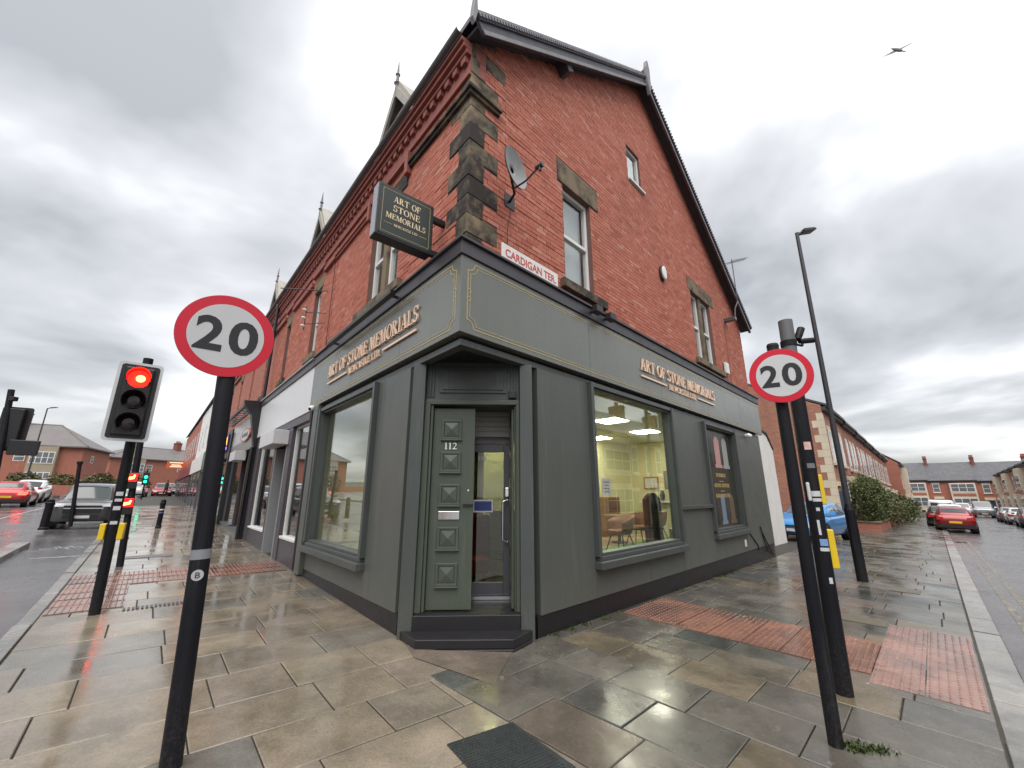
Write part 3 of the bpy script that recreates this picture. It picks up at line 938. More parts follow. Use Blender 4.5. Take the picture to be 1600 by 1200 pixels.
# back of the building, seen at its end
mb = MB(); mb.plan([FR.p(V_END, B_D - .008), FR.p(V_END, -6), FR.p(V_END - .25, -6), FR.p(V_END - .25, B_D - .262)], -.6, 7.05)
bld.part("rear_wall", mb, M_BRL)
mb = MB(); mb.plan([FL.p(U_END, B_D - .3), FL.p(U_END, -11.5), FL.p(U_END - .2, -11.5), FL.p(U_END - .2, B_D - .3)], -.4, 8.0)
bld.part("party_wall", mb, M_MORTAR)

def dormer(thing, u, w=1.3):
    """small gabled dormer with barge boards and a spiked finial"""
    d0 = -0.14
    zb, za = 8.0, 9.26
    mb = MB()
    mb.prism(FL, [(u - w / 2, zb), (u + w / 2, zb), (u + w / 2, 8.25), (u, za - .1), (u - w / 2, 8.25)], d0 - 1.9, d0)
    dm = thing.part("dormer", mb, M_GABLET)
    for sgn in (-1, 1):
        r = MB()
        p0 = (u + sgn * (w / 2 + .12), 8.13); p1 = (u, za)
        nx, nz = (p1[1] - p0[1]), -(p1[0] - p0[0])
        L = math.hypot(nx, nz); nx, nz = nx / L * .07 * sgn, nz / L * .07 * sgn
        r.prism(FL, [p0, p1, (p1[0] + nx, p1[1] + abs(nz) + .03), (p0[0] + nx, p0[1] + abs(nz))], d0 - 1.9, d0 + .16)
        thing.part("dormer_roof", r, M_GABLET, dm)
        bb = MB()
        bb.prism(FL, [(p0[0], p0[1] - .2), (p0[0], p0[1]), p1, (p1[0], p1[1] - .26)], d0 + .14, d0 + .19)
        thing.part("barge_board", bb, M_GABLET, dm)
    f = MB(); f.box(FL, u - .28, u + .28, d0 - .02, d0 + .05, 8.12, 8.75); 
    thing.part("dormer_window", f, M_WHITE, dm)
    thing.part("pane", MB().box(FL, u - .22, u + .22, d0 + .045, d0 + .055, 8.18, 8.69), M_DPANE, dm)
    fi = MB(); p = FL.p(u, d0 + .17, 0)
    fi.lathe((p.x, p.y, za - .32), (0, 0, 1), [(0, .03), (.2, .04), (.32, .035), (.36, .065), (.40, .035), (.55, .028), (.58, .05), (.62, .028), (.92, .006)], 8)
    thing.part("finial", fi, M_VERGEL, dm)
dormer(bld, 2.5)

# ------------------------------------------------------------------ shopfront of the corner building
PLn, PRn = FL.p(1.0, 0), FR.p(1.15, 0)
FC = Fr(PLn, PRn - PLn, None)
FC = Fr(PLn, PRn - PLn, (FC.x.y, -FC.x.x))          # the splayed doorway, y towards the pavement
CW = (PRn - PLn).length
GR = 0.28
# painted panels
def panel(F, a0, a1, c0, c1, mat=None, d0=-.10, d1=0.0):
    g = .0025
    return bld.part("shopfront_panel", MB().box(F, a0 + g, a1 - g, d0, d1, c0, c1), mat or M_GREY, bevel=0.004)
W1S, W2S = (2.46, 5.33, .60, 3.25), (6.96, 9.12, .66, 3.2)
for a0, a1, c0, c1 in ((1.30, 2.46, .245, 3.22), (2.46, 4.0, .245, .60), (4.0, 5.33, .245, .60), (5.33, 6.96, .245, 1.31), (5.33, 6.96, 1.38, 3.22), (6.96, 9.12, .245, .66), (9.12, 11.42, .245, 3.22), (6.96, 9.12, 3.2, 3.22)):
    panel(FR, a0, a1, c0, c1)
WLS = (2.16, 4.88, .60, 3.22)
for a0, a1, c0, c1 in ((1.16, 1.95, .285, 3.22), (1.95, 2.16, .285, 3.22), (2.16, 4.88, .285, .60)):
    panel(FL, a0, a1, c0, c1)
bld.part("dado_rail", MB().box(FR, 5.36, 6.94, -.02, .06, 1.31, 1.38), M_GREYD, bevel=0.006)
# black plinth
bld.part("plinth", MB().box(FR, 1.26, 11.43, -.12, -.012, -.6, .243), M_BLACK)
bld.part("plinth", MB().box(FL, 1.12, 5.62, -.12, -.012, -.4, .283), M_BLACK)
bld.part("return_wall", MB().box(FR, 11.42, 11.6, -3.5, -.02, -.6, 3.3), M_GREY)
# pilaster at the end of the front
bld.part("pilaster", MB().box(FL, 4.98, 5.28, -.1, .07, .18, 3.34), M_GREY, bevel=0.01)
# header rail under the fascia
mb = MB()
mb.plan([meet(-.02, -.02), FR.p(11.42, -.02), FR.p(11.42, -.14), meet(-.14, -.14), FL.p(4.98, -.14), FL.p(4.98, -.02)], 3.222, 3.30)
bld.part("header_rail", mb, M_GREYD, bevel=0.004)
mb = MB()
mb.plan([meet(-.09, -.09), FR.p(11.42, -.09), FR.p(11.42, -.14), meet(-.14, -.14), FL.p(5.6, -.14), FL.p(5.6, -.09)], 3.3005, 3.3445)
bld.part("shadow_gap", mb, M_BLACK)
# fascia board, one piece round the corner
mb = MB()
FD = .05
mb.plan([meet(FD, FD), FR.p(11.80, FD), FR.p(11.80, -.12), meet(-.12, -.12), FL.p(5.70, -.12), FL.p(5.70, FD)], Z_FB, Z_FT)
fascia = bld.part("fascia", mb, M_GREYL, bevel=0.006)
mb = MB()
mb.plan([meet(.075, .075), FR.p(11.82, .075), FR.p(11.82, -.13), meet(-.13, -.13), FL.p(5.70, -.13), FL.p(5.70, .075)], Z_FT + .002, Z_CT)
bld.part("cornice_board", mb, M_LEAD, bevel=0.006)
mb = MB()
mb.plan([meet(.11, .11), FR.p(11.85, .11), FR.p(11.85, -.16), meet(-.16, -.16), FL.p(5.70, -.16), FL.p(5.70, .11)], Z_CT + .001, Z_CT + .035)
bld.part("lead_flashing", mb, M_LEAD, bevel=0.006)
# soffit over the doorway
mb = MB()
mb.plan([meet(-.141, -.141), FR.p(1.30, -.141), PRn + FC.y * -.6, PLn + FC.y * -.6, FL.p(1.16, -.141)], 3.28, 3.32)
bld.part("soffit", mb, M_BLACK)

# gold lining on the fascia
def lining(F, a_c, a_e, sgn):
    mb = MB()
    n = [0]
    def ln(x0, z0, x1, z1, w=.011):
        n[0] += 1
        mb.box(F, min(x0, x1) - (w / 2 if x0 == x1 else 0), max(x0, x1) + (w / 2 if x0 == x1 else 0), FD - .002, FD + .003 + .0004 * (n[0] % 5), min(z0, z1) - (w / 2 if z0 == z1 else 0), max(z0, z1) + (w / 2 if z0 == z1 else 0))
    zt, zb = Z_FT - .07, Z_FB + .07
    for k, (ins, w) in enumerate(((0.0, .012), (.038, .008))):
        t, b, c = zt - ins, zb + ins, a_c + sgn * ins
        ln(c, b + .10, c, t - .10, w)
        ln(c + sgn * .10, t, a_e, t, w); ln(c + sgn * .10, b, a_e, b, w)
        for zc, up in ((t, -1), (b, 1)):        # scooped corners
            pts = []
            for i in range(7):
                th = math.pi / 2 * i / 6
                pts.append((c + sgn * .10 * math.sin(th), zc + up * .10 * math.cos(th)))
            # quarter circle centred on the corner
            for (x0, z0), (x1, z1) in zip(pts, pts[1:]):
                dx, dz = x1 - x0, z1 - z0
                L = math.hypot(dx, dz); ox, oz = -dz / L * w / 2, dx / L * w / 2
                mb.prism(F, [(x0 - ox, z0 - oz), (x1 - ox, z1 - oz), (x1 + ox, z1 + oz), (x0 + ox, z0 + oz)], FD - .002, FD + .0035)
    zm = (zt + zb) / 2
    for k in range(8):
        th0, th1 = k * math.pi / 4, (k + 1) * math.pi / 4
        for dz in (-.05, .05):
            x0, z0 = a_c + sgn * .019 + math.cos(th0) * .026, zm + dz + math.sin(th0) * .026
            x1, z1 = a_c + sgn * .019 + math.cos(th1) * .026, zm + dz + math.sin(th1) * .026
            dx, dz2 = x1 - x0, z1 - z0; L = math.hypot(dx, dz2); ox, oz = -dz2 / L * .005, dx / L * .005
            mb.prism(F, [(x0 - ox, z0 - oz), (x1 - ox, z1 - oz), (x1 + ox, z1 + oz), (x0 + ox, z0 + oz)], FD - .002, FD + .0045)
    bld.part("gold_lining", mb, M_GOLD, fascia)
cc = (meet(FD, FD) - C0)
lining(FR, cc.dot(DR) + .10, 11.70, 1)
lining(FL, cc.dot(DL) + .10, 5.60, 1)
# joints between fascia boards
for F, xs in ((FR, (2.5, 4.95, 7.4, 9.85)), (FL, (1.45, 3.3))):
    for x in xs: bld.part("fascia_joint", MB().box(F, x - .0025, x + .0025, FD - .004, FD + .0012, Z_FB + .01, Z_FT - .01), M_GREYD, fascia)
# raised lettering
def letters(thing, F, text, a0, a1, c0, c1, b0, b1, mat, parent, sp=.06):
    k = (a1 - a0) / serif_width(text, sp); x = a0
    for ch in text:
        w = GLYPH[ch][0]
        if ch != ' ':
            mb = MB(); serif(mb, F, ch, x, x + w * k, c0, c1, b0, b1); thing.part("letter", mb, mat, parent)
        x += (w + sp) * k
letters(bld, FR, "ART OF STONE MEMORIALS", 4.12, 7.84, 3.80, 4.03, FD + .012, FD + .035, M_COPPER, fascia)
letters(bld, FR, "NEWCASTLE LTD.", 5.28, 6.66, 3.625, 3.745, FD + .012, FD + .03, M_COPPER, fascia)
bld.part("lettering_rule", MB().box(FR, 4.12, 5.16, FD + .01, FD + .03, 3.672, 3.702), M_COPPER, fascia)
bld.part("lettering_rule", MB().box(FR, 6.76, 7.80, FD + .01, FD + .03, 3.672, 3.702), M_COPPER, fascia)
letters(bld, FLr, "ART OF STONE MEMORIALS", -4.56, -.90, 3.78, 4.01, FD + .012, FD + .035, M_COPPER, fascia)
letters(bld, FLr, "NEWCASTLE LTD.", -3.40, -2.06, 3.60, 3.72, FD + .012, FD + .03, M_COPPER, fascia)
bld.part("lettering_rule", MB().box(FL, 3.50, 4.54, FD + .01, FD + .03, 3.65, 3.68), M_COPPER, fascia)
bld.part("lettering_rule", MB().box(FL, .94, 1.98, FD + .01, FD + .03, 3.65, 3.68), M_COPPER, fascia)

# big shop windows
def shop_window(F, h, sill_d=.12, apron=.12):
    a0, a1, c0, c1 = h
    f = MB()
    f.box(F, a0, a0 + .07, -.14, .075, c0 + .16, c1); f.box(F, a1 - .07, a1, -.14, .075, c0 + .16, c1)
    f.box(F, a0 + .07, a1 - .07, -.14, .06, c1 - .065, c1)
    f.box(F, a0 + .071, a0 + .11, -.13, .02, c0 + .16, c1 - .066); f.box(F, a1 - .11, a1 - .071, -.13, .02, c0 + .16, c1 - .066)
    f.box(F, a0 + .11, a1 - .11, -.13, .02, c0 + .161, c0 + .20); f.box(F, a0 + .11, a1 - .11, -.13, .02, c1 - .10, c1 - .066)
    w = bld.part("shop_window", f, M_GREYD, bevel=0.005)
    s = MB(); s.box(F, a0 - .02, a1 + .02, -.14, sill_d, c0 + .002, c0 + .10); s.box(F, a0 + .03, a1 - .03, -.14, .05, c0 + .1005, c0 + .1595)
    bld.part("sill", s, M_GREYD, w, bevel=0.008)
    bld.part("pane", MB().box(F, a0 + .10, a1 - .10, -.085, -.075, c0 + .19, c1 - .09), M_GLASS, w)
    return w
shop_window(FR, W1S)
shop_window(FR, W2S, .10)
shop_window(FL, WLS)

# ---- the splayed doorway
for a0, a1 in ((-.03, .13), (CW - .13, CW + .03)):
    bld.part("door_post", MB().box(FC, a0, a1, -.14, .03, -.1, 3.22), M_GREYD, bevel=0.006)
mb = MB(); mb.plan([FC.p(.0, .035), FC.p(.22, .33), FC.p(1.24, .35), FC.p(CW, .05), FC.p(CW - .12, -.13), FC.p(.12, -.13)], -.12, .055, False)
st = bld.part("step", mb, M_BLACK, bevel=0.008)
mb = MB(); mb.plan([FC.p(.0, .025), FC.p(.22, .315), FC.p(1.24, .335), FC.p(CW, .04), FC.p(CW - .12, -.13), FC.p(.12, -.13)], .0555, .145, False)
bld.part("step_tread", mb, M_BLACK, st, bevel=0.008)
bld.part("step", MB().box(FC, .132, CW - .132, -.62, .05, -.1, .30), M_BLACK, bevel=0.008)
# transom panel above the door
mb = MB()
mb.box(FC, .13, CW - .13, -.14, -.08, 2.76, 3.28); mb.box(FC, .30, CW - .30, -.079, -.06, 2.86, 3.2); mb.box(FC, .34, CW - .34, -.0595, -.045, 2.90, 3.16)
for a in (.17, .21, CW - .24, CW - .20): mb.box(FC, a, a + .022, -.0795, -.062, 2.80, 3.27)
bld.part("transom_panel", mb, M_GREYD, bevel=0.005)
bld.part("shutter_key_switch", MB().box(FC, CW - .27, CW - .17, -.079, -.03, 2.79, 2.89), M_BLACK, bevel=0.008)
# door frame
mb = MB()
mb.box(FC, .13, .20, -.16, -.03, .301, 2.70); mb.box(FC, CW - .175, CW - .13, -.16, -.03, .301, 2.70); mb.box(FC, .13, CW - .13, -.16, -.03, 2.701, 2.76)
mb.box(FC, .201, .235, -.16, -.06, .301, 2.70); mb.box(FC, CW - .195, CW - .176, -.16, -.06, .301, 2.70)
bld.part("door_frame", mb, M_DOOR, bevel=0.006)
# outer door leaf, shut, with pyramid panels
D0 = -.115
leafm = MB(); leafm.box(FC, .238, .765, D0 - .05, D0, .315, 2.665)
leaf = bld.part("door", leafm, M_DOOR, bevel=0.004)
for zc in (2.39, 1.985, 1.59, 1.09, .69):
    mb = MB(); ac = .47; s = .125
    # architrave of the panel
    for q in ((ac - s, ac + s, zc + s - .03, zc + s), (ac - s, ac + s, zc - s, zc - s + .03), (ac - s, ac - s + .03, zc - s + .0302, zc + s - .0302), (ac + s - .03, ac + s, zc - s + .0302, zc + s - .0302)):
        mb.box(FC, q[0], q[1], D0, D0 + .022, q[2], q[3])
    mb.box(FC, ac - s - .012, ac + s + .012, D0, D0 + .034, zc - s - .018, zc - s - .0005)
    bld.part("panel_moulding", mb, M_DOOR, leaf, bevel=0.004)
    mb = MB(); r = .088
    b = [FC.p(ac - r, D0 + .0, zc - r), FC.p(ac + r, D0, zc - r), FC.p(ac + r, D0, zc + r), FC.p(ac - r, D0, zc + r), FC.p(ac - r, D0 + .012, zc - r), FC.p(ac + r, D0 + .012, zc - r), FC.p(ac + r, D0 + .012, zc + r), FC.p(ac - r, D0 + .012, zc + r), FC.p(ac, D0 + .032, zc)]
    mb.add(b, [(0, 1, 5, 4), (1, 2, 6, 5), (2, 3, 7, 6), (3, 0, 4, 7), (4, 5, 8), (5, 6, 8), (6, 7, 8), (7, 4, 8)])
    bld.part("pyramid_panel", mb, M_DOOR, leaf)
mb = MB(); serif(mb, FC, "112", .385, .545, 2.14, 2.222, D0 + .002, D0 + .01, sp=.12)
bld.part("door_number", mb, M_PAPER, leaf)
mb = MB(); mb.box(FC, .345, .60, D0, D0 + .012, 1.30, 1.395)
lb = bld.part("letter_box", mb, M_CHROME, leaf, bevel=0.004)
bld.part("door_latch", MB().box(FC, .64, .765, D0, D0 + .03, 1.46, 1.48), M_BLACK, leaf)
bld.part("lock_escutcheon", MB().lathe(FC.p(.70, D0, 1.64), FC.y, [(0, .012), (.008, .012)], 12), M_CHROME, leaf)
# the other leaf, folded back along the reveal
mb = MB(); mb.box(FC, CW - .228, CW - .198, -.60, -.125, .315, 2.665)
leaf2 = bld.part("door", mb, M_DOOR, bevel=0.004, label="green door leaf folded back into the doorway")
for zc in (2.30, 1.93, 1.55, 1.07, .69):
    mb = MB(); mb.box(FC, CW - .240, CW - .2282, -.50, -.24, zc - .13, zc + .13)
    bld.part("panel_moulding", mb, M_DOOR, leaf2, bevel=0.006)
# lobby, inner glazed door, roller shutter box
mb = MB(); mb.box(FC, .05, .13, -.95, -.14, .3, 3.28); mb.box(FC, CW - .13, CW - .05, -.95, -.14, .3, 3.28)
bld.part("lobby_wall", mb, M_GREYD)
bld.part("lobby_floor", MB().box(FC, .131, CW - .131, -.95, -.621, .2, .305), M_FLOORI)
mb = MB()
for i in range(5): mb.box(FC, .20, CW - .24, -.60, -.545 - .006 * (i % 2), 2.36 + i * .07, 2.425 + i * .07)
mb.box(FC, .14, CW - .14, -.75, -.61, 2.34, 3.28)
bld.part("roller_shutter_box", mb, simple("pale_shutter", (0.30, 0.29, 0.27), 0.5))
fx0, fx1 = .28, 1.235
mb = MB()
mb.box(FC, fx0 - .06, fx0, -.72, -.63, .31, 2.34); mb.box(FC, fx1, fx1 + .045, -.72, -.63, .31, 2.34); mb.box(FC, fx0, fx1, -.72, -.63, 2.27, 2.34)
bld.part("inner_door_frame", mb, M_ALU, bevel=0.004)
mb = MB()
mb.box(FC, fx0 + .004, fx0 + .09, -.70, -.65, .345, 2.265); mb.box(FC, fx1 - .09, fx1 - .004, -.70, -.65, .345, 2.265)
mb.box(FC, fx0 + .0905, fx1 - .0905, -.70, -.65, .345, .50); mb.box(FC, fx0 + .0905, fx1 - .0905, -.70, -.65, 2.16, 2.265)
idoor = bld.part("inner_door", mb, M_ALU, bevel=0.004)
bld.part("pane", MB().box(FC, fx0 + .08, fx1 - .08, -.68, -.672, .49, 2.17), M_DIMGLASS, idoor)
bld.part("threshold", MB().box(FC, fx0, fx1, -.72, -.60, .306, .343), M_CHROME, idoor)
hp = [FC.p(fx1 - .045, -.65, 1.52), FC.p(fx1 - .045, -.58, 1.52), FC.p(fx1 - .10, -.57, 1.50), FC.p(fx1 - .10, -.57, 1.02), FC.p(fx1 - .045, -.58, 1.0), FC.p(fx1 - .045, -.65, 1.0)]
bld.part("pull_handle", MB().path(hp, .013, 10), M_CHROME, idoor)
bld.part("door_lock", MB().box(FC, fx1 - .07, fx1 - .02, -.65, -.60, 1.56, 1.68), M_CHROME, idoor, bevel=0.006)
mb = MB(); sans(mb, FC, "112", .80, .90, 2.045, 2.105, -.671, -.668)
bld.part("door_number", mb, M_PAPER, idoor)
nt = bld.part("door_notice", MB().box(FC, .74, 1.00, -.6705, -.667, 1.36, 1.52), simple("notice_white", (0.6, 0.62, 0.68), 0.4), idoor)
bld.part("notice_face", MB().box(FC, .75, .985, -.6668, -.6655, 1.378, 1.502), simple("notice_blue", (0.03, 0.045, 0.20), 0.4), nt)

# ------------------------------------------------------------------ inside the shop
room = T("shop_interior", None, None, (C0.x, C0.y, 0), kind="structure")
room.root["label"] = "cream walled shop interior behind the windows"
fl = [meet(-.13, -.13), FR.p(11.3, -.13), FR.p(11.3, -4.42), FR.p(4.2, -4.42), FL.p(5.4, -4.4), FL.p(5.4, -.13)]
room.part("floor", MB().plan([FC.p(.13, -.74), FC.p(CW - .13, -.74), FR.p(1.5, -.13), FR.p(11.3, -.13), FR.p(11.3, -4.42), FR.p(4.2, -4.42), FL.p(5.4, -4.4), FL.p(5.4, -.13), FL.p(1.4, -.13)], .20, .30), M_FLOORI)
room.part("ceiling", MB().plan(fl, 3.36, 3.40), M_CEIL)
room.part("wall", MB().box(FR, 4.2, 11.3, -4.42, -4.32, .3, 3.36), M_WALLY)
room.part("wall", MB().box(FR, 11.2, 11.3, -4.42, -.12, .3, 3.36), M_WALLY)
room.part("wall", MB().box(FL, 5.36, 5.40, -4.6, -.12, .3, 3.36), M_WALLY)
room.part("turf", MB().plan([FR.p(1.75, -.16), FR.p(6.8, -.16), FR.p(6.8, -1.0), FR.p(11.1, -1.2), FR.p(11.1, -2.6), FR.p(5.0, -2.4), FR.p(1.9, -1.5)], .302, .325), M_TURF)
room.part("display_bed", MB().plan([FL.p(1.75, -.16), FL.p(5.3, -.16), FL.p(5.3, -1.3), FL.p(1.9, -1.3)], .302, .325), simple("pale_window_bed", (0.32, 0.30, 0.25), 0.8))
# ceiling light panels; the last three are unseen, added to brighten the room
cl = [(FR, 6.17, -1.85, "nearest the side window"), (FR, 8.74, -3.9, "farthest back along the side room"), (FR, 8.5, -2.15, "over the far chairs"), (FR, 3.3, -1.7, "added unseen above the first half of the side room"), (FR, 4.6, -3.8, "added unseen in the middle of the shop"), (FR, 10.4, -2.0, "added unseen close to the end wall")]
for F_, a, b, lab in cl:
    t = T("ceiling_light", "lit square ceiling light panel " + lab, "ceiling light", F_.p(a, b, 3.36), "lit panels in the shop ceiling")
    t.part("frame", MB().box(F_, a - .34, a + .34, b - .34, b + .34, 3.34, 3.3595), M_WHITE)
    t.part("diffuser", MB().box(F_, a - .31, a + .31, b - .31, b + .31, 3.325, 3.3395), M_CEILLIGHT)

def chair(p, ang, label):
    t = T("tub_chair", label, "chair", (0, 0, 0), "tan tub chairs in the shop")
    F = W0
    mb = MB()
    n = 14; vs = []
    for k, (r, z) in enumerate(((.27, .44), (.31, .62), (.335, .80), (.305, .80), (.28, .62), (.24, .47))):
        for i in range(n + 1):
            th = RAD(-115 + 230 * i / n)
            zz = z if z < .7 else z - .14 * (abs(i - n / 2) / (n / 2)) ** 2
            vs.append(Vector((-r * math.cos(th), r * math.sin(th), zz)))
    m = n + 1
    fs = []
    for k in range(5):
        for i in range(n): fs.append((k * m + i, k * m + i + 1, (k + 1) * m + i + 1, (k + 1) * m + i))
    mb.add(vs, fs)
    t.part("backrest", mb, M_LEATHER, smooth=True)
    t.part("seat", MB().lathe((0.02, 0, .38), (0, 0, 1), [(0, .22), (.02, .26), (.09, .27), (.11, .24)], 18), M_LEATHER, smooth=True)
    for sx, sy in ((1, 1), (1, -1), (-1, 1), (-1, -1)):
        t.part("leg", MB().tube((sx * .14, sy * .14, .39), (sx * .25, sy * .25, 0), .016, .011, 8), M_BLACK)
    t.root.location = p; t.root.rotation_euler = (0, 0, ang)
    return t
chair(FR.p(6.1, -1.75, .325), RAD(200), "tan leather tub chair close behind the side window")
chair(FR.p(7.6, -2.1, .325), RAD(225), "tan leather tub chair behind the upright granite headstone")
chair(FR.p(9.0, -2.3, .325), RAD(150), "tan leather tub chair by the far side of the table")
def headstone(p, F, w, h, th, mat, label, ogee=True, base=True):
    t = T("headstone", label, "headstone", p, "headstones on show in the shop")
    L = Fr(p, F.x, F.y)
    pts = [(-w / 2, .1), (w / 2, .1), (w / 2, h * .86)]
    for i in range(9):
        x = w / 2 - w * i / 8
        pts.append((x, h * .88 + .12 * h * math.sin(math.pi * i / 8)))
    pts.append((-w / 2, h * .86))
    t.part("tablet", MB().prism(Lo(p, F.x, F.y, (0, 0, 1)), pts, -th / 2, th / 2), mat, bevel=0.005)
    t.part("base", MB().box(Lo(p, F.x, F.y, (0, 0, 1)), -w * .65, w * .65, -th * 1.2, th * 1.2, 0, .1), mat, bevel=0.005)
headstone(FR.p(7.15, -1.45, .326), FR, .75, 1.3, .1, M_GRANITE, "dark polished granite headstone standing in the side window")
headstone(FR.p(7.9, -1.25, .326), FR, .5, .5, .12, M_PALEGRAN, "small pale granite headstone near the window corner")
headstone(FL.p(3.9, -1.0, .326), FL, .6, 1.0, .1, M_PALEGRAN, "pale granite headstone displayed in the front window")
# low tiles stacked in the window
t = T("sample_tiles", "row of small dark granite samples on the turf", "sample tiles", FR.p(6.7, -1.3, .326))
for i in range(4):
    t.part("tile", MB().box(FR, 6.45 + i * .2, 6.61 + i * .2, -1.35, -1.2, .326, .40 + .03 * (i % 2)), M_GRANITE)
t = T("counter", "white reception counter beyond the inner door", "counter", FR.p(1.9, -2.5, .302))
t.part("counter_front", MB().box(FC, .95, 2.1, -2.6, -2.2, .302, 1.28), simple("counter_white", (0.55, 0.55, 0.48), 0.5), bevel=0.01)
t.part("counter_top", MB().box(FC, .90, 2.15, -2.65, -2.15, 1.281, 1.32), M_WOOD, bevel=0.006)
t = T("red_armchair", "red armchair inside beside the counter", "armchair", FC.p(.75, -1.9, .302))
t.part("seat", MB().box(FC, .35, .95, -2.3, -1.7, .40, .62), simple("red_velvet", (0.35, 0.02, 0.015), 0.8), bevel=0.04)
t.part("backrest", MB().box(FC, .35, .95, -2.42, -2.301, .40, 1.25), simple("red_velvet", (0.35, 0.02, 0.015), 0.8), bevel=0.04)
t.part("leg", MB().box(FC, .40, .46, -2.25, -2.19, .302, .40), M_WOOD); t.part("leg", MB().box(FC, .84, .90, -1.81, -1.75, .302, .40), M_WOOD)
t = T("cabinet", "tall oak cabinet against the cream back wall", "cabinet", FR.p(9.4, -4.2, .302))
t.part("carcass", MB().box(FR, 9.0, 9.9, -4.31, -3.95, .302, 1.5), M_WOOD, bevel=0.008)
for i in range(3): t.part("shelf_front", MB().box(FR, 9.04, 9.86, -3.949, -3.93, .36 + i * .38, .70 + i * .38), simple("dark_oak", (0.14, 0.06, 0.03), 0.5), bevel=0.005)
t = T("round_table", "small round wooden table between the chairs", "table", FR.p(8.0, -2.9, .302))
t.part("table_top", MB().lathe(FR.p(8.0, -2.9, 1.0), (0, 0, 1), [(0, .42), (.03, .42)], 24), M_WOOD)
t.part("stem", MB().tube(FR.p(8.0, -2.9, .33), FR.p(8.0, -2.9, 1.0), .035, .035), M_BLACK)
t.part("foot", MB().lathe(FR.p(8.0, -2.9, .302), (0, 0, 1), [(0, .25), (.025, .22)], 20), M_BLACK)
# framed prints and a shelf of urns on the end wall
FW = Fr(FR.p(11.2, 0), NR, -DR)
for k, (a, c, w, h, lab) in enumerate(((-3.7, 1.75, .55, .42, "framed print nearest the back corner of the shop"), (-2.95, 1.75, .45, .60, "tall framed print in the middle of the end wall"), (-2.2, 1.75, .55, .42, "framed print nearest the street on the end wall"))):
    t = T("framed_print", lab, "picture", FW.p(a, 0, c), "framed prints on the shop's end wall")
    t.part("frame", MB().box(FW, a, a + w, 0, .03, c, c + h), M_WOOD, bevel=0.006)
    t.part("print", MB().box(FW, a + .05, a + w - .05, .03, .033, c + .05, c + h - .05), simple("print_%d" % k, ((0.5, 0.5, 0.48), (0.18, 0.2, 0.22), (0.45, 0.36, 0.28))[k], 0.4, var=0.4, vs=12))
t = T("display_shelf", "white display shelf on the end wall carrying urns", "shelf", FW.p(-3.6, 0, 1.32))
t.part("board", MB().box(FW, -3.8, -1.6, 0, .26, 1.32, 1.36), M_WHITE, bevel=0.004)
for a in (-3.5, -1.9): t.part("bracket", MB().box(FW, a, a + .03, 0, .2, 1.18, 1.3195), M_BLACK)
for k, (a, h, lab) in enumerate(((-3.5, .26, "squat dark urn at the back end of the display shelf"), (-3.0, .34, "tall dark urn second along the display shelf"), (-2.5, .22, "small pale urn third along the display shelf"), (-2.0, .32, "tall pale urn at the street end of the display shelf"))):
    single("urn", lab, "urn", MB().lathe(FW.p(a, .13, 1.361), (0, 0, 1), [(0, .05), (h * .1, .06), (h * .55, .09), (h * .8, .06), (h * .9, .05), (h, .06)], 14), M_GRANITE if k < 2 else M_PALEGRAN, (0, 0, 0), "urns on the display shelf", smooth=True)
# notices taped inside the glass
def notice(F, a0, a1, c0, c1, label):
    t = T("window_notice", label, "notice", F.p((a0 + a1) / 2, -.10, c0), "paper notices taped inside the shop windows")
    t.part("paper", MB().box(F, a0, a1, -.098, -.096, c0, c1), M_PAPER)
    mb = MB()
    for i in range(4):
        w = (.7, .5, .6, .45)[i] * (a1 - a0) / 2; m = (a0 + a1) / 2; z = c1 - .05 - i * (c1 - c0 - .06) / 4
        mb.box(F, m - w, m + w, -.0958, -.0955, z - .014, z)
    t.part("printed_lines", mb, M_INK)
notice(FR, 2.88, 3.12, 1.58, 1.83, "white paper notice taped inside the side street window")
notice(FL, 2.34, 2.60, 1.66, 1.93, "white paper notice taped inside the main road window")

# vinyl behind the last window: dark board with pictures of memorials and gold lettering
t = T("window_graphic", "dark window graphic with pictured headstones and gold lettering", "window graphic", FR.p(8.0, -.1, .85))
t.part("backing", MB().box(FR, 7.05, 9.03, -.0748, -.0705, .84, 3.11), simple("graphic_olive", (0.040, 0.041, 0.032), 0.22, var=0.05))
def stone_pic(a, c, w, h, mat):
    pts = [(a - w / 2, c), (a + w / 2, c), (a + w / 2, c + h * .85), (a + w * .25, c + h * .97), (a, c + h), (a - w * .25, c + h * .97), (a - w / 2, c + h * .85)]
    t.part("pictured_headstone", MB().prism(FR, pts, -.0703, -.0692), mat)
    t.part("pictured_base", MB().box(FR, a - w * .68, a + w * .68, -.0703, -.0688, c - .08, c), mat)
for a, m in ((7.42, M_GRANITE), (7.98, M_PINKGRAN), (8.52, M_PALEGRAN)): stone_pic(a, 2.28, .34, .68, m)
stone_pic(7.42, 1.0, .3, .55, M_GRANITE); stone_pic(7.95, 1.0, .26, .6, simple("blue_grey_granite", (0.16, 0.22, 0.32), 0.3, var=0.3, vs=40)); stone_pic(8.55, 1.0, .3, .58, simple("brown_granite", (0.14, 0.10, 0.07), 0.3, var=0.3, vs=40))
for txt, c in (("NEW MEMORIALS", 1.985), ("ADDITIONAL INSCRIPTIONS", 1.75), ("MEMORIAL RENOVATIONS", 1.515)):
    w = .062 * serif_width(txt) * .88
    mb = MB(); serif(mb, FR, txt, 8.02 - w / 2, 8.02 + w / 2, c, c + .085, -.0703, -.0688)
    t.part("gold_lettering", mb, simple("gold_vinyl", (0.55, 0.40, 0.15), 0.4))
for c in (1.88, 1.655): t.part("gold_rule", MB().box(FR, 7.88, 8.16, -.0703, -.0688, c, c + .012), simple("gold_vinyl", (0.55, 0.40, 0.15), 0.4))

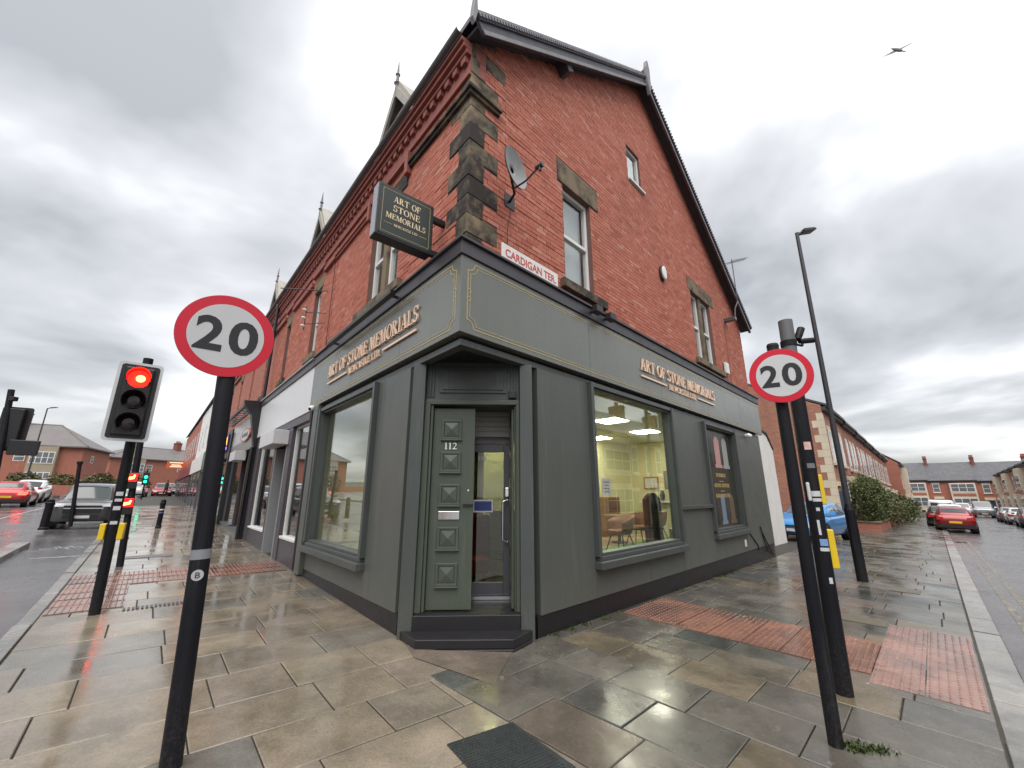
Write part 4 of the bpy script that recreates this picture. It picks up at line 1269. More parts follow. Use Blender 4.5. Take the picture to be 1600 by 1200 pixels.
# ------------------------------------------------------------------ things fixed to the corner building
# projecting box sign
SU = .62
FS = Lo(FL.p(SU, 0, 0), NL, -DL, (0, 0, 1))        # x out from the wall, y towards the camera
t = T("projecting_sign", "square dark green box sign jutting from the brick corner", "shop sign", FL.p(SU, -.1, 4.6))
A0, A1, Z0, Z1 = .085, .845, 4.60, 5.33
t.part("sign_box", MB().box(FS, A0, A1, -.17, 0, Z0, Z1), simple("sign_black_metal", (0.012, 0.013, 0.016), 0.4), bevel=0.006)
face = t.part("sign_face", MB().box(FS, A0 + .025, A1 - .025, -.01, .006, Z0 + .025, Z1 - .025), simple("sign_green", (0.018, 0.026, 0.020), 0.35, var=0.08), bevel=0.002)
t.part("end_panel", MB().box(FS, A1 - .001, A1 + .006, -.155, -.015, Z0 + .01, Z1 - .01), simple("sign_edge_grey", (0.30, 0.31, 0.34), 0.3))
FSr = Lo(FL.p(SU, 0, 0), -NL, -DL, (0, 0, 1))      # reading direction
mid = -(A0 + A1) / 2
for txt, w, c, h in (("ART OF", .37, 5.115, .088), ("STONE", .37, 4.985, .088), ("MEMORIALS", .54, 4.865, .076), ("NEWCASTLE LTD", .32, 4.775, .034)):
    letters(t, FSr, txt, mid - w / 2, mid + w / 2, c, c + h, .005, .011, simple("pale_gold_lettering", (0.80, 0.64, 0.42), 0.35, metal=0.2), face)
for s in (-1, 1): t.part("rule", MB().box(FSr, mid + s * .235 - .055, mid + s * .235 + .055, .005, .0095, 4.789, 4.795), M_GOLD, face)
mb = MB()
for x0, x1, z0, z1 in ((A0 + .055, A1 - .055, Z1 - .066, Z1 - .061), (A0 + .055, A1 - .055, Z0 + .061, Z0 + .066), (A0 + .055, A0 + .060, Z0 + .0665, Z1 - .0665), (A1 - .060, A1 - .055, Z0 + .0665, Z1 - .0665)):
    mb.box(FS, x0, x1, .005, .008, z0, z1)
t.part("gold_border", mb, M_GOLD, face)
for z in (4.68, 5.20): t.part("bracket", MB().box(FS, -.14, A0 + .01, -.12, -.05, z - .04, z + .04), M_BLACK, bevel=0.006)
for x, z in ((A0 + .04, Z0 + .04), (A1 - .04, Z0 + .04), (A0 + .04, Z1 - .04), (A1 - .04, Z1 - .04)):
    t.part("screw", MB().lathe(FS.p(x, .006, z), FS.y, [(0, .009), (.004, .007)], 10), M_BLACK)

# street name plate
t = T("street_name_plate", "white street name plate with red lettering on the brick corner", "street sign", FR.p(.6, .03, 4.5))
t.part("plate", MB().box(FR, .595, 1.755, .03, .05, 4.527, 4.78), simple("enamel_white", (0.70, 0.69, 0.66), 0.35, var=0.08, streak=0.08), bevel=0.004)
mb = MB(); sans(mb, FR, "CARDIGAN TER.", .655, 1.70, 4.60, 4.72, .049, .0525)
t.part("lettering", mb, simple("enamel_red", (0.50, 0.05, 0.04), 0.4))
for v in (.8, 1.5): t.part("wall_spacer", MB().box(FR, v, v + .04, B_D, .03, 4.62, 4.66), M_BLACK)

# satellite dish
t = T("satellite_dish", "grey satellite dish on a wall arm beside the stone quoins", "satellite dish", FR.p(.88, B_D, 5.66))
ctr = FR.p(.60, .22, 5.80)
ax = Vector((.82, -.58, .08)).normalized()
sx = ax.cross(Vector((0, 0, 1))).normalized(); sz = sx.cross(ax).normalized()
def dish(off, rw, rh, depth):
    vs = []; n = 28; rings = 6
    for k in range(1, rings + 1):
        r = k / rings
        for i in range(n):
            th = 2 * math.pi * i / n
            vs.append(ctr + sx * (rw * r * math.cos(th)) + sz * (rh * r * math.sin(th)) + ax * (depth * r * r + off))
    fs = [tuple(range(n))]
    for k in range(rings - 1):
        for i in range(n):
            j = (i + 1) % n
            fs.append((k * n + i, k * n + j, (k + 1) * n + j, (k + 1) * n + i))
    return vs, fs
mb = MB(); v1, f1 = dish(0, .25, .31, .075); mb.add(v1, f1); v2, f2 = dish(-.012, .252, .312, .075); mb.add(v2, f2, True)
t.part("reflector", mb, simple("dish_grey", (0.22, 0.22, 0.225), 0.5, var=0.25, vs=8), smooth=True)
lnbp = ctr + ax * .42 - sz * .20
mb = MB(); mb.path([ctr - sz * .31 + ax * .02, ctr - sz * .30 + ax * .2, lnbp], .012, 8)
t.part("feed_arm", mb, M_BLACK)
mb = MB(); mb.tube(lnbp - ax * -.05, lnbp - ax * .06, .035, .028, 12); mb.tube(lnbp + sz * .02, lnbp - sz * .07, .02, .02, 8)
t.part("receiver_head", mb, M_BLACK)
mb = MB(); mb.path([ctr - ax * .03, FR.p(.86, .02, 5.70), FR.p(.90, B_D, 5.66)], .02, 8); mb.box(FR, .80, 1.0, B_D, B_D + .015, 5.56, 5.78)
t.part("wall_bracket", mb, M_BLACK)
mb = MB(); mb.path([FR.p(.93, B_D + .01, 5.58), FR.p(.86, B_D + .012, 5.2), FR.p(.84, B_D + .012, 4.62), FR.p(.80, B_D + .012, 4.55)], .004, 5)
t.part("cable", mb, M_BLACK)

# television aerial on the rear verge
t = T("tv_aerial", "thin television aerial strapped to the rear verge", "aerial", FR.p(10.6, .1, 7.0))
base = FR.p(10.3, VG + .05, 6.75)
mb = MB(); mb.path([base, base + Vector((.05, 0, .35)), base + DR * .55 + Vector((0, 0, .75)), base + DR * .62 + Vector((0, 0, 2.3))], .016, 6)
t.part("mast", mb, M_ALU)
top = base + DR * .62 + Vector((0, 0, 2.2))
bd = (DR * .8 + NR * .35 + Vector((0, 0, .35))).normalized()
mb = MB(); mb.tube(top - bd * .3, top + bd * .75, .011, .011, 6)
cr_ = bd.cross(Vector((0, 0, 1))).normalized()
for i in range(9):
    q = top + bd * (-.1 + i * .1); mb.tube(q - cr_ * (.2 - i * .008), q + cr_ * (.2 - i * .008), .005, .005, 5)
t.part("elements", mb, M_ALU)
t.part("wall_clamp", MB().box(FR, 10.22, 10.38, B_D, VG + .07, 6.70, 6.80), M_ALU)
mb = MB(); mb.path([base, FR.p(10.15, B_D + .012, 6.6), FR.p(10.1, B_D + .012, 5.2), FR.p(10.05, B_D + .012, 4.56)], .005, 5)
t.part("cable", mb, M_BLACK)

t = T("wall_light", "oval white bulkhead light high on the brick gable", "wall light", FR.p(5.94, B_D, 6.5))
mb = MB(); ct = FR.p(5.94, B_D, 6.58)
def oval(F, a, c, ra, rc, b0, b1, n=20): return [(a + ra * math.cos(2 * math.pi * i / n), c + rc * math.sin(2 * math.pi * i / n)) for i in range(n)], b0, b1
t.part("base", MB().prism(FR, *oval(FR, 5.94, 6.58, .13, .20, B_D, B_D + .05)), M_BLACK, bevel=0.01)
t.part("diffuser", MB().prism(FR, *oval(FR, 5.94, 6.58, .105, .175, B_D + .05, B_D + .10)), M_WHITE, bevel=0.03)
t = T("alarm_box", "small white alarm box beside the paired upstairs windows", "alarm box", FR.p(9.68, B_D, 4.9))
t.part("cover", MB().box(FR, 9.56, 9.80, B_D, B_D + .09, 4.90, 5.24), M_WHITE, bevel=0.02)
t.part("back_plate", MB().box(FR, 9.54, 9.82, B_D - .002, B_D + .02, 4.86, 5.22), M_BLACK)
def cctv(p, n, aim, label):
    t = T("security_camera", label, "camera", p, "white security cameras below the fascia")
    p = Vector(p)
    t.part("mount", MB().lathe(p, n, [(0, .05), (.03, .05), (.05, .03)], 16), M_WHITE, smooth=False)
    c = p + n * .09
    vs = MB(); vs.lathe(c - Vector(aim) * .07, aim, [(0, .02), (.02, .05), (.06, .062), (.12, .055), (.14, .04)], 16)
    t.part("camera_body", vs, M_WHITE, smooth=True)
    t.part("lens", MB().lathe(c + Vector(aim) * .065, aim, [(0, .036), (.012, .03)], 14), M_BLACK)
cctv(FR.p(10.2, 0, 3.18), NR, (NR * .7 + DR * .5 + Vector((0, 0, -.4))).normalized(), "white dome security camera at the far end of the side shopfront")
cctv(FL.p(5.42, -.02, 3.32), NL, (NL * .7 - DL * .5 + Vector((0, 0, -.35))).normalized(), "white dome security camera by the white neighbouring fascia")
def trough(F, a0, a1, label):
    t = T("sign_light", label, "sign light", F.p(a0, .1, 4.45), "slim black trough lights over the fascia lettering")
    t.part("lamp_trough", MB().box(F, a0, a1, .17, .25, 4.33, 4.40), M_BLACK, bevel=0.01)
    for a in (a0 + .15, a1 - .15): t.part("arm", MB().box(F, a - .02, a + .02, .07, .18, 4.36, 4.39), M_BLACK)
trough(FL, 1.45, 4.3, "slim black trough light over the main road lettering")
t = T("floodlight", "pair of small black floodlights on the side cornice", "floodlight", FR.p(2.7, .1, 4.4))
for a in (2.55, 2.95):
    t.part("lamp", MB().prism(FR, [(a - .09, 4.36), (a + .09, 4.36), (a + .08, 4.48), (a - .08, 4.48)], .14, .26), M_BLACK, bevel=0.01)
    t.part("bracket", MB().box(FR, a - .02, a + .02, .05, .145, 4.40, 4.43), M_BLACK)
mb = MB(); mb.path([FR.p(8.95, .01, .70), FR.p(9.3, .012, .66), FR.p(9.9, .012, .30), FR.p(9.95, .0, .2)], .012, 6)
single("wall_cable", "loose black cable looping below the last side window", "cable", mb, M_BLACK)
mb = MB(); mb.path([FR.p(10.3, .012, .75), FR.p(10.35, .02, .62), FR.p(11.0, .02, .05), FR.p(11.3, .02, -.05)], .014, 6); mb.path([FR.p(10.35, .02, .62), FR.p(10.6, .02, .1)], .012, 6)
single("conduit", "black conduit with two tails near the wall end", "cable", mb, M_BLACK)
single("wall_vent", "small white vent cover low on the side wall", "vent", MB().box(FR, 8.85, 8.95, .0, .025, .36, .52), M_WHITE, bevel=0.006)

# ------------------------------------------------------------------ ground, road, pavements
def sheet(F, a0, a1, b0, b1, z):
    mb = MB(); mb.add([F.g(a0, b0, z), F.g(a1, b0, z), F.g(a1, b1, z), F.g(a0, b1, z)], [(0, 1, 2, 3)], F.flip); return mb
struct("ground", sheet(W0, -1500, 1500, -1500, 1500, -.30), M_GROUND, "ground beyond the streets")
struct("road", sheet(W0, -170, 170, -170, 190, -.11), M_ASPH, "wet tarmac road at the junction")

K_L, K_R = 3.26, 3.74            # kerb lines
pave = MB()
pts = [meet(-12, -.0), FR.p(115, 0), FR.p(115, K_R)]
cx = meet(K_L - 2.2, K_R - 2.2)
for i in range(9):
    th = i / 8
    d0 = NR * math.cos(th * math.pi / 2) + NL * math.sin(th * math.pi / 2)
    pts.append(cx + d0.normalized() * 2.2)
pts += [FL.p(75, K_L), FL.p(75, -12)]
pave.plan([tuple(p[:2]) for p in ([FR.p(22, -9)] + [FR.p(22, 0)] + [FR.p(115, 0), FR.p(115, K_R)] + pts[3:-2] + [FL.p(75, K_L), FL.p(75, -9)])], -.25, -.022, True)
pavement = struct("pavement", pave, M_JOINT, "wet flagged pavement wrapping the corner")

def inset_poly(poly, k):
    """move every edge of a convex outline inward by k"""
    n = len(poly); out = poly
    for i in range(n):
        p, q = poly[i], poly[(i + 1) % n]
        dx, dy = q[0] - p[0], q[1] - p[1]; L = math.hypot(dx, dy)
        if L < 1e-5: continue
        nx, ny = dy / L, -dx / L            # outward for a counter-clockwise outline
        out = clip_poly(out, nx, ny, nx * p[0] + ny * p[1] - k)
        if len(out) < 3: return []
    return out
def flag_mesh(poly, top=0.0, joint=.005):
    """one flagstone from a convex outline: a top with a small chamfer and sides"""
    n = len(poly)
    area = sum(poly[i][0] * poly[(i + 1) % n][1] - poly[(i + 1) % n][0] * poly[i][1] for i in range(n))
    if abs(area) < .03: return None
    if area < 0: poly = poly[::-1]
    o1, o2 = inset_poly(poly, joint), inset_poly(poly, joint + .006)
    if len(o1) != len(o2) or len(o1) < 3: return None
    n = len(o1)
    cxm = sum(p[0] for p in o1) / n; cym = sum(p[1] for p in o1) / n
    tilt = (random.uniform(-.004, .004), random.uniform(-.004, .004)); h0 = top + random.uniform(-.0025, .0025)
    mb = MB(); vs = []
    for o, z in ((o1, -.06), (o1, -.005), (o2, 0.0)):
        for q in o: vs.append(Vector((q[0], q[1], gz(*q) + z + h0 + tilt[0] * (q[0] - cxm) + tilt[1] * (q[1] - cym))))
    fs = [tuple(range(2 * n, 3 * n))]
    for r in (0, 1):
        for i in range(n):
            j = (i + 1) % n
            fs.append((r * n + i, r * n + j, (r + 1) * n + j, (r + 1) * n + i))
    mb.add(vs, fs)
    return mb
def half(poly, P0, nrm):
    """keep the side of poly where (p-P0).nrm <= 0"""
    return clip_poly(poly, nrm.x, nrm.y, nrm.x * P0.x + nrm.y * P0.y)
TACT_R = [(2.93, 4.17, .06, 2.72), (2.70, 5.26, 2.72, 3.46)]
TACT_L = [(5.75, 6.97, .06, 2.35), (4.15, 6.97, 2.35, 3.08)]
def in_rects(a, b, rects): return any(r[0] < a < r[1] and r[2] < b < r[3] for r in rects)
n_flag = [0, 0]
far_flags = MB()
def lay_flags(F, a0, a1, b0, b1, wid, seam, mat, tact, side, start_b=0.0, near_max=28, lens=(.55, 1.0)):
    a = a0; row = 0
    while a < a1:
        w = random.choice(wid)
        b = b0 - random.uniform(0, .5)
        while b < b1:
            l = random.uniform(*lens)
            c0, c1 = max(b, b0), min(b + l, b1)
            if b1 - c1 < .18: c1 = b1; 
            b = b + l if c1 < b1 else b1 + 1
            if c1 - c0 < .12: continue
            ca, cb_ = a + w / 2, (c0 + c1) / 2
            if all(in_rects(x, y, tact) for x, y in ((a + .02, c0 + .02), (a + w - .02, c0 + .02), (a + w - .02, c1 - .02), (a + .02, c1 - .02))): continue
            poly = [tuple(F.p(x, y)[:2]) for x, y in ((a, c0), (a + w, c0), (a + w, c1), (a, c1))]
            poly = seam(poly, a, w)
            if len(poly) < 3: continue
            m = flag_mesh(poly)
            if m is None: continue
            if a < near_max and n_flag[side] < 298:
                me = m.mesh("flagstone"); link("flagstone", me, mat, pavement); n_flag[side] += 1
            else: far_flags.add(m.v, m.f)
        a += w; row += 1
SEAM_V = -.20
def seam_L(poly, a, w):
    if a + w < .30: poly = half(poly, FR.p(SEAM_V, 0), DR)
    return poly
def seam_R(poly, a, w):
    poly = half(poly, FR.p(SEAM_V, 0), -DR)
    if len(poly) < 3: return poly
    return poly
lay_flags(FL, -3.3, 34, -.02, K_L - .16, (.53, .56, .59), seam_L, M_FLAG, TACT_L, 0, near_max=30)
lay_flags(FR, SEAM_V - .0, 34, -.02, K_R - .26, (.50, .53, .56), seam_R, M_FLAG2, TACT_R, 1, near_max=26, lens=(.5, .78))
lay_flags(FR, 34.2, 60, 1.35, K_R - .26, (.56,), lambda p, a, w: p, M_FLAG2, [], 1, near_max=0)
link("far_flagstones", far_flags.mesh("far_flagstones"), M_FLAG2, pavement, kind="stuff")
# stone apron in front of the step
ap = [PLn, PRn, FR.p(.72, .10), FR.p(.10, .50), FL.p(.42, .12), FL.p(.78, .03)]
m = MB(); vs = [Vector((p.x, p.y, gz(p.x, p.y) + .005)) for p in ap]; m.add(vs, [tuple(range(len(vs)))])
link("door_apron", m.mesh("door_apron"), paving("apron_concrete", [(0, (0.15, 0.12, 0.095)), (1, (0.17, 0.135, 0.11))]), pavement)

# tactile slabs with blisters, one mesh shared by all
def tactile_mesh(name, s=.40, k=6):
    mb = MB()
    h = s / 2 - .004
    mb.box(W0, -h, h, -h, h, -.04, 0)
    st = s / k
    for i in range(k):
        for j in range(k):
            x, y = -s / 2 + st * (i + .5), -s / 2 + st * (j + .5)
            vs = []
            for r, z in ((.0165, -.001), (.011, .0065)):
                for q in range(6):
                    th = math.pi / 3 * q
                    vs.append(Vector((x + r * math.cos(th), y + r * math.sin(th), z)))
            mb.add(vs, [tuple(range(6, 12))] + [(q, (q + 1) % 6, (q + 1) % 6 + 6, q + 6) for q in range(6)])
    return mb
tm_r = tactile_mesh("t").mesh("tactile_slab"); tm_r.materials.append(M_TACT)
tm_p = tactile_mesh("t").mesh("tactile_slab"); tm_p.materials.append(M_TACTP)
def lay_tactile(F, rect, me):
    a0, a1, b0, b1 = rect
    na, nb = max(1, round((a1 - a0) / .40)), max(1, round((b1 - b0) / .40))
    sa, sb = (a1 - a0) / na, (b1 - b0) / nb
    for i in range(na):
        for j in range(nb):
            a, b = a0 + sa * (i + .5), b0 + sb * (j + .5)
            o = bpy.data.objects.new("tactile_slab", me); COL.objects.link(o); o.parent = pavement
            q = F.g(a, b, .008 + random.uniform(-.002, .002))
            X, Y = F.x * (sa / .40), (F.y if not F.flip else -F.y) * (sb / .40)
            zx = gz(X.x, X.y); zy = gz(Y.x, Y.y)
            o.matrix_local = Matrix(((X.x, Y.x, 0, q.x), (X.y, Y.y, 0, q.y), (zx, zy, 1, q.z), (0, 0, 0, 1)))
lay_tactile(FR, TACT_R[0], tm_r); lay_tactile(FR, TACT_R[1], tm_p)
lay_tactile(FL, (TACT_L[0][0], TACT_L[0][1], .06, 1.2), tm_r); lay_tactile(FL, (TACT_L[0][0], TACT_L[0][1], 1.2, 2.35), tm_p); lay_tactile(FL, TACT_L[1], tm_p)

# kerb stones (dropped by the crossings)
def kerb_run(F, a0, a1, d0, d1, step, drop):
    a = a0
    while a < a1 - .05:
        b = min(a + step, a1)
        h = 0.0 if not drop else -.016 * max(0.0, min(1.0, min((a + b) / 2 - drop[0], drop[1] - (a + b) / 2) / .9 + .5))
        poly = [tuple(F.p(x, y)[:2]) for x, y in ((a, d0), (b, d0), (b, d1), (a, d1))]
        m = flag_mesh(poly, h, .004)
        # carry the face down to the road
        lo = MB(); lo.plan([tuple(F.p(x, y)[:2]) for x, y in ((a + .004, d0 + .004), (b - .004, d0 + .004), (b - .004, d1 - .004), (a + .004, d1 - .004))], -.16, h - .012, True)
        m.add(lo.v, lo.f)
        link("kerb_stone", m.mesh("kerb_stone"), M_KERB, pavement)
        a = b
kerb_run(FR, -.5, 26, K_R - .25, K_R, .91, (2.4, 5.6)); kerb_run(FR, 26, 60, K_R - .25, K_R, 3.4, None)
kerb_run(FL, -.7, 24, K_L - .15, K_L, .91, (3.9, 7.2)); kerb_run(FL, 24, 75, K_L - .15, K_L, 5.1, None)
# the dark inspection cover near the camera
ic = T("inspection_cover", "dark patterned inspection cover in the foreground paving", "inspection cover", FR.g(-.45, 1.3, .01))
q = [FR.g(-.70, .92, .0), FR.g(-.20, 1.02, .0), FR.g(-.27, 1.62, .0), FR.g(-.80, 1.52, .0)]
m = MB(); m.plan([tuple(p[:2]) for p in q], -.04, .009, True); ic.part("cover_plate", m, simple("cast_iron_wet", (0.03, 0.035, 0.034), 0.3, var=0.4, vs=10, bump=0.6, bs=90))
e0, e1, e3 = q[0], q[1] - q[0], q[3] - q[0]
m = MB()
for i in range(22):
    for j in range(24):
        p = e0 + e1 * ((i + .5 + .5 * (j % 2)) / 23) + e3 * ((j + .5) / 24)
        s = .0055
        m.box(Lo((p.x, p.y, p.z + .009), e1, e3, (0, 0, 1)), -s, s, -s, s, -.002, .0035)
ic.part("tread_studs", m, simple("cast_iron_wet", (0.03, 0.035, 0.034), 0.3), kind="stuff")
for (a, b, w, l, lab) in ((5.05, 2.2, .38, .5, "square dark utility cover beside the pink tactile paving"), (8.2, 2.55, .45, .42, "pale square utility cover near the tall lamp post")):
    m = MB(); m.plan([tuple(FR.p(x, y)[:2]) for x, y in ((a, b), (a + w, b), (a + w, b + l), (a, b + l))], -.03, .008, True)
    t = T("utility_cover", lab, "utility cover", FR.g(a, b, 0)); t.part("lid", m, simple("rusty_lid", (0.10, 0.085, 0.055), 0.4, var=0.3, vs=8, bump=0.4))
m = MB(); m.plan([tuple(FL.p(x, y)[:2]) for x, y in ((8.7, 1.7), (9.1, 1.7), (9.1, 2.5), (8.7, 2.5))], -.03, .008, True)
t = T("utility_cover", "long grey utility cover beyond the crossing on the main road pavement", "utility cover", FL.g(8.9, 2.1, 0)); t.part("lid", m, simple("grey_lid", (0.09, 0.09, 0.09), 0.3, var=0.3, bump=0.4))
t = T("gully_grate", "narrow slotted gully grate beside the pink crossing slabs", "drain grate", FL.g(4.0, 2.2, 0))
for i in range(14):
    t.part("bar", MB().plan([tuple(FL.p(x, y)[:2]) for x, y in ((3.93, 1.75 + i * .045), (4.07, 1.75 + i * .045), (4.07, 1.775 + i * .045), (3.93, 1.775 + i * .045))], -.03, .008, True), simple("grate_iron", (0.03, 0.03, 0.03), 0.35))
# road markings
M_YLINE = worn_paint("worn_yellow_line", (0.30, 0.24, 0.12), .46, .66)
M_WLINE = worn_paint("worn_white_line", (0.50, 0.50, 0.48), .40, .60)
def marking(name, mb, mat, label): return struct(name, mb, mat, label)
for k, d in enumerate((4.0, 4.2)): marking("double_yellow_line", sheet(FR, 4.6, 27, d, d + .085, -.106), M_YLINE, ("inner", "outer")[k] + " worn yellow line along the side street kerb")
marking("cycle_lane_line", sheet(FL, 10.45, 10.57, 3.2, 4.1, -.106), M_WLINE, "white bar across the cycle lane")
marking("lane_line", sheet(FL, 13, 60, 6.9, 7.0, -.106), M_WLINE, "white line along the main road")
mb = MB()
def ring(cu, cd, r, w=.045):
    n = 20
    for i in range(n):
        t0, t1 = 2 * math.pi * i / n, 2 * math.pi * (i + 1) / n
        mb.add([FL.g(cu + math.cos(t) * rr * 1.35, cd + math.sin(t) * rr, -.106) for t, rr in ((t0, r), (t1, r), (t1, r - w), (t0, r - w))], [(0, 1, 2, 3)])
def stroke(u0, d0, u1, d1, w=.045):
    p, q = FL.g(u0, d0, -.1055), FL.g(u1, d1, -.1055); n = Vector((-(q - p).y, (q - p).x, 0)).normalized() * w / 2
    mb.add([p - n, q - n, q + n, p + n], [(0, 1, 2, 3)])
ring(12.2, 3.56, .17); ring(12.2, 4.02, .17)
stroke(12.2, 3.56, 12.65, 3.68); stroke(12.65, 3.68, 12.62, 3.9); stroke(12.62, 3.9, 12.2, 4.02); stroke(12.62, 3.9, 12.2, 3.78); stroke(12.2, 3.78, 12.65, 3.68); stroke(12.2, 3.78, 12.2, 3.56)
marking("cycle_symbol", mb, M_WLINE, "worn white bicycle symbol in the cycle lane")
mb = MB(); mb.plan([tuple(FL.p(a, b)[:2]) for a, b in ((6.5, 4.45), (13.0, 4.45), (13.0, 4.75), (6.5, 4.75))], -.2, 0.0, True)
struct("lane_divider_kerb", mb, M_KERB, "low kerb dividing cycle lane from road")
mb = MB(); mb.plan([tuple(FL.p(a, b)[:2]) for a, b in ((14, 13.2), (75, 10.5), (75, 30), (14, 30))], -.25, .0, True)
struct("far_pavement", mb, M_KERB, "pavement across the main road")
mb = MB(); mb.plan([tuple(FR.p(a, b)[:2]) for a, b in ((-1, 9.9), (112, 9.9), (112, 24), (-1, 24))], -.25, .0, True)
struct("opposite_pavement", mb, M_KERB, "pavement across the side street")
t = T("gully_grate", "dark kerbside gully with silt near the dark red hatchback", "drain grate", FR.g(25.7, 3.9, -.1))
t.part("grate_frame", MB().plan([tuple(FR.p(a, b)[:2]) for a, b in ((25.3, 3.78), (26.1, 3.78), (26.1, 4.2), (25.3, 4.2))], -.14, -.103, True), simple("grate_iron", (0.03, 0.03, 0.03), 0.35))
for i in range(7): t.part("bar", MB().plan([tuple(FR.p(a, b)[:2]) for a, b in ((25.36 + i * .1, 3.82), (25.41 + i * .1, 3.82), (25.41 + i * .1, 4.16), (25.36 + i * .1, 4.16))], -.1028, -.092, True), simple("grate_iron", (0.03, 0.03, 0.03), 0.35))
# weeds at the foot of the sign pole and moss along the wall
def tufts(name, pts, n, h, mat, label):
    mb = MB()
    for k in range(n):
        p = random.choice(pts); x, y = p[0] + random.gauss(0, p[2]), p[1] + random.gauss(0, p[3])
        b = Vector((x, y, gz(x, y)))
        a = random.uniform(0, 6.28); d = Vector((math.cos(a), math.sin(a), 0)); hh = h * random.uniform(.4, 1.2)
        s = Vector((-d.y, d.x, 0)) * random.uniform(.003, .008)
        tip = b + d * hh * random.uniform(.3, 1.1) + Vector((0, 0, hh))
        mid = b + d * hh * .3 + Vector((0, 0, hh * .6))
        mb.add([b - s, b + s, mid + s * .8, mid - s * .8, tip], [(0, 1, 2, 3), (3, 2, 4)])
    o = link(name, mb.mesh(name), mat); o["kind"] = "stuff"; o["label"] = label
    return o
M_GRASS = leaves("weed_green", (0.022, 0.036, 0.010), (0.045, 0.062, 0.016))
tufts("weeds", [(2.38, 3.25, .07, .03), (2.28, 3.27, .04, .03)], 420, .026, M_GRASS, "green weeds growing beside the sign pole foot")
mp = [(FR.p(a, .02).x, FR.p(a, .02).y, .05, .05) for a in (1.5, 1.8, 2.1, 2.5, 3, 4, 5, 5.5, 6, 6.5, 7, 7.5, 8, 9, 10)]
tufts("wall_moss", mp, 2500, .012, M_GRASS, "moss along the foot of the side wall")

# ------------------------------------------------------------------ street furniture
M_SIGNW = simple("sign_white_sheeting", (0.56, 0.57, 0.58), 0.45, var=0.04)
M_SIGNR = simple("sign_red_sheeting", (0.60, 0.012, 0.035), 0.4, var=0.05)
M_SIGNB = simple("sign_black_numerals", (0.02, 0.02, 0.024), 0.45, var=0.05)
M_SIGNG = simple("sign_grey_back", (0.25, 0.25, 0.26), 0.5)
def speed_sign(foot, top, pr, ctr, rad, face, label, roll=0.0):
    t = T("speed_limit_sign", label, "road sign", foot, "round speed limit signs on black poles")
    foot, top, ctr = Vector(foot), Vector(top), Vector(ctr)
    t.part("pole", MB().tube(foot, top, pr, pr, 24), M_POLE, smooth=False)
    t.part("pole_cap", MB().tube(top, top + (top - foot).normalized() * .02, pr * 1.06, pr * .9, 24), M_POLE)
    y = Vector(face).normalized(); x = Vector((-y.y, y.x, 0)).normalized()
    F = Lo(ctr, x, y, y.cross(x))
    def disc(r, b0, b1): return MB().prism(F, [(r * math.cos(2 * math.pi * i / 64), r * math.sin(2 * math.pi * i / 64)) for i in range(64)], b0, b1)
    pl = t.part("plate", disc(rad, -.012, 0), M_SIGNG)
    t.part("red_ring", disc(rad * .995, .0, .002), M_SIGNR, pl)
    t.part("white_face", disc(rad * .775, .002, .0035), M_SIGNW, pl)
    mb = MB(); k = rad / .30
    sans(mb, F, "2", -.188 * k, -.020 * k, -.125 * k, .125 * k, .0035, .005); sans(mb, F, "0", .012 * k, .195 * k, -.128 * k, .128 * k, .0035, .005)
    t.part("numerals", mb, M_SIGNB, pl)
    for dz in (-.5, .5): t.part("clip", MB().box(F, -.05, .05, -.05, -.012, dz * rad - .015, dz * rad + .015), M_SIGNG)
    return t
def gp(x, y, z=0.0): return Vector((x, y, gz(x, y) + z))
ls = speed_sign(gp(-1.975, 2.86), (-2.125, 2.90, 2.92), .056, (-2.075, 2.79, 2.71), .30, (2.10, -2.55, -.35), "larger round 20 sign on the black pole nearest the main road")
# sticker and reflective band on that pole
def pole_at(a, b, z):
    t_ = (z - a.z) / (b.z - a.z); return a + (b - a) * t_
pa, pb = gp(-1.975, 2.86), Vector((-2.125, 2.90, 2.92))
ls.part("reflective_band", MB().tube(pole_at(pa, pb, 1.19), pole_at(pa, pb, 1.25), .0572, .0572, 24, False), simple("grey_tape", (0.20, 0.21, 0.23), 0.4))
c = pole_at(pa, pb, 1.10); fy = Vector((.55, -.83, 0)).normalized()
F_ = Lo(c + fy * .0575, Vector((-fy.y, fy.x, 0)), fy, (0, 0, 1))
ls.part("round_sticker", MB().prism(F_, [(.033 * math.cos(i * .3142), .033 * math.sin(i * .3142)) for i in range(20)], 0, .0015), simple("sticker_grey", (0.40, 0.40, 0.42), 0.5))
mb = MB(); sans(mb, F_, "B", -.012, .014, -.017, .017, .0015, .0025); ls.part("sticker_print", mb, M_SIGNB)
speed_sign(gp(2.18, 3.29), (2.235, 3.31, 2.82), .045, (2.185, 3.20, 2.53), .222, (-2.0, -3.6, -.30), "smaller round 20 sign on the slim pole by the side street")

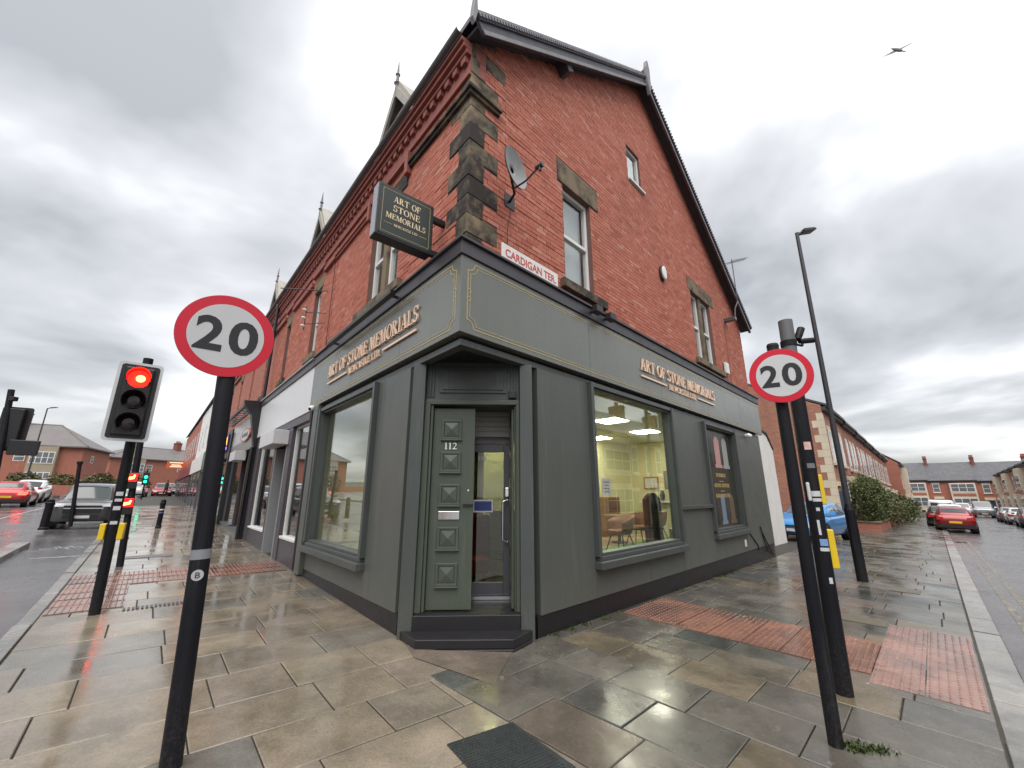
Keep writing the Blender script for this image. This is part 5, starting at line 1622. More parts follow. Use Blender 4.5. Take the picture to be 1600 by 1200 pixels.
# black signal post on the right with push-button boxes
sp = T("signal_post", "thick black signal post with yellow push button boxes and stickers", "signal post", gp(2.83, 4.05))
f0, f1 = gp(2.83, 4.05), Vector((2.915, 4.05, 3.38))
sp.part("post", MB().tube(f0, pole_at(f0, f1, 2.98), .066, .066, 24), M_POLE)
sp.part("post_top", MB().tube(pole_at(f0, f1, 2.98), f1, .0665, .0665, 24), simple("weathered_grey_sleeve", (0.11, 0.11, 0.115), 0.5, var=0.2))
def on_post(z, dx, dy, w, d, h, mat, name, parent=None, bevel=0.01):
    c = pole_at(f0, f1, z)
    return sp.part(name, MB().box(Lo(c, (1, 0, 0), (0, 1, 0), (0, 0, 1)), dx, dx + w, dy, dy + d, -h / 2, h / 2), mat, parent, bevel=bevel)
on_post(1.64, .055, -.02, .055, .14, .28, M_YELLOW, "push_button_box"); on_post(1.11, .05, -.03, .075, .15, .34, M_YELLOW, "push_button_box")
F_ = Lo(pole_at(f0, f1, 2.15), Vector((.81, -.58, 0)), Vector((-.58, -.81, 0)), (0, 0, 1))
def sticker(z, a, w, h, mat, nm="sticker"):
    c = pole_at(f0, f1, z); n = 6; vs = []
    base = math.atan2(-.81, -.58) + a
    for zz in (-h / 2, h / 2):
        for i in range(n + 1):
            th = base + (i / n - .5) * w / .066
            vs.append(c + Vector((math.cos(th) * .0672, math.sin(th) * .0672, zz)))
    mb = MB(); mb.add(vs, [(i, i + 1, i + n + 2, i + n + 1) for i in range(n)]); sp.part(nm, mb, mat)
M_ST = simple("sticker_white", (0.55, 0.56, 0.57), 0.5, var=0.2, vs=30)
sticker(2.05, .35, .06, .075, simple("sticker_pink", (0.60, 0.38, 0.36), 0.5, var=0.4, vs=40)); sticker(1.86, .4, .07, .045, simple("sticker_dull_grey", (0.15, 0.155, 0.16), 0.5))
sticker(1.60, .5, .085, .05, M_ST); sticker(1.545, .55, .085, .03, M_ST); sticker(1.46, .35, .03, .03, M_ST); sticker(1.30, .15, .02, .13, M_ST); sticker(1.17, .5, .07, .06, simple("sticker_blue", (0.18, 0.3, 0.55), 0.5, var=0.4, vs=50)); sticker(1.11, .5, .08, .03, M_ST); sticker(.85, .55, .03, .05, M_ST)
on_post(1.62, -.10, -.085, .03, .02, .17, M_ST, "white_plate")
c = pole_at(f0, f1, 3.12)
dt = T("traffic_detector", "black vehicle detector clamped near the signal post top", "detector", c)
dt.part("clamp", MB().lathe(c - Vector((0, 0, .03)), (0, 0, 1), [(0, .075), (.06, .075)], 20), M_POLE)
dt.part("arm", MB().path([c + Vector((.06, 0, 0)), c + Vector((.14, .0, -.02)), c + Vector((.15, 0, .04))], .012, 8), M_POLE)
m = MB(); m.lathe(c + Vector((.10, 0, .05)), (.45, .1, .8), [(0, .03), (.06, .036), (.15, .036)], 12); dt.part("detector_head", m, M_POLE)
m = MB(); m.lathe(c + Vector((.12, 0, .03)), (.95, .1, .12), [(0, .025), (.05, .03), (.16, .03)], 12); dt.part("detector_head", m, M_POLE)

M_REDLAMP = emitter("red_signal_lens_lit", (1.0, 0.0010, 0.0005), 24.0)
M_REDPED = emitter("red_man_lens_lit", (1.0, 0.05, 0.02), 12.0)
M_HOTLAMP = emitter("red_signal_core_lit", (1.0, 0.10, 0.03), 9.0)
M_GREENL = emitter("green_signal_lens_lit", (0.02, 1.0, 0.5), 1.8)
M_LENS = simple("unlit_dark_lens", (0.020, 0.008, 0.010), 0.15, var=0.2)
M_SIGBLK = simple("signal_black_plastic", (0.012, 0.011, 0.013), 0.4)
M_SIGBORD = simple("backing_board_white_edge", (0.55, 0.56, 0.57), 0.4)
def signal_head(t, c, face, w=.46, h=1.06, lit=0, back=False):
    y = Vector(face).normalized(); x = Vector((-y.y, y.x, 0)).normalized()
    F = Lo(c, x, y, (0, 0, 1))
    def rr(w_, h_, r, n=5):
        pts = []
        for cx_, cz_, a0 in ((w_ / 2 - r, h_ / 2 - r, 0), (-w_ / 2 + r, h_ / 2 - r, 90), (-w_ / 2 + r, -h_ / 2 + r, 180), (w_ / 2 - r, -h_ / 2 + r, 270)):
            for i in range(n + 1):
                a = RAD(a0 + 90 * i / n); pts.append((cx_ + r * math.cos(a), cz_ + r * math.sin(a)))
        return pts
    bb = t.part("backing_board", MB().prism(F, rr(w, h, .05), -.03, -.012), M_SIGBLK if back else M_SIGBORD)
    if back: t.part("board_front", MB().prism(F, rr(w - .06, h - .06, .04), -.0118, -.006), M_SIGBLK, bb)
    else: t.part("board_face", MB().prism(F, rr(w - .07, h - .07, .035), -.0118, -.006), M_SIGBLK, bb)
    t.part("signal_housing", MB().box(F, -.15, .15, -.18, .03, -.46, .46), M_SIGBLK, bevel=0.02)
    for k, dz in enumerate((.30, 0, -.30)):
        cc = F.p(0, .03, dz)
        lens = M_REDLAMP if (k == 0 and lit) else M_LENS
        t.part("lens", MB().lathe(cc, y, [(0, .115), (.012, .10), (.022, .06), (.026, .01)], 24), lens)
        if k == 0 and lit:
            t.part("lamp_core", MB().lathe(F.p(.015, .050, dz + .0), y, [(0, .052), (.006, .045)], 20), M_HOTLAMP)
        mb = MB(); n = 16; vs = []          # visor: a hood open below
        for r, yy in ((.125, .02), (.125, .02 + .20), (.119, .02 + .20), (.119, .02)):
            for i in range(n + 1):
                th = RAD(-35 + 250 * i / n)
                yv = yy if yy < .1 else .02 + (.20 if math.sin(th) > 0 else .20 * (1 + math.sin(th)))
                vs.append(F.p(r * math.cos(th), yv, dz + r * math.sin(th)))
        mth = n + 1
        mb.add(vs, [(q * mth + i, q * mth + i + 1, ((q + 1) % 4) * mth + i + 1, ((q + 1) % 4) * mth + i) for q in range(4) for i in range(n)])
        t.part("visor", mb, M_SIGBLK)
    return F
tl = T("traffic_light", "traffic light showing red on the near main road pole", "traffic light", gp(-5.13, 5.59))
g0, g1 = gp(-5.13, 5.59), Vector((-5.22, 5.59, 3.47))
tl.part("pole", MB().tube(g0, g1, .057, .057, 20), M_POLE)
signal_head(tl, Vector((-5.03, 5.32, 2.79)), (4.6, -5.2, 0), lit=1)
for z in (2.45, 3.1): tl.part("bracket", MB().tube(pole_at(g0, g1, z), Vector((-5.12, 5.43, z)), .02, .02, 8), M_POLE)
for dx in (-.13, .05):
    tl.part("push_button_box", MB().box(Lo(pole_at(g0, g1, 1.13), (.83, .55, 0), (-.55, .83, 0), (0, 0, 1)), dx + .01, dx + .07, -.05, .07, -.10, .10), M_YELLOW, bevel=0.01)
cst = pole_at(g0, g1, 1.52)
for z, h in ((1.60, .05), (1.52, .035), (1.42, .05), (1.24, .04)):
    tl.part("sticker", MB().box(Lo(pole_at(g0, g1, z), (.75, .66, 0), (.66, -.75, 0), (0, 0, 1)), -.035, .035, .0555, .058, -h / 2, h / 2), M_ST)
# second pole with two red-man units
pl2 = T("pedestrian_signal", "black crossing pole with two glowing red man units", "pedestrian signal", gp(-7.54, 8.51))
h0, h1 = gp(-7.54, 8.51), Vector((-7.74, 8.51, 3.2))
pl2.part("pole", MB().tube(h0, h1, .057, .057, 16), M_POLE)
for z in (1.86, 1.37):
    F_ = Lo(pole_at(h0, h1, z), (.75, .66, 0), (.66, -.75, 0), (0, 0, 1))
    pl2.part("signal_box", MB().box(F_, -.20, .06, -.02, .10, -.17, .15), M_SIGBLK, bevel=0.015)
    pl2.part("lit_face", MB().box(F_, -.185, .045, .10, .105, -.02, .135), emitter("red_glow_panel", (1.0, 0.006, 0.006), 1.5) if z > 1.5 else MATS["red_glow_panel"])
    mb = MB(); mb.prism(F_, [(-.14, .01), (-.11, .0), (-.03, .02), (.0, .03), (.015, .10), (-.01, .115), (-.03, .075), (-.12, .06)], .105, .108)
    pl2.part("red_man", mb, M_HOTLAMP)
    pl2.part("bracket", MB().box(F_, -.03, .03, -.06, -.015, -.05, .05), M_POLE)
# far-left signal seen from behind
fs = T("traffic_light", "traffic light seen from behind at the left edge", "traffic light", gp(-11.4, 9.3))
k0, k1 = gp(-11.25, 9.3), Vector((-11.72, 9.3, 3.95))
fs.part("pole", MB().tube(k0, k1, .057, .057, 16), M_POLE)
signal_head(fs, Vector((-11.63, 9.5, 3.06)), (-5.2, 8.0, 0), w=.50, h=1.02, back=True)
fs.part("sign_box", MB().box(Lo((-11.25, 9.45, 2.62), (.82, .57, 0), (-.57, .82, 0), (0, 0, 1)), -.20, .28, -.06, .03, -.17, .17), M_SIGBLK, bevel=0.015)
fs.part("detector", MB().box(Lo((-11.60, 9.25, 3.72), (1, 0, 0), (0, 1, 0), (0, 0, 1)), 0, .12, -.05, .05, -.05, .05), M_SIGBLK, bevel=0.01)
# far green signals
for i, (x, y, z, lab) in enumerate(((-33.3, 38.2, 0, "small green light at the far crossing"), (-47.7, 60.5, 0, "tiny green light beside the distant dark car"))):
    t = T("traffic_light", lab, "traffic light", gp(x, y))
    t.part("pole", MB().tube(gp(x, y), gp(x, y, 2.6), .06, .06, 10), M_POLE)
    yv = Vector((-x, -y, 0)).normalized(); F_ = Lo(gp(x, y, 1.75), (-yv.y, yv.x, 0), yv, (0, 0, 1))
    t.part("signal_housing", MB().box(F_, -.22, .22, -.1, .1, -.5, .6), M_SIGBLK, bevel=0.02)
    t.part("lens", MB().lathe(F_.p(0, .1, .2), yv, [(0, .13), (.02, .10)], 14), M_GREENL)
    t.part("lens", MB().lathe(F_.p(0, .1, -.2), yv, [(0, .12), (.02, .10)], 14), M_GREENL)

# lamp posts
M_LAMPG = simple("lamp_post_dark_grey", (0.035, 0.036, 0.042), 0.4, var=0.15)
def lamp_post(x, y, h, arm, label, sleeve=True, r=.055, tilt=(0, 0)):
    t = T("lamp_post", label, "lamp post", gp(x, y), "street lamp posts")
    b = gp(x, y); tp = b + Vector((tilt[0], tilt[1], h))
    mb = MB(); mb.tube(b, b + (tp - b) * .17, r * 1.75, r * 1.7, 18)
    t.part("base_column", mb, M_POLE if sleeve else M_LAMPG)
    t.part("collar", MB().tube(b + (tp - b) * .17, b + (tp - b) * .185, r * 1.7, r * 1.1, 18), M_POLE if sleeve else M_LAMPG)
    t.part("column", MB().tube(b + (tp - b) * .185, tp, r * 1.1, r * .75, 18), M_LAMPG)
    a = Vector(arm); L = a.length; a = a.normalized()
    t.part("arm", MB().tube(tp - Vector((0, 0, .05)), tp + a * L * .35 + Vector((0, 0, .02)), r * .6, r * .55, 10), M_LAMPG)
    s_ = Vector((-a.y, a.x, 0)).normalized()
    F_ = Lo(tp + a * L * .3, a, s_, (0, 0, 1))
    m = MB(); m.prism(Lo(tp + a * L * .3, a, s_, (0, 0, 1)), [(0, -.03), (L * .7, -.02), (L * .72, .01), (L * .6, .05), (0, .06)], -.11, .11)
    t.part("lantern", m, M_LAMPG, bevel=0.012)
    return t
lp = lamp_post(7.21, 9.18, 8.22, (.48, .05, .10), "tall dark lamp post beyond the speed sign on the side street", tilt=(.12, 0))
M_PAINTW = simple("number_white", (0.55, 0.55, 0.55), 0.5)
for k in range(5): lp.part("number_stencil", MB().box(Lo(gp(7.24, 9.18, 1.95 - k * .085), (.8, .6, 0), (.6, -.8, 0), (0, 0, 1)), -.02, .02, .0585, .060, -.03, .03), M_PAINTW)
lamp_post(50.0, 62.5, 8.0, (.9, .1, .1), "lamp post beyond the long hedge", False, .07)
lamp_post(98.0, 84.0, 8.5, (-1.0, .1, .1), "distant lamp post before the right hand terrace", False, .08)
lamp_post(-52.0, 45.0, 9.2, (1.0, .1, .1), "slender lamp post in front of the semi-detached houses", False, .075, tilt=(0, 0))

# posts and bollards
t = T("marker_post", "slim tall black post in front of the parked pickup", "post", gp(-15.3, 14.98))
t.part("shaft", MB().tube(gp(-15.3, 14.98), Vector((-15.55, 14.98, 2.62)), .06, .06, 12), M_POLE); t.part("cap", MB().tube((-15.55, 14.98, 2.62), (-15.56, 14.98, 2.72), .085, .085, 12), M_POLE)
def bollard(x, y, h, r, label, bands):
    t = T("bollard", label, "bollard", gp(x, y), "black street bollards")
    t.part("body", MB().lathe(gp(x, y), (0, 0, 1), [(0, r * 1.2), (.06, r * 1.2), (.08, r), (h * .8, r), (h * .82, r * 1.15), (h * .88, r * 1.15), (h * .9, r), (h * .97, r * .95), (h, r * .5)], 16), M_POLE)
    for z, m in bands: t.part("reflective_band", MB().tube(gp(x, y, z), gp(x, y, z + .05), r * 1.01, r * 1.01, 16, False), m)
bollard(-12.56, 15.36, .98, .075, "black bollard with pale bands on the main road pavement", ((.80, M_ST), (.60, M_ST), (.5, simple("blue_band", (0.1, 0.14, 0.3), 0.4))))
bollard(-15.05, 13.9, .95, .10, "short black bollard at the pickup's front corner", ())

# ------------------------------------------------------------------ the shops next door along the main road
def upper_front(t, u0, u1, wins, dorm, brick=None):
    mb = MB(); wall_cells(mb, FL, [(u0, 3.3), (u1, 3.3), (u1, 7.5), (u0, 7.5)], [(w[0], w[1], 4.92, 6.72) for w in wins], B_D - .26, B_D)
    t.part("front_wall", mb, brick or M_BRL)
    prev = u0
    for w0, w1 in wins:
        sash_window(t, FL, (w0, w1, 4.92, 6.72), B_D, sill=(w0 - .15, w1 + .15, B_D - .15, B_D + .08, 4.76, 4.918), lintel=(w0 - .1, w1 + .1, B_D - .2, B_D + .012, 6.723, 7.03))
        t.part("hood_mould", MB().box(FL, w0 - .2, w1 + .2, B_D - .02, B_D + .08, 7.20, 7.29), M_DKRED)
        t.part("string_course", MB().box(FL, prev, w0 - .2, B_D - .02, B_D + .08, 7.0, 7.11), M_DKRED); prev = w1 + .2
    t.part("string_course", MB().box(FL, prev, u1, B_D - .02, B_D + .08, 7.0, 7.11), M_DKRED)
    cornice(t, u0, u1, True)
    roof_slab(t, u0, u1)
    if dorm: dormer(t, dorm)
    t.part("party_wall", MB().box(FL, u1 - .12, u1, -11, B_D - .27, -.3, 8.0), M_MORTAR)
def shop_glazing(t, u0, u1, z0, z1, mat_f, shelf=0):
    f = MB(); f.box(FL, u0, u0 + .05, -.14, -.06, z0, z1); f.box(FL, u1 - .05, u1, -.14, -.06, z0, z1); f.box(FL, u0 + .05, u1 - .05, -.14, .02, z0, z0 + .05); f.box(FL, u0 + .05, u1 - .05, -.14, -.06, z1 - .05, z1)
    w = t.part("shop_window", f, mat_f, bevel=0.004)
    t.part("pane", MB().box(FL, u0 + .03, u1 - .03, -.10, -.092, z0 + .04, z1 - .03), M_GLASS, w)
    for i in range(shelf): t.part("shelf", MB().box(FL, u0 + .05, u1 - .05, -.5, -.15, z0 + .35 + i * .42, z0 + .37 + i * .42), M_BLACK, w)
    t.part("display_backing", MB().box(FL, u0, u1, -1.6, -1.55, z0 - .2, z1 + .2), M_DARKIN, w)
# unit with the plain white fascia
n1 = T("terrace_shop", "terrace shop with plain white fascia next to the corner", "building", FL.g(5.7, 0), "shops in the main road terrace")
upper_front(n1, 5.62, 11.5, [(6.66, 7.26), (9.72, 10.2)], 7.3, M_MORTAR)
ko = []
for w0, w1 in ((6.66, 7.26), (9.72, 10.2)): ko += [(w0, w1, 4.92, 6.72), (w0 - .1, w1 + .1, 6.72, 7.03), (w0 - .15, w1 + .15, 4.76, 4.92)]
mb = MB()
for r in lay_bricks([(5.62, 4.4), (11.5, 4.4), (11.5, 7.5), (5.62, 7.5)], ko, 5.62, 11.5, 4.44, 7.45): mb.box(FL, r[0], r[1], B_D - .03, B_D + .007 + r[4], r[2], r[3])
n1.part("brick_courses", mb, M_BRICK, kind="stuff")
n1.part("fascia", MB().box(FL, 5.71, 11.42, -.12, .05, 3.30, 4.30), simple("plain_white_fascia", (0.62, 0.62, 0.63), 0.35, var=0.05), bevel=0.005)
n1.part("cornice_board", MB().box(FL, 5.71, 11.42, -.13, .08, 4.302, 4.46), M_PURPLE, bevel=0.006)
n1.part("lead_flashing", MB().box(FL, 5.71, 11.42, -.16, .12, 4.461, 4.49), simple("pale_lead", (0.35, 0.35, 0.36), 0.4))
for a0, a1 in ((5.62, 5.66), (7.02, 7.35), (8.5, 8.75), (10.9, 11.4)): n1.part("pier", MB().box(FL, a0, a1, -.2, .02, -.1, 3.3), M_PURPLE, bevel=0.006)
n1.part("stall_riser", MB().box(FL, 5.661, 7.019, -.2, .0, -.1, .66), M_PURPLE); n1.part("stall_riser", MB().box(FL, 8.751, 10.899, -.2, .0, -.1, .66), M_PURPLE)
n1.part("head_rail", MB().box(FL, 5.661, 10.899, -.2, .03, 3.12, 3.299), M_PURPLE)
shop_glazing(n1, 5.661, 7.019, .66, 3.12, M_WHITE, 3); shop_glazing(n1, 8.751, 10.899, .66, 3.12, M_WHITE, 3)
dr = n1.part("door", MB().box(FL, 7.42, 8.43, -.35, -.30, .10, 2.7), M_PURPLE, bevel=0.005)
n1.part("door_glass", MB().box(FL, 7.58, 8.27, -.30, -.295, .35, 2.5), M_DPANE, dr)
for a in (7.352, 8.432): n1.part("door_jamb", MB().box(FL, a, a + .066, -.4, .03, .05, 2.72), simple("bare_aluminium", (0.30, 0.31, 0.32), 0.4, metal=0.2, var=0.04), dr)
n1.part("shutter_box", MB().box(FL, 7.30, 8.9, .021, .36, 2.74, 3.08), simple("white_shutter_box", (0.55, 0.55, 0.56), 0.4, streak=0.1), bevel=0.008)
# unit with the oval sign and closed awning frame
n2 = T("terrace_shop", "terrace shop with the oval bristol sign under an awning frame", "building", FL.g(11.6, 0), "shops in the main road terrace")
upper_front(n2, 11.5, 17.4, [(12.6, 13.2), (15.5, 16.0)], 12.6)
n2.part("fascia", MB().box(FL, 11.7, 17.2, -.12, .03, 3.45, 4.3), simple("silver_grey_fascia", (0.42, 0.42, 0.42), 0.25, var=0.1), bevel=0.005)
n2.part("fascia_skirt", MB().box(FL, 11.7, 17.2, -.12, .05, 3.05, 3.449), simple("taupe_fascia", (0.14, 0.125, 0.115), 0.3, var=0.1))
# oval sign
mo = MB(); n = 28
mo.prism(FL, [(13.6 + .95 * math.cos(2 * math.pi * i / n), 3.62 + .24 * math.sin(2 * math.pi * i / n)) for i in range(n)], .05, .10)
ov = n2.part("oval_sign", mo, simple("oval_red_rim", (0.42, 0.10, 0.08), 0.4))
mo = MB(); mo.prism(FL, [(13.55 + .80 * math.cos(2 * math.pi * i / n), 3.62 + .19 * math.sin(2 * math.pi * i / n)) for i in range(n)], .10, .105); n2.part("oval_face", mo, M_SIGNW, ov)
mo = MB(); sans(mo, FLr, "bristol", -14.1, -13.0, 3.54, 3.73, .105, .109); n2.part("lettering", mo, M_SIGNB, ov)
for a0, a1 in ((11.45, 11.72), (17.1, 17.4)): n2.part("pier", MB().box(FL, a0, a1, -.2, .10, -.1, 4.1), M_BLACK, bevel=0.006)
# big console bracket and the awning lattice
n2.part("console_bracket", MB().prism(Lo(FL.p(11.42, 0, 0), NL, DL, (0, 0, 1)), [(.10, 3.0), (.30, 4.05), (.52, 4.32), (.55, 4.46), (.02, 4.50), (.02, 3.0)], 0, .30), M_BLACK, bevel=0.008)
aw = n2.part("awning_rail", MB().box(FL, 11.72, 17.2, .42, .50, 4.30, 4.40), M_BLACK)
n2.part("awning_rail", MB().box(FL, 11.72, 17.2, .10, .16, 4.34, 4.42), M_BLACK, aw)
for i in range(10): n2.part("awning_arm", MB().tube(FL.p(11.9 + i * .58, .12, 4.36), FL.p(12.35 + i * .58, .46, 4.33), .018, .018, 6), M_ALU, aw)
n2.part("downpipe", MB().tube(FL.p(11.55, .02, 4.5), FL.p(11.55, .02, 7.95), .05, .05, 10), M_BLACK)
n2.part("downpipe", MB().tube(FL.p(11.42, .14, 3.0), FL.g(11.42, .16, 0), .05, .05, 10), M_BLACK)
shop_glazing(n2, 11.75, 13.3, .5, 3.0, M_ALU); shop_glazing(n2, 14.4, 17.0, .5, 3.0, M_ALU)
n2.part("stall_riser", MB().box(FL, 11.721, 17.1, -.25, -.01, -.1, .5), M_ALU)
d2 = n2.part("door", MB().box(FL, 13.4, 14.3, -.3, -.2, .501, 2.9), M_PURPLE); n2.part("door_glass", MB().box(FL, 13.5, 14.2, -.2, -.195, .6, 2.7), M_DPANE, d2)
n2.part("shutter_box", MB().box(FL, 13.3, 14.5, .0, .34, 2.72, 3.04), MATS["white_shutter_box"], bevel=0.008)
# unit with the lit sign
n3 = T("terrace_shop", "terrace shop with an orange and violet lit sign", "building", FL.g(17.4, 0), "shops in the main road terrace")
upper_front(n3, 17.4, 23.3, [(18.5, 19.1), (21.4, 22.0)], 18.0)
n3.part("fascia", MB().box(FL, 17.5, 23.2, -.12, .05, 3.1, 4.3), M_BLACK)
ls_ = n3.part("lit_sign", MB().box(FL, 17.8, 22.9, .05, .14, 3.4, 4.1), simple("sign_dark_violet", (0.06, 0.03, 0.08), 0.3))
mb = MB()
for i in range(5):
    a = 18.0 + i * .95
    mb.prism(FL, [(a, 3.66), (a + .7, 3.66), (a + .8, 4.0), (a + .1, 4.0)], .14, .15)
n3.part("lit_lettering", mb, emitter("orange_sign_glow", (1.0, 0.45, 0.08), 2.2), ls_)
n3.part("lit_strip", MB().box(FL, 17.85, 22.8, .14, .15, 3.44, 3.55), emitter("violet_sign_glow", (0.25, 0.12, 1.0), 2.0), ls_)
n3.part("stall_riser", MB().box(FL, 17.41, 23.3, -.25, .0, -.1, .6), M_BRL); shop_glazing(n3, 17.6, 20.0, .6, 3.0, M_ALU); shop_glazing(n3, 20.4, 23.1, .6, 3.0, M_ALU)
n3.part("poster", MB().box(FL, 17.9, 18.3, -.14, -.13, .9, 2.6), simple("violet_poster", (0.25, 0.15, 0.6), 0.4)); n3.part("poster", MB().box(FL, 18.6, 19.2, -.14, -.13, .9, 2.6), simple("pale_green_poster", (0.5, 0.6, 0.45), 0.4))
labs = ["terrace shop with a green fascia beyond the lit sign", "terrace shop with a rendered pale front farther along", "last terrace shops before the road bends"]
for i, (u0, u1) in enumerate(((23.3, 30), (30, 40), (40, 60))):
    t = T("terrace_shop", labs[i], "building", FL.g(u0, 0), "shops in the main road terrace")
    t.part("front_wall", MB().box(FL, u0, u1, -6, B_D, -.3, 8.0), M_BRL if i != 1 else M_WHITEW)
    t.part("fascia", MB().box(FL, u0 + .1, u1 - .1, B_D + .002, .06, 3.1, 4.2), [simple("green_fascia", (0.08, 0.14, 0.10), 0.4), M_WHITE, simple("maroon_fascia", (0.2, 0.03, 0.03), 0.4)][i])
    roof_slab(t, u0, u1)
    k = u0 + 1.0
    while k < u1 - 1:
        w = t.part("window", MB().box(FL, k, k + .7, B_D, B_D + .03, 4.9, 6.7), M_WHITE); t.part("pane", MB().box(FL, k + .06, k + .64, B_D + .031, B_D + .036, 4.98, 6.62), M_DPANE, w)
        s = t.part("shop_window", MB().box(FL, k - .6, k + 1.4, B_D, .02, .6, 3.0), M_ALU); t.part("pane", MB().box(FL, k - .5, k + 1.3, .021, .026, .7, 2.9), M_DPANE, s)
        k += 2.9
# stub roof gable of a taller house beyond, overhanging eaves
t = T("hanging_shop_sign", "orange lit shop sign jutting out far along the terrace", "shop sign", FL.p(47.5, .1, 4.0))
FH = Lo(FL.p(47.5, 0, 0), NL, -DL, (0, 0, 1))
t.part("sign_box", MB().box(FH, .1, 1.5, -.15, 0, 3.95, 4.6), emitter("far_orange_sign", (0.9, 0.16, 0.04), 0.16))
for z, w in ((4.42, .5), (4.2, .35), (4.05, .45)): t.part("lettering", MB().box(FH, .8 - w, .8 + w, 0, .01, z, z + .09), emitter("far_sign_text", (1.0, 0.75, 0.5), 0.5) if "far_sign_text" not in MATS else MATS["far_sign_text"])
# bracket with wires beside the upstairs window
t = T("wire_bracket", "small iron bracket with insulators beside the upstairs window", "bracket", FL.p(6.4, B_D, 5.6))
mb = MB(); mb.path([FL.p(6.1, B_D, 6.35), FL.p(6.9, .75, 6.45)], .012, 6); mb.path([FL.p(6.05, B_D, 5.5), FL.p(6.3, .25, 5.45)], .01, 6); mb.path([FL.p(6.05, B_D, 5.75), FL.p(6.3, .25, 5.75)], .01, 6); mb.path([FL.p(6.3, .25, 5.3), FL.p(6.3, .25, 5.9)], .012, 6)
t.part("iron_arm", mb, M_BLACK)
for z in (5.4, 5.6, 5.8): t.part("insulator", MB().lathe(FL.p(6.3, .25, z), NL, [(0, .03), (.05, .035), (.08, .02)], 8), M_BLIND)
mb = MB(); mb.path([FL.p(5.75, B_D + .015, 7.3), FL.p(5.72, B_D + .015, 6.0), FL.p(5.7, B_D + .015, 4.55)], .006, 5)
t.part("drop_wire", mb, M_BLACK)

# ------------------------------------------------------------------ behind the corner: white yard wall and the side-street terraces
yw = T("yard_wall", "white rendered yard wall sloping down behind the shop", "wall", FR.g(11.7, -.8))
FY = Fr(FR.p(0, 0), DR, NR)
mb = MB(); mb.prism(FR, [(11.62, -.8), (16.6, -.8), (16.6, 3.3), (15.9, 3.85), (11.62, 4.35)], -1.15, -.80)
yw.part("rendered_wall", mb, M_WHITEW)
yw.part("coping", MB().prism(FR, [(11.62, 4.352), (15.9, 3.852), (16.62, 3.302), (16.64, 3.36), (15.92, 3.93), (11.62, 4.43)], -1.2, -.76), M_LINTEL)

def chimney(t, F, a, b, z0, z1, pots=4, w=.9, d=.5, along=True):
    c = t.part("chimney", MB().box(F, a - w / 2, a + w / 2, b - d / 2, b + d / 2, z0, z1), M_CHIM)
    t.part("chimney_cap", MB().box(F, a - w / 2 - .06, a + w / 2 + .06, b - d / 2 - .06, b + d / 2 + .06, z1 - .25, z1 - .12), M_CHIM, c)
    for i in range(pots):
        p = F.p(a - w / 2 + w * (i + .5) / pots, b, z1)
        t.part("chimney_pot", MB().lathe(p, (0, 0, 1), [(0, .09), (.3, .075), (.33, .095), (.38, .09)], 8), M_RED, c)
def flat_window(t, F, a0, a1, c0, c1, d, fm=None, lint=None, sillm=None, bars=1, nm="window"):
    """a far window: frame, pane, sill and lintel"""
    f = MB()
    w = t.part(nm, MB().box(F, a0, a1, d, d + .05, c0, c1), fm or M_WHITE)
    k = (a1 - a0 - .06) / bars
    zc = (c0 + c1) / 2
    for i in range(bars):
        x = a0 + .03 + k * i
        t.part("pane", MB().box(F, x + .04, x + k - .04, d + .05, d + .056, c0 + .08, zc - .03), M_FPANE, w); t.part("pane", MB().box(F, x + .04, x + k - .04, d + .05, d + .056, zc + .03, c1 - .08), M_FPANE, w)
    if sillm: t.part("sill", MB().box(F, a0 - .12, a1 + .12, d, d + .14, c0 - .14, c0 - .002), sillm, w)
    if lint: t.part("lintel", MB().box(F, a0 - .12, a1 + .12, d, d + .03, c1 + .002, c1 + .26), lint, w)
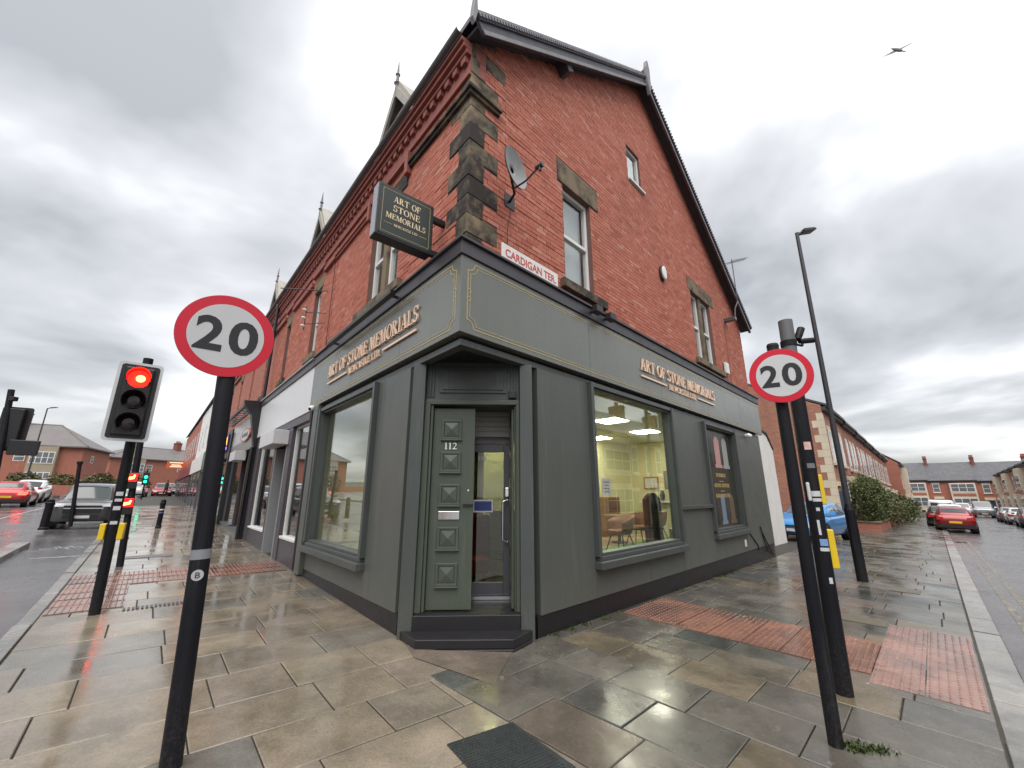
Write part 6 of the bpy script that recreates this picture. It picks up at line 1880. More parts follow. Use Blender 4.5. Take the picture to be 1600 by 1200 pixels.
def terrace_house(label, F, a0, a1, d, depth, eave, ridge, wall, roofm, trim, style, gb, group, chim=True, end_quoin=False, door_col=(0.05, 0.08, 0.15), gable_left=False):
    t = T("terraced_house", label, "house", F.g((a0 + a1) / 2, d), group)
    g = F.g((a0 + a1) / 2, d).z
    t.part("wall", MB().box(F, a0, a1, d - depth, d, g - 1.0, g + eave), wall)
    m = MB()
    e, r = g + eave, g + ridge
    q = [(d + .3, e - .08), (d - depth / 2, r), (d - depth - .2, e - .08)]
    for (b0, z0), (b1, z1) in ((q[0], q[1]), (q[2], q[1])):
        vs = [F.p(a0, b0, z0), F.p(a1, b0, z0), F.p(a1, b1, z1), F.p(a0, b1, z1)]
        vs += [v + Vector((0, 0, .12)) for v in vs]
        m.add(vs, [(0, 1, 2, 3), (7, 6, 5, 4), (0, 4, 5, 1), (1, 5, 6, 2), (2, 6, 7, 3), (3, 7, 4, 0)])
    rf = t.part("roof", m, roofm)
    gm = MB()
    FX = Lo(F.p(0, 0, 0), F.y, F.x, (0, 0, 1))
    gm.prism(FX, [(d, e), (d - depth, e), (d - depth / 2, r - .03)], a0, a0 + .2); gm.prism(FX, [(d, e), (d - depth, e), (d - depth / 2, r - .03)], a1 - .2, a1)
    t.part("gable_end", gm, wall)
    t.part("gutter", MB().box(F, a0, a1, d + .22, d + .34, e - .16, e - .06), M_BLACK, rf)
    t.part("eaves_board", MB().box(F, a0, a1, d + .002, d + .21, e - .32, e - .10), M_VERGE, rf)
    if chim: chimney(t, F, a0 + .3, d - depth / 2, r - .5, r + 1.1, 4, .5, 1.4)
    w = a1 - a0
    if style == "bay":           # two-storey cream bay and a door
        b0, b1 = a0 + w * .42, a1 - .35
        by = t.part("bay", MB().box(F, b0, b1, d, d + .55, g - .5, g + eave - .5), trim)
        for z0, z1 in ((.9, 2.5), (3.6, 5.0)): flat_window(t, F, b0 + .15, b1 - .15, g + z0, g + z1, d + .552, bars=3)
        t.part("bay_panel", MB().box(F, b0 + .2, b1 - .2, d + .551, d + .57, g + 2.8, g + 3.3), wall, by)
        flat_window(t, F, a0 + .45, a0 + 1.35, g + 3.5, g + 5.0, d, lint=trim, sillm=trim)
        dr_ = t.part("door", MB().box(F, a0 + .5, a0 + 1.4, d, d + .06, g, g + 2.15), simple("door_%0.2f" % door_col[2], door_col, 0.4))
        t.part("door_surround", MB().box(F, a0 + .3, a0 + 1.6, d + .002, d + .4, g + 2.3, g + 2.75), trim, dr_)
        for x in (a0 + .32, a0 + 1.45): t.part("door_pillar", MB().box(F, x, x + .14, d + .002, d + .3, g - .3, g + 2.3), trim, dr_)
    else:                         # tall narrow windows in pairs
        for x in (a0 + w * .12, a0 + w * .45, a0 + w * .70):
            flat_window(t, F, x, x + .85, g + 3.7, g + 5.6, d, lint=trim, sillm=trim)
        by = t.part("bay", MB().box(F, a0 + w * .45, a0 + w * .45 + 2.3, d, d + .6, g - .5, g + 3.0), trim)
        flat_window(t, F, a0 + w * .45 + .12, a0 + w * .45 + 2.15, g + .9, g + 2.6, d + .602, bars=3)
        dr_ = t.part("door", MB().box(F, a0 + .5, a0 + 1.4, d, d + .06, g, g + 2.15), simple("door_%0.2f" % door_col[2], door_col, 0.4)); t.part("door_lintel", MB().box(F, a0 + .35, a0 + 1.55, d, d + .08, g + 2.4, g + 2.65), trim, dr_)
    if end_quoin:
        for i in range(15):
            l = .55 if i % 2 else .30
            z = g + .2 + i * .42
            t.part("quoin", MB().plan([F.p(a0 - .012, d + .012), F.p(a0 - .012, d - l), F.p(a0 + .1, d - l), F.p(a0 + .1, d - .1), F.p(a0 + .35, d - .1), F.p(a0 + .35, d + .012)], z, z + .41), trim)
    return t
G1 = "terraced houses on the hedge side of the side street"
t = terrace_house("end terrace house with cream quoins beyond the blue car", FR, 26.4, 33.4, -.2, 9.5, 6.95, 9.4, M_BRN, M_SLATER, M_CREAM, "flat", 0, G1, end_quoin=True, chim=False)
chimney(t, FR, 26.75, -6.2, 8.3, 10.1, 4, .5, 1.6)
nth = ["second", "third", "fourth", "fifth", "sixth", "seventh"]
for i in range(6):
    a0 = 33.4 + i * 6.6
    terrace_house("%s house of the hedge side terrace counted from the cream quoins" % nth[i], FR, a0, a0 + 6.6, -.2, 9.5, 6.95, 9.4, M_BRR, M_SLATER, M_CREAM, "flat", 0, G1, chim=i % 2 == 1)
terrace_house("projecting house with a steep roof where the hedge terrace ends", FR, 76, 86, .9, 9, 6.9, 10.5, M_BRR, M_SLATER, M_CREAM, "bay", 0, G1)
G2 = "terraced houses closing the end of the side street"
FE = Fr(FR.p(108, 0), NR, -DR)
ends = ["leftmost far house closing the street, beside the lamp post", "far house closing the street with the roof window", "far house closing the street behind the white van", "far house closing the street behind the silver vans", "far house closing the street next to the right terrace"]
for i in range(5):
    a0 = -9.0 + i * 6.2
    t = terrace_house(ends[i], FE, a0, a0 + 6.2, 0, 9, 5.6, 8.9, M_RED, M_SLATEN, M_CREAM, "bay", 0, G2)
    if i == 1:
        g = FE.g(a0, 0).z
        t.part("roof_window", MB().prism(Lo(FE.p(0, 0, 0), FE.x, FE.y, (0, 0, 1)), [(a0 + 1.6, g + 6.9), (a0 + 2.6, g + 6.9), (a0 + 2.6, g + 7.5), (a0 + 1.6, g + 7.5)], -2.4, -1.2), M_WHITE)
G3 = "terraced houses across the side street"
FO = Fr(FR.p(0, 11.6), DR, -NR)
o_lab = ["nearest", "second nearest", "third nearest", "fourth nearest", "fifth nearest", "sixth nearest"]
ordn = ["first", "second", "third", "fourth", "fifth", "sixth", "seventh", "eighth", "ninth", "tenth", "eleventh", "twelfth", "thirteenth", "fourteenth", "fifteenth"]
for i in range(15):
    a0 = 97.0 - i * 6.6
    dc = i % 3
    t = terrace_house("%s house from the far end of the right hand terrace, with a %s door" % (ordn[i], ("navy", "red", "green")[dc]), FO, a0, a0 + 6.6, 0, 9, 6.3, 9.2, M_RED, M_SLATER, M_CREAM, "bay" if i % 2 == 0 else "flat", 0, G3, door_col=[(0.02, 0.03, 0.12), (0.2, 0.02, 0.02), (0.03, 0.08, 0.05)][dc])

# low garden wall and hedge
gw = T("garden_wall", "low brick garden wall under the hedge", "wall", FR.g(28, 1))
gw.part("wall", MB().plan([tuple(FR.p(a, b)[:2]) for a, b in ((27.6, 1.2), (76, 1.2), (76, .98), (27.82, .98), (27.82, -.2), (27.6, -.2))], -.2, .45, True), M_BRR)
gw.part("coping", MB().plan([tuple(FR.p(a, b)[:2]) for a, b in ((27.56, 1.24), (76, 1.24), (76, .94), (27.86, .94), (27.86, -.2), (27.56, -.2))], .452, .52, True), M_LINTEL)
M_HEDGE = leaves("hedge_leaf", (0.022, 0.036, 0.010), (0.075, 0.095, 0.024))
M_HEDGE2 = leaves("hedge_leaf_olive", (0.040, 0.042, 0.014), (0.10, 0.098, 0.034))
M_BARK = simple("bark", (0.06, 0.045, 0.03), 0.9, var=0.3)
def bush(label, blobs, n, size, mat, org, name="hedge", cat="hedge", group=None, stems=6):
    """foliage of many leaf faces spread through overlapping lobes, with gaps, on real stems"""
    t = T(name, label, cat, org, group)
    mb = MB()
    vol = [b[3] * b[4] * b[5] for b in blobs]; tot = sum(vol)
    for b, v in zip(blobs, vol):
        for k in range(int(n * v / tot)):
            d = Vector((random.gauss(0, 1), random.gauss(0, 1), random.gauss(0, 1))).normalized()
            r = random.uniform(.55, 1.0) ** .6 * (1 + .16 * math.sin(d.x * 7 + b[0]) * math.cos(d.y * 6 + d.z * 8 + b[1])) * random.choice((1, 1, 1, 1.08, .93))
            c = Vector((b[0] + d.x * r * b[3], b[1] + d.y * r * b[4], b[2] + d.z * r * b[5]))
            if c.z < gz(c.x, c.y) + .05: continue
            u = Vector((random.gauss(0, 1), random.gauss(0, 1), random.gauss(0, .6))).normalized(); w = u.cross(Vector((random.gauss(0, 1), random.gauss(0, 1), 1))).normalized()
            s = size * random.uniform(.6, 1.3)
            mb.add([c - u * s, c + w * s * .45, c + u * s, c - w * s * .45], [(0, 1, 2, 3)])
    t.part("foliage", mb, mat)
    st = MB()
    for b in blobs:
        for k in range(stems):
            x, y = b[0] + random.uniform(-.4, .4) * b[3], b[1] + random.uniform(-.4, .4) * b[4]
            st.path([gp(x, y), Vector((x + random.uniform(-.2, .2), y + random.uniform(-.2, .2), b[2])), Vector((x + random.uniform(-.5, .5) * b[3], y + random.uniform(-.5, .5) * b[4], b[2] + .6 * b[5]))], .025, 5)
    t.part("stems", st, M_BARK)
    return t
def hb(a, b, h, ra, rb, rh):
    p = FR.g(a, b, h); return (p.x, p.y, p.z, ra, rb, rh)
bush("dense dark hedge nearest the blue car above the garden wall", [hb(28.9, .5, 1.45, 1.0, 1.0, 1.25), hb(30.2, .5, 1.75, 1.1, 1.1, 1.45), hb(31.6, .5, 1.7, 1.2, 1.1, 1.4), hb(33.2, .5, 1.6, 1.1, 1.1, 1.35), hb(29.8, -.2, 2.0, .9, .9, 1.0)], 26000, .055, M_HEDGE, FR.g(30, .5), group="hedges along the side street gardens")
bush("olive toned hedge farther along the garden wall", [hb(35.2, .6, 1.1, 1.3, 1.1, 1.2), hb(37.6, .6, 1.0, 1.4, 1.2, 1.15), hb(40.4, .7, 1.1, 1.5, 1.2, 1.2)], 12000, .07, M_HEDGE2, FR.g(38, .5), group="hedges along the side street gardens")
bush("last hedge before the far lamp post", [hb(44.5, .7, 1.1, 2.0, 1.3, 1.3), hb(49, .7, 1.0, 2.2, 1.3, 1.2), hb(54, .7, 1.0, 2.4, 1.2, 1.1)], 9000, .1, M_HEDGE, FR.g(49, .5), group="hedges along the side street gardens")

# ------------------------------------------------------------------ houses across the main road
M_PEB = simple("pebbledash_buff", (0.32, 0.27, 0.20), 0.9, var=0.15, vs=3, bump=0.3)
M_TILE = simple("grey_concrete_tiles", (0.13, 0.118, 0.115), 0.5, var=0.25, vs=1.0, bump=0.3, bs=8)
def semi(label, o, xdir, w, dep, eave, ridge, mats, group, bays=2, chim=True):
    """hipped-roof house: x along the front from its left end, y outward"""
    x = Vector((xdir[0], xdir[1], 0)).normalized(); y = Vector((x.y, -x.x, 0))
    if y.dot(Vector((-o[0], -o[1], 0))) < 0: y = -y
    F = Fr(o, x, y)
    g = F.g(w / 2, 0).z
    t = T("semi_detached_house", label, "house", (o[0], o[1], g), group)
    t.part("wall", MB().box(F, 0, w, -dep, 0, g - 1.5, g + 2.75), mats[0])
    t.part("upper_wall", MB().box(F, .002, w - .002, -dep + .002, -.002, g + 2.7505, g + eave), mats[1])
    m = MB(); e, r = g + eave, g + ridge; ov = .45
    A, B, Cc, D = F.p(-ov, ov, e), F.p(w + ov, ov, e), F.p(w + ov, -dep - ov, e), F.p(-ov, -dep - ov, e)
    R1, R2 = F.p(dep * .5, -dep / 2, r), F.p(w - dep * .5, -dep / 2, r)
    dn = Vector((0, 0, -.16))
    m.add([A, B, Cc, D, R1, R2, A + dn, B + dn, Cc + dn, D + dn], [(0, 1, 5, 4), (1, 2, 5), (2, 3, 4, 5), (3, 0, 4), (0, 6, 7, 1), (1, 7, 8, 2), (2, 8, 9, 3), (3, 9, 6, 0), (6, 9, 8, 7)])
    rf = t.part("roof", m, M_TILE)
    for P, Q in ((A, R1), (B, R2), (R1, R2)): t.part("hip_tiles", MB().tube(P, Q, .09, .09, 6), M_TILE, rf)
    if chim: chimney(t, F, w * .5, -dep / 2, r - .8, r + 1.5, 4, .9, 1.3)
    for i in range(bays):
        c = w * (i + .5) / bays + (.9 if i % 2 else -.9) * .6
        by = t.part("bay", MB().box(F, c - 1.25, c + 1.25, 0, .55, g - .5, g + eave - .15), mats[2])
        flat_window(t, F, c - 1.1, c + 1.1, g + .75, g + 2.2, .552, bars=4); flat_window(t, F, c - 1.1, c + 1.1, g + 3.25, g + 4.7, .552, bars=4)
        dx = c + (2.2 if i % 2 == 0 else -2.2)
        t.part("door", MB().box(F, dx - .45, dx + .45, 0, .06, g, g + 2.1), simple("semi_door", (0.1, 0.08, 0.07), 0.4)); flat_window(t, F, dx - .5, dx + .5, g + 3.5, g + 4.6, 0)
    # side windows
    FS_ = Fr(F.p(w, 0), -F.y, F.x)
    flat_window(t, FS_, dep * .3, dep * .3 + .8, g + 3.6, g + 4.5, 0)
    t.part("downpipe", MB().tube(F.p(w / 2, .07, g), F.p(w / 2, .07, g + eave - .1), .05, .05, 8), M_WHITE)
    return t
G4 = "semi-detached houses across the main road"
dAB = Vector((.74, .67, 0))
semi("hipped brick and pebbledash house pair behind the left traffic light", (-69.5, 46.0), (14.5, 7.5), 16.0, 8.5, 5.5, 8.6, (M_RED, M_RED, M_PEB), G4)
semi("long brown brick block with grey roof in the distance", (-71.5, 74.0), (.42, 1.0), 26.0, 11.0, 5.7, 8.3, (M_RED, M_RED, M_PEB), G4, bays=3)
semi("smaller white bayed house farther down the main road", (-80.0, 107.0), (.36, 1.0), 22.0, 9.0, 5.6, 8.6, (M_RED, M_RED, M_CREAM), G4, bays=3)
semi("distant house at the bend of the main road", (-92.0, 140.0), (.75, .7), 40.0, 10.0, 5.5, 9.0, (M_CREAM, M_CREAM, M_RED), G4, bays=4)
for i, (o, lab) in enumerate(((FL.p(-4, 24), "brick house pair facing the shop from across the main road"), (FL.p(-24, 24), "brick house pair at the far corner across the main road"), (FL.p(14.5, 24), "brick house pair opposite the neighbouring shops"))):
    semi(lab, (o.x, o.y), (DL.x, DL.y), 16.0, 8.5, 5.5, 8.8, (M_RED, M_PEB, M_CREAM), G4)
# garden wall and shrubs in front of them
single("front_garden_wall", "low brick wall before the semi-detached houses", "wall", MB().plan([(-74, 36), (-47.5, 48.5), (-47.6, 48.8), (-74.2, 36.3)], -.2, .9, True), M_RED)
def gblob(x, y, h, r, rh): q = gp(x, y, h); return (q.x, q.y, q.z, r, r, rh)
bush("round green shrubs in the garden of the near house pair", [gblob(-52.0, 48.5, .9, 1.5, 1.3), gblob(-49.5, 49.8, .9, 1.3, 1.2), gblob(-55, 47.5, 1.0, 1.5, 1.2)], 5000, .16, M_HEDGE2, gp(-52, 48.5), "garden_shrub", "shrub", "shrubs in the main road gardens")
bush("dark clipped bush left of the long brown block", [gblob(-59.5, 60, 1.1, 2.2, 1.7), gblob(-56, 62, 1.0, 2.2, 1.6), gblob(-63.5, 58, 1.1, 2.2, 1.6)], 5000, .2, M_HEDGE, gp(-59, 60), "garden_shrub", "shrub", "shrubs in the main road gardens")
bush("bare brownish shrub behind the red car", [gblob(-60.5, 43.0, 1.3, 1.5, 1.6)], 1200, .12, simple("dry_twig", (0.09, 0.06, 0.05), 0.9), gp(-60.5, 43), "garden_shrub", "shrub", "shrubs in the main road gardens", stems=25)

# ------------------------------------------------------------------ vehicles
M_TYRE = simple("tyre_rubber", (0.012, 0.012, 0.013), 0.7)
M_RIM = simple("alloy_rim", (0.35, 0.35, 0.36), 0.3, metal=0.8)
M_CARGL = simple("tinted_car_glass", (0.035, 0.045, 0.045), 0.04, var=0.1, spec=0.9, rv=0.01)
M_CLAD = simple("black_bumper_plastic", (0.014, 0.014, 0.015), 0.5)
M_HEADL = simple("clear_headlamp", (0.55, 0.56, 0.58), 0.1, var=0.2, vs=20)
M_TAILL = simple("red_tail_lens", (0.35, 0.01, 0.01), 0.15)
M_TAILON = emitter("lit_tail_lens", (1.0, 0.03, 0.02), 5.0)
M_PLATEY = simple("yellow_number_plate", (0.70, 0.48, 0.03), 0.4, var=0.05)
M_PLATEW = simple("white_number_plate", (0.65, 0.65, 0.64), 0.4, var=0.05)
def car_paint(name, col, metal=0.25):
    if name in MATS: return MATS[name]
    t = Nt(name); t.set(col=(*col, 1), rough=0.28, metal=metal, coat=0.8, coatr=0.05); MATS[name] = t.m; return t.m

# profile: (x, half width, underside, shoulder, deck top) and cabin: (x, half width at belt, belt z, half width at roof, roof z)
CAR = {
 "hatch": dict(
  body=[(2.02, .52, .32, .52, .56), (1.94, .72, .22, .62, .70), (1.75, .80, .19, .70, .80), (1.35, .85, .19, .78, .90), (.95, .865, .19, .85, .98), (.3, .87, .19, .90, .97), (-.6, .87, .19, .94, .98), (-1.4, .865, .20, .98, 1.01), (-1.8, .83, .24, .98, 1.03), (-1.96, .76, .30, .92, .98), (-2.02, .62, .40, .70, .74)],
  cabin=[(1.10, .74, .95, .62, .97), (.35, .78, .93, .58, 1.36), (-.15, .79, .95, .585, 1.46), (-.75, .79, .96, .58, 1.475), (-1.35, .77, .98, .56, 1.43), (-1.85, .70, 1.0, .60, 1.06)], wheels=(1.27, -1.25), wr=.31, wid=.87),
 "suv": dict(
  body=[(2.25, .62, .42, .80, .86), (2.18, .84, .30, .98, 1.02), (1.95, .92, .28, 1.02, 1.10), (1.3, .94, .28, 1.06, 1.15), (.95, .95, .28, 1.08, 1.16), (.2, .95, .28, 1.10, 1.15), (-.8, .95, .28, 1.12, 1.16), (-1.7, .94, .30, 1.12, 1.16), (-2.15, .90, .36, 1.08, 1.12), (-2.25, .74, .45, .85, .90)],
  cabin=[(1.05, .84, 1.10, .72, 1.13), (.35, .86, 1.10, .66, 1.66), (-.2, .87, 1.12, .68, 1.78), (-1.1, .86, 1.12, .68, 1.80), (-1.75, .85, 1.13, .66, 1.76), (-2.15, .80, 1.13, .70, 1.18)], wheels=(1.40, -1.38), wr=.37, wid=.95),
 "van": dict(
  body=[(2.40, .60, .40, .82, .90), (2.32, .86, .28, .98, 1.05), (2.05, .93, .26, 1.06, 1.16), (1.6, .95, .26, 1.14, 1.25), (1.2, .96, .26, 1.16, 1.2), (-1.0, .96, .26, 1.18, 1.22), (-2.2, .95, .28, 1.18, 1.22), (-2.4, .92, .34, 1.1, 1.15)],
  cabin=[(1.75, .84, 1.16, .74, 1.22), (1.05, .88, 1.15, .74, 1.88), (.6, .90, 1.15, .76, 1.96), (-1.0, .91, 1.16, .78, 1.98), (-2.2, .91, 1.16, .78, 1.95), (-2.38, .90, 1.16, .78, 1.85)], wheels=(1.55, -1.5), wr=.33, wid=.96),
}
CACHE = {}
def loft(secs):
    mb = MB(); n = len(secs[0]); vs = []
    for s in secs: vs += s
    fs = []
    for k in range(len(secs) - 1):
        for i in range(n):
            j = (i + 1) % n
            fs.append((k * n + i, (k + 1) * n + i, (k + 1) * n + j, k * n + j))
    fs.append(tuple(range(n))); fs.append(tuple(range(len(secs) * n - 1, (len(secs) - 1) * n - 1, -1)))
    mb.add(vs, fs); return mb
def car_meshes(kind):
    if kind in CACHE: return CACHE[kind]
    sp_ = CAR[kind]; M = {}
    secs = []
    for x, hw, zb, zs, zt in sp_["body"]:
        h = [(0, zb), (hw * .82, zb), (hw * .95, zb + .07), (hw, zb + (zs - zb) * .45), (hw * .99, zs - .10), (hw * .955, zs - .02), (hw * .86, zs + (zt - zs) * .45), (hw * .55, zt - .008), (0, zt)]
        pts = h + [(-a, c) for a, c in h[-2:0:-1]]
        secs.append([Vector((x, a, c)) for a, c in pts])
    M["body"] = loft(secs)
    secs = []
    for x, hb_, zb, hr, zr in sp_["cabin"]:
        h = [(0, zb - .1), (hb_, zb - .1), (hb_, zb), ((hb_ + hr) / 2 + .01, (zb + zr) / 2), (hr, zr - .05), (hr * .85, zr - .012), (0, zr)]
        pts = h + [(-a, c) for a, c in h[-2:0:-1]]
        secs.append([Vector((x, a, c)) for a, c in pts])
    M["cabin"] = loft(secs)
    cab = sp_["cabin"]
    def at(x):
        for p, q in zip(cab, cab[1:]):
            if q[0] <= x <= p[0]:
                t_ = (p[0] - x) / (p[0] - q[0]); return [p[i] + (q[i] - p[i]) * t_ for i in range(5)]
        return list(cab[-1])
    def side_glass(x0, x1, sgn, top=.86, bot=.10):
        rows = [[], [], []]; n = 6
        for i in range(n + 1):
            x = x0 + (x1 - x0) * i / n; _, hb_, zb, hr, zr = at(x)
            hgt = max(zr - .05 - zb, .001)
            for r, f in zip(rows, (bot, .5, top)):
                wid = (hb_ + ((hb_ + hr) / 2 + .01 - hb_) * f * 2) if f <= .5 else ((hb_ + hr) / 2 + .01 + (hr - ((hb_ + hr) / 2 + .01)) * (f - .5) * 2)
                r.append(Vector((x, sgn * (wid + .012), zb + hgt * f)))
        mb = MB(); m = n + 1; mb.add(rows[0] + rows[1] + rows[2], [(k * m + i, k * m + i + 1, (k + 1) * m + i + 1, (k + 1) * m + i) for k in (0, 1) for i in range(n)], sgn > 0); return mb
    xs = [c[0] for c in cab]
    mid = (xs[1] + xs[-2]) / 2
    M["sideF"] = [side_glass(xs[0] - .32 * (xs[0] - xs[1]) - .05, mid + .04, s) for s in (1, -1)]
    M["sideR"] = [side_glass(mid - .05, xs[-2] + .05, s) for s in (1, -1)] if kind != "van" else []
    def cross_glass(p, q, f0, f1, off):
        mb = MB(); vs = []
        for f in (f0, f1):
            a = [p[i] + (q[i] - p[i]) * f for i in range(5)]
            for y in (-.9, -.45, 0, .45, .9):
                hw = a[3]; z = a[4] - (.03 if abs(y) > .8 else .006 if abs(y) > .3 else 0)
                vs.append(Vector((a[0] + off[0], y * hw, z + off[1])))
        mb.add(vs, [(i, i + 1, i + 6, i + 5) for i in range(4)], off[0] < 0); return mb
    M["wind"] = cross_glass(cab[0], cab[1], .08, .93, (.012, .018))
    M["rear"] = cross_glass(cab[-1], cab[-2], .20 if kind != "van" else .02, .80, (-.014, .014)) if kind != "van" else MB().box(W0, -2.405, -2.395, -.66, .66, 1.28, 1.72)
    fx, rx = sp_["body"][0], sp_["body"][-1]; b1, r1 = sp_["body"][2], sp_["body"][-3]
    wr, wd = sp_["wr"], sp_["wid"]
    zf, zr_ = sp_["body"][1][3], sp_["body"][-2][3]
    M["heads"] = []; M["tails"] = []
    for s in (1, -1):
        x0 = sp_["body"][1]; x1 = sp_["body"][3]
        mb = MB(); mb.add([Vector((x0[0] + .085, s * x0[1] * .60, x0[3] - .09)), Vector((x0[0] + .055, s * x0[1] * .97, x0[3] - .10)), Vector((x1[0] + .15, s * (x1[1] + .012), x1[3] - .10)), Vector((x1[0] + .12, s * (x1[1] - .005), x1[3] - .0)), Vector((x0[0] - .0, s * x0[1] * .94, x0[3] + .045)), Vector((x0[0] + .05, s * x0[1] * .62, x0[3] + .02))], [(0, 1, 4, 5), (1, 2, 3, 4)], s < 0)
        M["heads"].append(mb)
        y = sp_["body"][-2]; y2 = sp_["body"][-3]
        mb = MB(); mb.add([Vector((y[0] - .075, s * y[1] * .60, y[3] - .20)), Vector((y[0] - .06, s * y[1] * 1.0, y[3] - .22)), Vector((y2[0] - .05, s * (y2[1] + .014), y2[3] - .20)), Vector((y2[0] - .02, s * (y2[1] - .005), y2[3] - .0)), Vector((y[0] - .04, s * y[1] * .99, y[3] - .02)), Vector((y[0] - .055, s * y[1] * .64, y[3] - .05))], [(0, 1, 4, 5), (1, 2, 3, 4)], s > 0)
        M["tails"].append(mb)
    f = sp_["body"][1]
    M["grille"] = MB().box(W0, f[0] - .05, fx[0] + .02, -f[1] * .62, f[1] * .62, f[2] + .10, f[2] + .26)
    M["grille2"] = MB().box(W0, f[0] - .03, fx[0] + (.012 if kind != "suv" else .03), -f[1] * (.5 if kind != "suv" else .66), f[1] * (.5 if kind != "suv" else .66), f[3] - (.10 if kind != "suv" else .34), f[3] - .05)
    r_ = sp_["body"][-2]
    M["bump"] = MB().box(W0, rx[0] - .02, r_[0] + .3, -r_[1] * .98, r_[1] * .98, r_[2] - .02, r_[2] + .16)
    M["platef"] = MB().box(W0, fx[0] + .018, fx[0] + .034, -.26, .26, f[2] + .13, f[2] + .24)
    M["plater"] = MB().box(W0, rx[0] - .03, rx[0] - .012, -.26, .26, r_[2] + .24, r_[2] + .36)
    M["mirror"] = [MB().prism(Lo((xs[0] - .45, s * (wd - .02), sp_["cabin"][0][2] + .04), (1, 0, 0), (0, s, 0), (0, 0, 1)), [(-.08, 0), (.1, .01), (.06, .13), (-.08, .14)], .0, .19) for s in (1, -1)]
    M["arch"] = []; M["tyre"] = []; M["rim"] = []
    for wx in sp_["wheels"]:
        for s in (1, -1):
            M["arch"].append(MB().lathe((wx, s * (wd - .25), wr + .03), (0, s, 0), [(0, wr + .06), (.253, wr + .06), (.255, wr + .0)], 26))
            M["tyre"].append(MB().lathe((wx, s * (wd - .20), wr), (0, s, 0), [(0, wr - .03), (.02, wr), (.19, wr), (.218, wr - .03), (.218, wr - .10), (.19, wr - .11)], 26))
            rm = MB(); rm.lathe((wx, s * (wd - .02), wr), (0, s, 0), [(0, wr - .105), (.026, wr - .10), (.028, wr - .13), (.012, wr - .14)], 22)
            for k in range(5):
                a = 2 * math.pi * k / 5; c_, s_ = math.cos(a), math.sin(a)
                rm.tube((wx, s * (wd + .008), wr), (wx + c_ * (wr - .11), s * (wd + .004), wr + s_ * (wr - .11)), .035, .03, 5)
            M["rim"].append(rm)
    conv = {}
    for k, v in M.items():
        sm = k in ("body", "cabin", "wind", "rear", "sideF", "sideR")
        conv[k] = [x.mesh(k, smooth=sm) for x in v] if isinstance(v, list) else v.mesh(k, smooth=sm)
    CACHE[kind] = conv
    return conv
def car(kind, label, pos, heading, paint, group, scale=1.0, brake=False, roof_bar=False, cat="car"):
    M = car_meshes(kind)
    t = T({"hatch": "parked_car", "suv": "parked_suv", "van": "parked_van"}[kind], label, cat, (0, 0, 0), group)
    def add(nm, me, mat, parent=None, lab=None):
        o = bpy.data.objects.new(nm, me); COL.objects.link(o); o.parent = parent or t.root
        if not me.materials: me.materials.append(mat)
        o.material_slots[0].link = 'OBJECT'; o.material_slots[0].material = mat
        return o
    bd = add("body", M["body"], paint); add("roof", M["cabin"], paint)
    add("windscreen", M["wind"], M_CARGL); add("rear_window", M["rear"], M_CARGL)
    for m in M["sideF"] + M["sideR"]: add("side_window", m, M_CARGL)
    for m in M["heads"]: add("headlight", m, M_HEADL)
    for m in M["tails"]: add("tail_light", m, M_TAILON if brake else M_TAILL)
    add("grille", M["grille"], M_CLAD); add("grille", M["grille2"], M_CLAD); add("bumper", M["bump"], M_CLAD)
    add("number_plate", M["platef"], M_PLATEW); add("number_plate", M["plater"], M_PLATEY)
    for m in M["mirror"]: add("mirror", m, M_CLAD if kind == "suv" else paint)
    for a, ty, ri in zip(M["arch"], M["tyre"], M["rim"]):
        w = add("wheel", a, M_CLAD); add("tyre", ty, M_TYRE, w); add("rim", ri, M_RIM, w)
    if roof_bar:
        o = add("light_bar", MB().box(W0, .15, .30, -.55, .55, 1.82, 1.89).mesh("light_bar"), M_CLAD)
        o = add("grille_bar", MB().box(W0, 2.26, 2.29, -.62, .62, .80, .84).mesh("grille_bar"), M_CHROME)
    h = Vector((heading[0], heading[1], 0)).normalized()
    x = Vector((h.x, h.y, gz(h.x, h.y))).normalized(); z = Vector((-GA, -GB, 1)).normalized(); y = z.cross(x).normalized(); z = x.cross(y)
    p = gp(pos[0], pos[1], -.11 if cat != "drive" else 0)
    t.root.matrix_world = Matrix(((x.x, y.x, z.x, p.x), (x.y, y.y, z.y, p.y), (x.z, y.z, z.z, p.z), (0, 0, 0, 1))) @ Matrix.Scale(scale, 4)
    return t
P_RED = car_paint("bright_red_paint", (0.45, 0.02, 0.02)); P_WHITE = car_paint("white_car_paint", (0.60, 0.61, 0.62), 0.0); P_SILVER = car_paint("silver_car_paint", (0.30, 0.31, 0.33), 0.6)
P_BLUE = car_paint("sky_blue_paint", (0.045, 0.24, 0.55), 0.2); P_MAROON = car_paint("dark_red_paint", (0.25, 0.012, 0.015), 0.3); P_BLACK = car_paint("black_car_paint", (0.012, 0.012, 0.014)); P_GREY = car_paint("grey_car_paint", (0.12, 0.12, 0.13), 0.5)
GL_, GR_ = "vehicles on the main road", "vehicles parked along the side street"
def onL_(u, d): q = FL.p(u, d); return (q.x, q.y)
def onR_(v, d): q = FR.p(v, d); return (q.x, q.y)
car("suv", "grey pickup style vehicle facing the camera by the cycle lane", onL_(19.8, 4.05), (-DL.x, -DL.y), car_paint("gunmetal_paint", (0.075, 0.078, 0.082), 0.3), GL_, .87, roof_bar=True, cat="car")
car("hatch", "red hatchback with brake lights on at the left edge", onL_(36.5, 8.7), (DL.x, DL.y), P_RED, GL_, 1.0, brake=True)
car("hatch", "white car approaching behind the red hatchback", onL_(43, 9.0), (-DL.x, -DL.y), P_WHITE, GL_, 1.08)
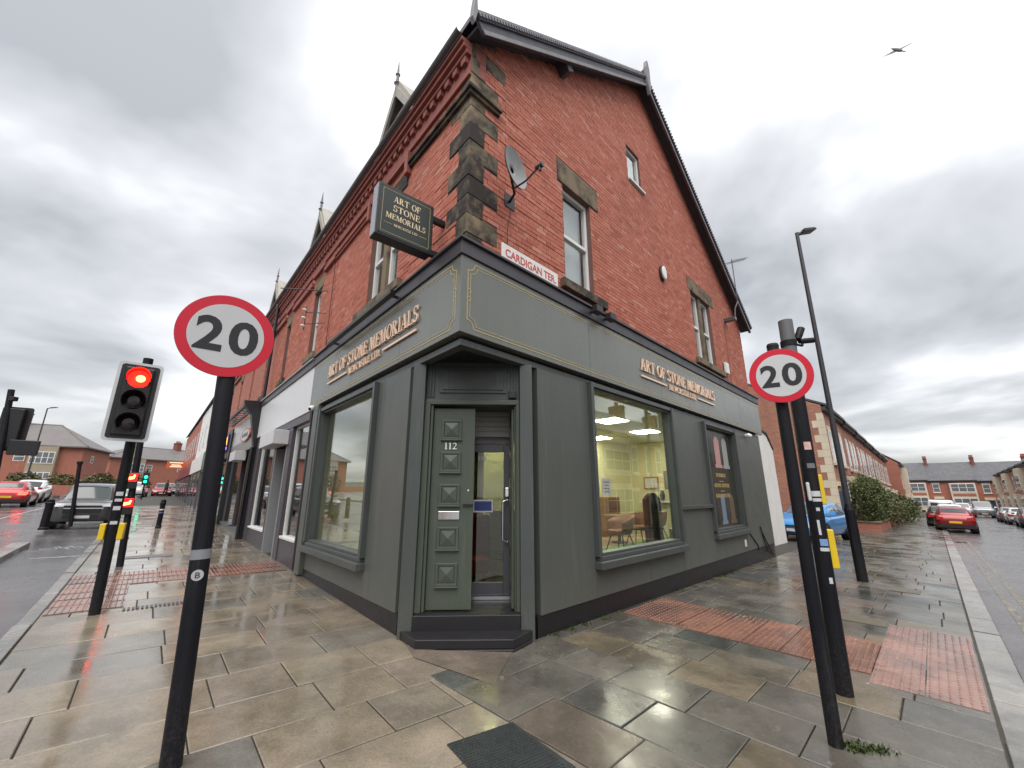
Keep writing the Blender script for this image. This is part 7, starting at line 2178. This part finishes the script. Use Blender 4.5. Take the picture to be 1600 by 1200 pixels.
car("hatch", "white car parked just behind the grey pickup", onL_(27.0, 4.15), (-DL.x, -DL.y), P_WHITE, GL_, .92)
car("hatch", "pale car half hidden behind the signal poles", onL_(34.0, 4.3), (-DL.x, -DL.y), P_SILVER, GL_)
car("suv", "white off-roader driving away in the distance", onL_(55.5, 3.4), (DL.x + .1, DL.y), P_WHITE, GL_, .9, brake=False)
car("hatch", "distant red car to the right of the white off-roader", onL_(61.0, 1.2), (-DL.x, -DL.y), P_MAROON, GL_, 1.05)
car("hatch", "distant dark car at the end of the shop terrace", onL_(69.0, .5), (-DL.x, -DL.y), P_BLACK, GL_, 1.05)
bc = car("hatch", "light blue hatchback parked across the pavement behind the shop", (12.75, 18.3), (-.80, -.60), P_BLUE, GR_, 1.02); bc.root.location.z += .11
car("hatch", "dark red hatchback seen from behind by the side street kerb", onR_(36.2, 4.15), (DR.x, DR.y), P_MAROON, GR_, 1.02)
car("hatch", "black car parked directly in front of the dark red hatchback", onR_(41.6, 3.75), (DR.x, DR.y), P_BLACK, GR_, 1.02)
car("hatch", "white car with a dark rear window three cars up the kerb", onR_(47.5, 4.25), (DR.x, DR.y), P_WHITE, GR_, 1.1)
car("van", "white van parked beyond the row of cars", onR_(54.5, 3.85), (DR.x, DR.y), P_WHITE, GR_, 1.0, cat="van")
car("van", "silver van at the far end of the street", onR_(82, 7.9), (-DR.x, -DR.y), P_SILVER, GR_, 1.05, cat="van")
car("van", "small white van left of the silver van", onR_(90, 6.4), (-DR.x, -DR.y), P_WHITE, GR_, .9, cat="van")
for v, k, p, lab in ((64, "hatch", P_SILVER, "silver car farthest along the opposite kerb"), (57.5, "hatch", P_WHITE, "white car parked across the street beside the grey one"), (50.5, "suv", P_GREY, "grey estate car with red lamps across the street"), (43.5, "hatch", P_WHITE, "white car cut by the right edge of view"), (37.5, "hatch", P_BLACK, "black car just past the right edge of view")):
    car(k, lab, onR_(v, 8.75), (DR.x, DR.y), p, GR_, 1.0 if k == "hatch" else .86)
for v, k, p, lab in ((9, "hatch", P_WHITE, "white car across the street seen in the shop window"), (1, "suv", P_WHITE, "white off-roader across the street seen in the shop window")):
    car(k, lab, onR_(v, 8.8), (DR.x, DR.y), p, GR_)

# wheelie bin across the street
t = T("wheelie_bin", "dark green wheelie bin on the far kerb", "bin", FR.g(71, 10.2))
F_ = Lo(FR.g(71, 10.2), DR, NR, (0, 0, 1))
mb = MB(); mb.add([F_.p(a * (.24 if c == 0 else .29), b * (.26 if c == 0 else .34), c) for c in (0, .95) for b in (-1, 1) for a in (-1, 1)], [(0, 2, 3, 1), (4, 5, 7, 6), (0, 1, 5, 4), (2, 6, 7, 3), (0, 4, 6, 2), (1, 3, 7, 5)])
t.part("bin_body", mb, simple("bin_green", (0.02, 0.05, 0.025), 0.5)); t.part("lid", MB().box(F_, -.31, .31, -.37, .36, .952, 1.03), simple("bin_green", (0.02, 0.05, 0.025), 0.5), bevel=0.02)

# ------------------------------------------------------------------ person walking far down the pavement
def person(x, y, label):
    t = T("person", label, "person", gp(x, y))
    J = {"pelvis": (0, 0, .95), "chest": (0, .02, 1.28), "neck": (0, .03, 1.48), "head": (0, .05, 1.60), "crown": (0, .05, 1.72), "hl": (.09, 0, .90), "kl": (.10, .14, .50), "al": (.10, .10, .09), "tl": (.10, .26, .04), "hr": (-.09, 0, .90), "kr": (-.10, -.02, .50), "ar": (-.10, -.24, .12), "tr": (-.10, -.10, .04), "sl": (.18, .02, 1.40), "el": (.22, -.06, 1.14), "wl": (.21, .04, .90), "fl": (.20, .08, .80), "sr": (-.18, .02, 1.40), "er": (-.22, .05, 1.14), "wr": (-.21, .18, .92), "fr": (-.20, .22, .83)}
    R_ = {"pelvis": .15, "chest": .17, "neck": .065, "head": .095, "crown": .07, "hl": .10, "kl": .065, "al": .045, "tl": .04, "hr": .10, "kr": .065, "ar": .045, "tr": .04, "sl": .075, "el": .05, "wl": .038, "fl": .03, "sr": .075, "er": .05, "wr": .038, "fr": .03}
    E_ = [("pelvis", "chest"), ("chest", "neck"), ("neck", "head"), ("head", "crown"), ("pelvis", "hl"), ("hl", "kl"), ("kl", "al"), ("al", "tl"), ("pelvis", "hr"), ("hr", "kr"), ("kr", "ar"), ("ar", "tr"), ("chest", "sl"), ("sl", "el"), ("el", "wl"), ("wl", "fl"), ("chest", "sr"), ("sr", "er"), ("er", "wr"), ("wr", "fr")]
    ks = list(J)
    me = bpy.data.meshes.new("body"); me.from_pydata([J[k] for k in ks], [(ks.index(a), ks.index(b)) for a, b in E_], [])
    o = link("body", me, simple("dark_coat", (0.02, 0.02, 0.025), 0.8), t.root)
    sk = o.modifiers.new("skin", "SKIN")
    for i, k in enumerate(ks): me.skin_vertices[0].data[i].radius = (R_[k], R_[k] * .85)
    me.skin_vertices[0].data[0].use_root = True
    su = o.modifiers.new("sub", "SUBSURF"); su.levels = 1; su.render_levels = 1
    hd = MB(); hd.lathe((0, .06, 1.54), (0, 0, 1), [(0, .05), (.04, .085), (.12, .10), (.20, .085), (.245, .03)], 14)
    t.part("face", MB().lathe((0, .10, 1.56), (0, 1, 0), [(0, .075), (.045, .06), (.06, .02)], 12), simple("skin_tone", (0.45, 0.27, 0.2), 0.6)).location = (0, 0, 0)
    for ch in t.root.children:
        if ch.name.startswith("face"): ch.data.transform(Matrix.Translation(t.org))
    h = MB(); h.lathe((0, .03, 1.60), (0, 0, 1), [(0, .10), (.06, .112), (.12, .10), (.16, .05)], 14)
    me2 = h.mesh("hair"); link("hair", me2, simple("brown_hair", (0.06, 0.035, 0.02), 0.7), t.root)
    t.root.rotation_euler = (0, 0, RAD(170))
person(-37.6, 46.0, "person in dark clothes walking far down the main road pavement")

# ------------------------------------------------------------------ gull in flight
gull = T("gull", "grey gull gliding high at the upper right", "bird", (19.94, 16.0, 23.79))
gc = Vector((19.94, 16.0, 23.79)); gy = Vector((.90, -.11, .41)).normalized(); gx = Vector((.45, .22, .95)); gx = (gx - gy * gx.dot(gy)).normalized(); gzv = gx.cross(gy)
FG = Lo(gc, gx, gy, gzv)
mb = MB(); vs = []; n = 10
prof = [(-.30, .012), (-.26, .05), (-.1, .085), (.08, .085), (.18, .06), (.25, .05), (.30, .03), (.36, .008)]
for a, r in prof:
    for i in range(n):
        th = 2 * math.pi * i / n; vs.append(FG.p(a, r * math.cos(th), r * .85 * math.sin(th)))
mb.add(vs, [(k * n + i, k * n + (i + 1) % n, (k + 1) * n + (i + 1) % n, (k + 1) * n + i) for k in range(len(prof) - 1) for i in range(n)])
M_GULL = simple("gull_grey", (0.16, 0.16, 0.17), 0.8)
gull.part("body", mb, M_GULL, smooth=True)
for s in (1, -1):
    mb = MB(); sec = [(0.03, .14, -.10, .02), (.28, .17, .0, .08), (.52, .13, .03, .07), (.84, .0, -.05, -.02)]
    vs = []
    for b, f, r, z in sec: vs += [FG.p(f, s * b, z), FG.p((f + r) / 2, s * b, z + .018), FG.p(r, s * b, z), FG.p((f + r) / 2, s * b, z - .006)]
    mb.add(vs, [(k * 4 + i, k * 4 + (i + 1) % 4, (k + 1) * 4 + (i + 1) % 4, (k + 1) * 4 + i) for k in range(3) for i in range(4)] + [(12, 13, 14, 15)])
    gull.part("wing", mb, M_GULL)
mb = MB(); mb.prism(Lo(gc, gx, gzv, gy), [(-.25, -.03), (-.25, .03), (-.45, .08), (-.45, -.08)], -.008, .008)
gull.part("tail", mb, M_GULL)
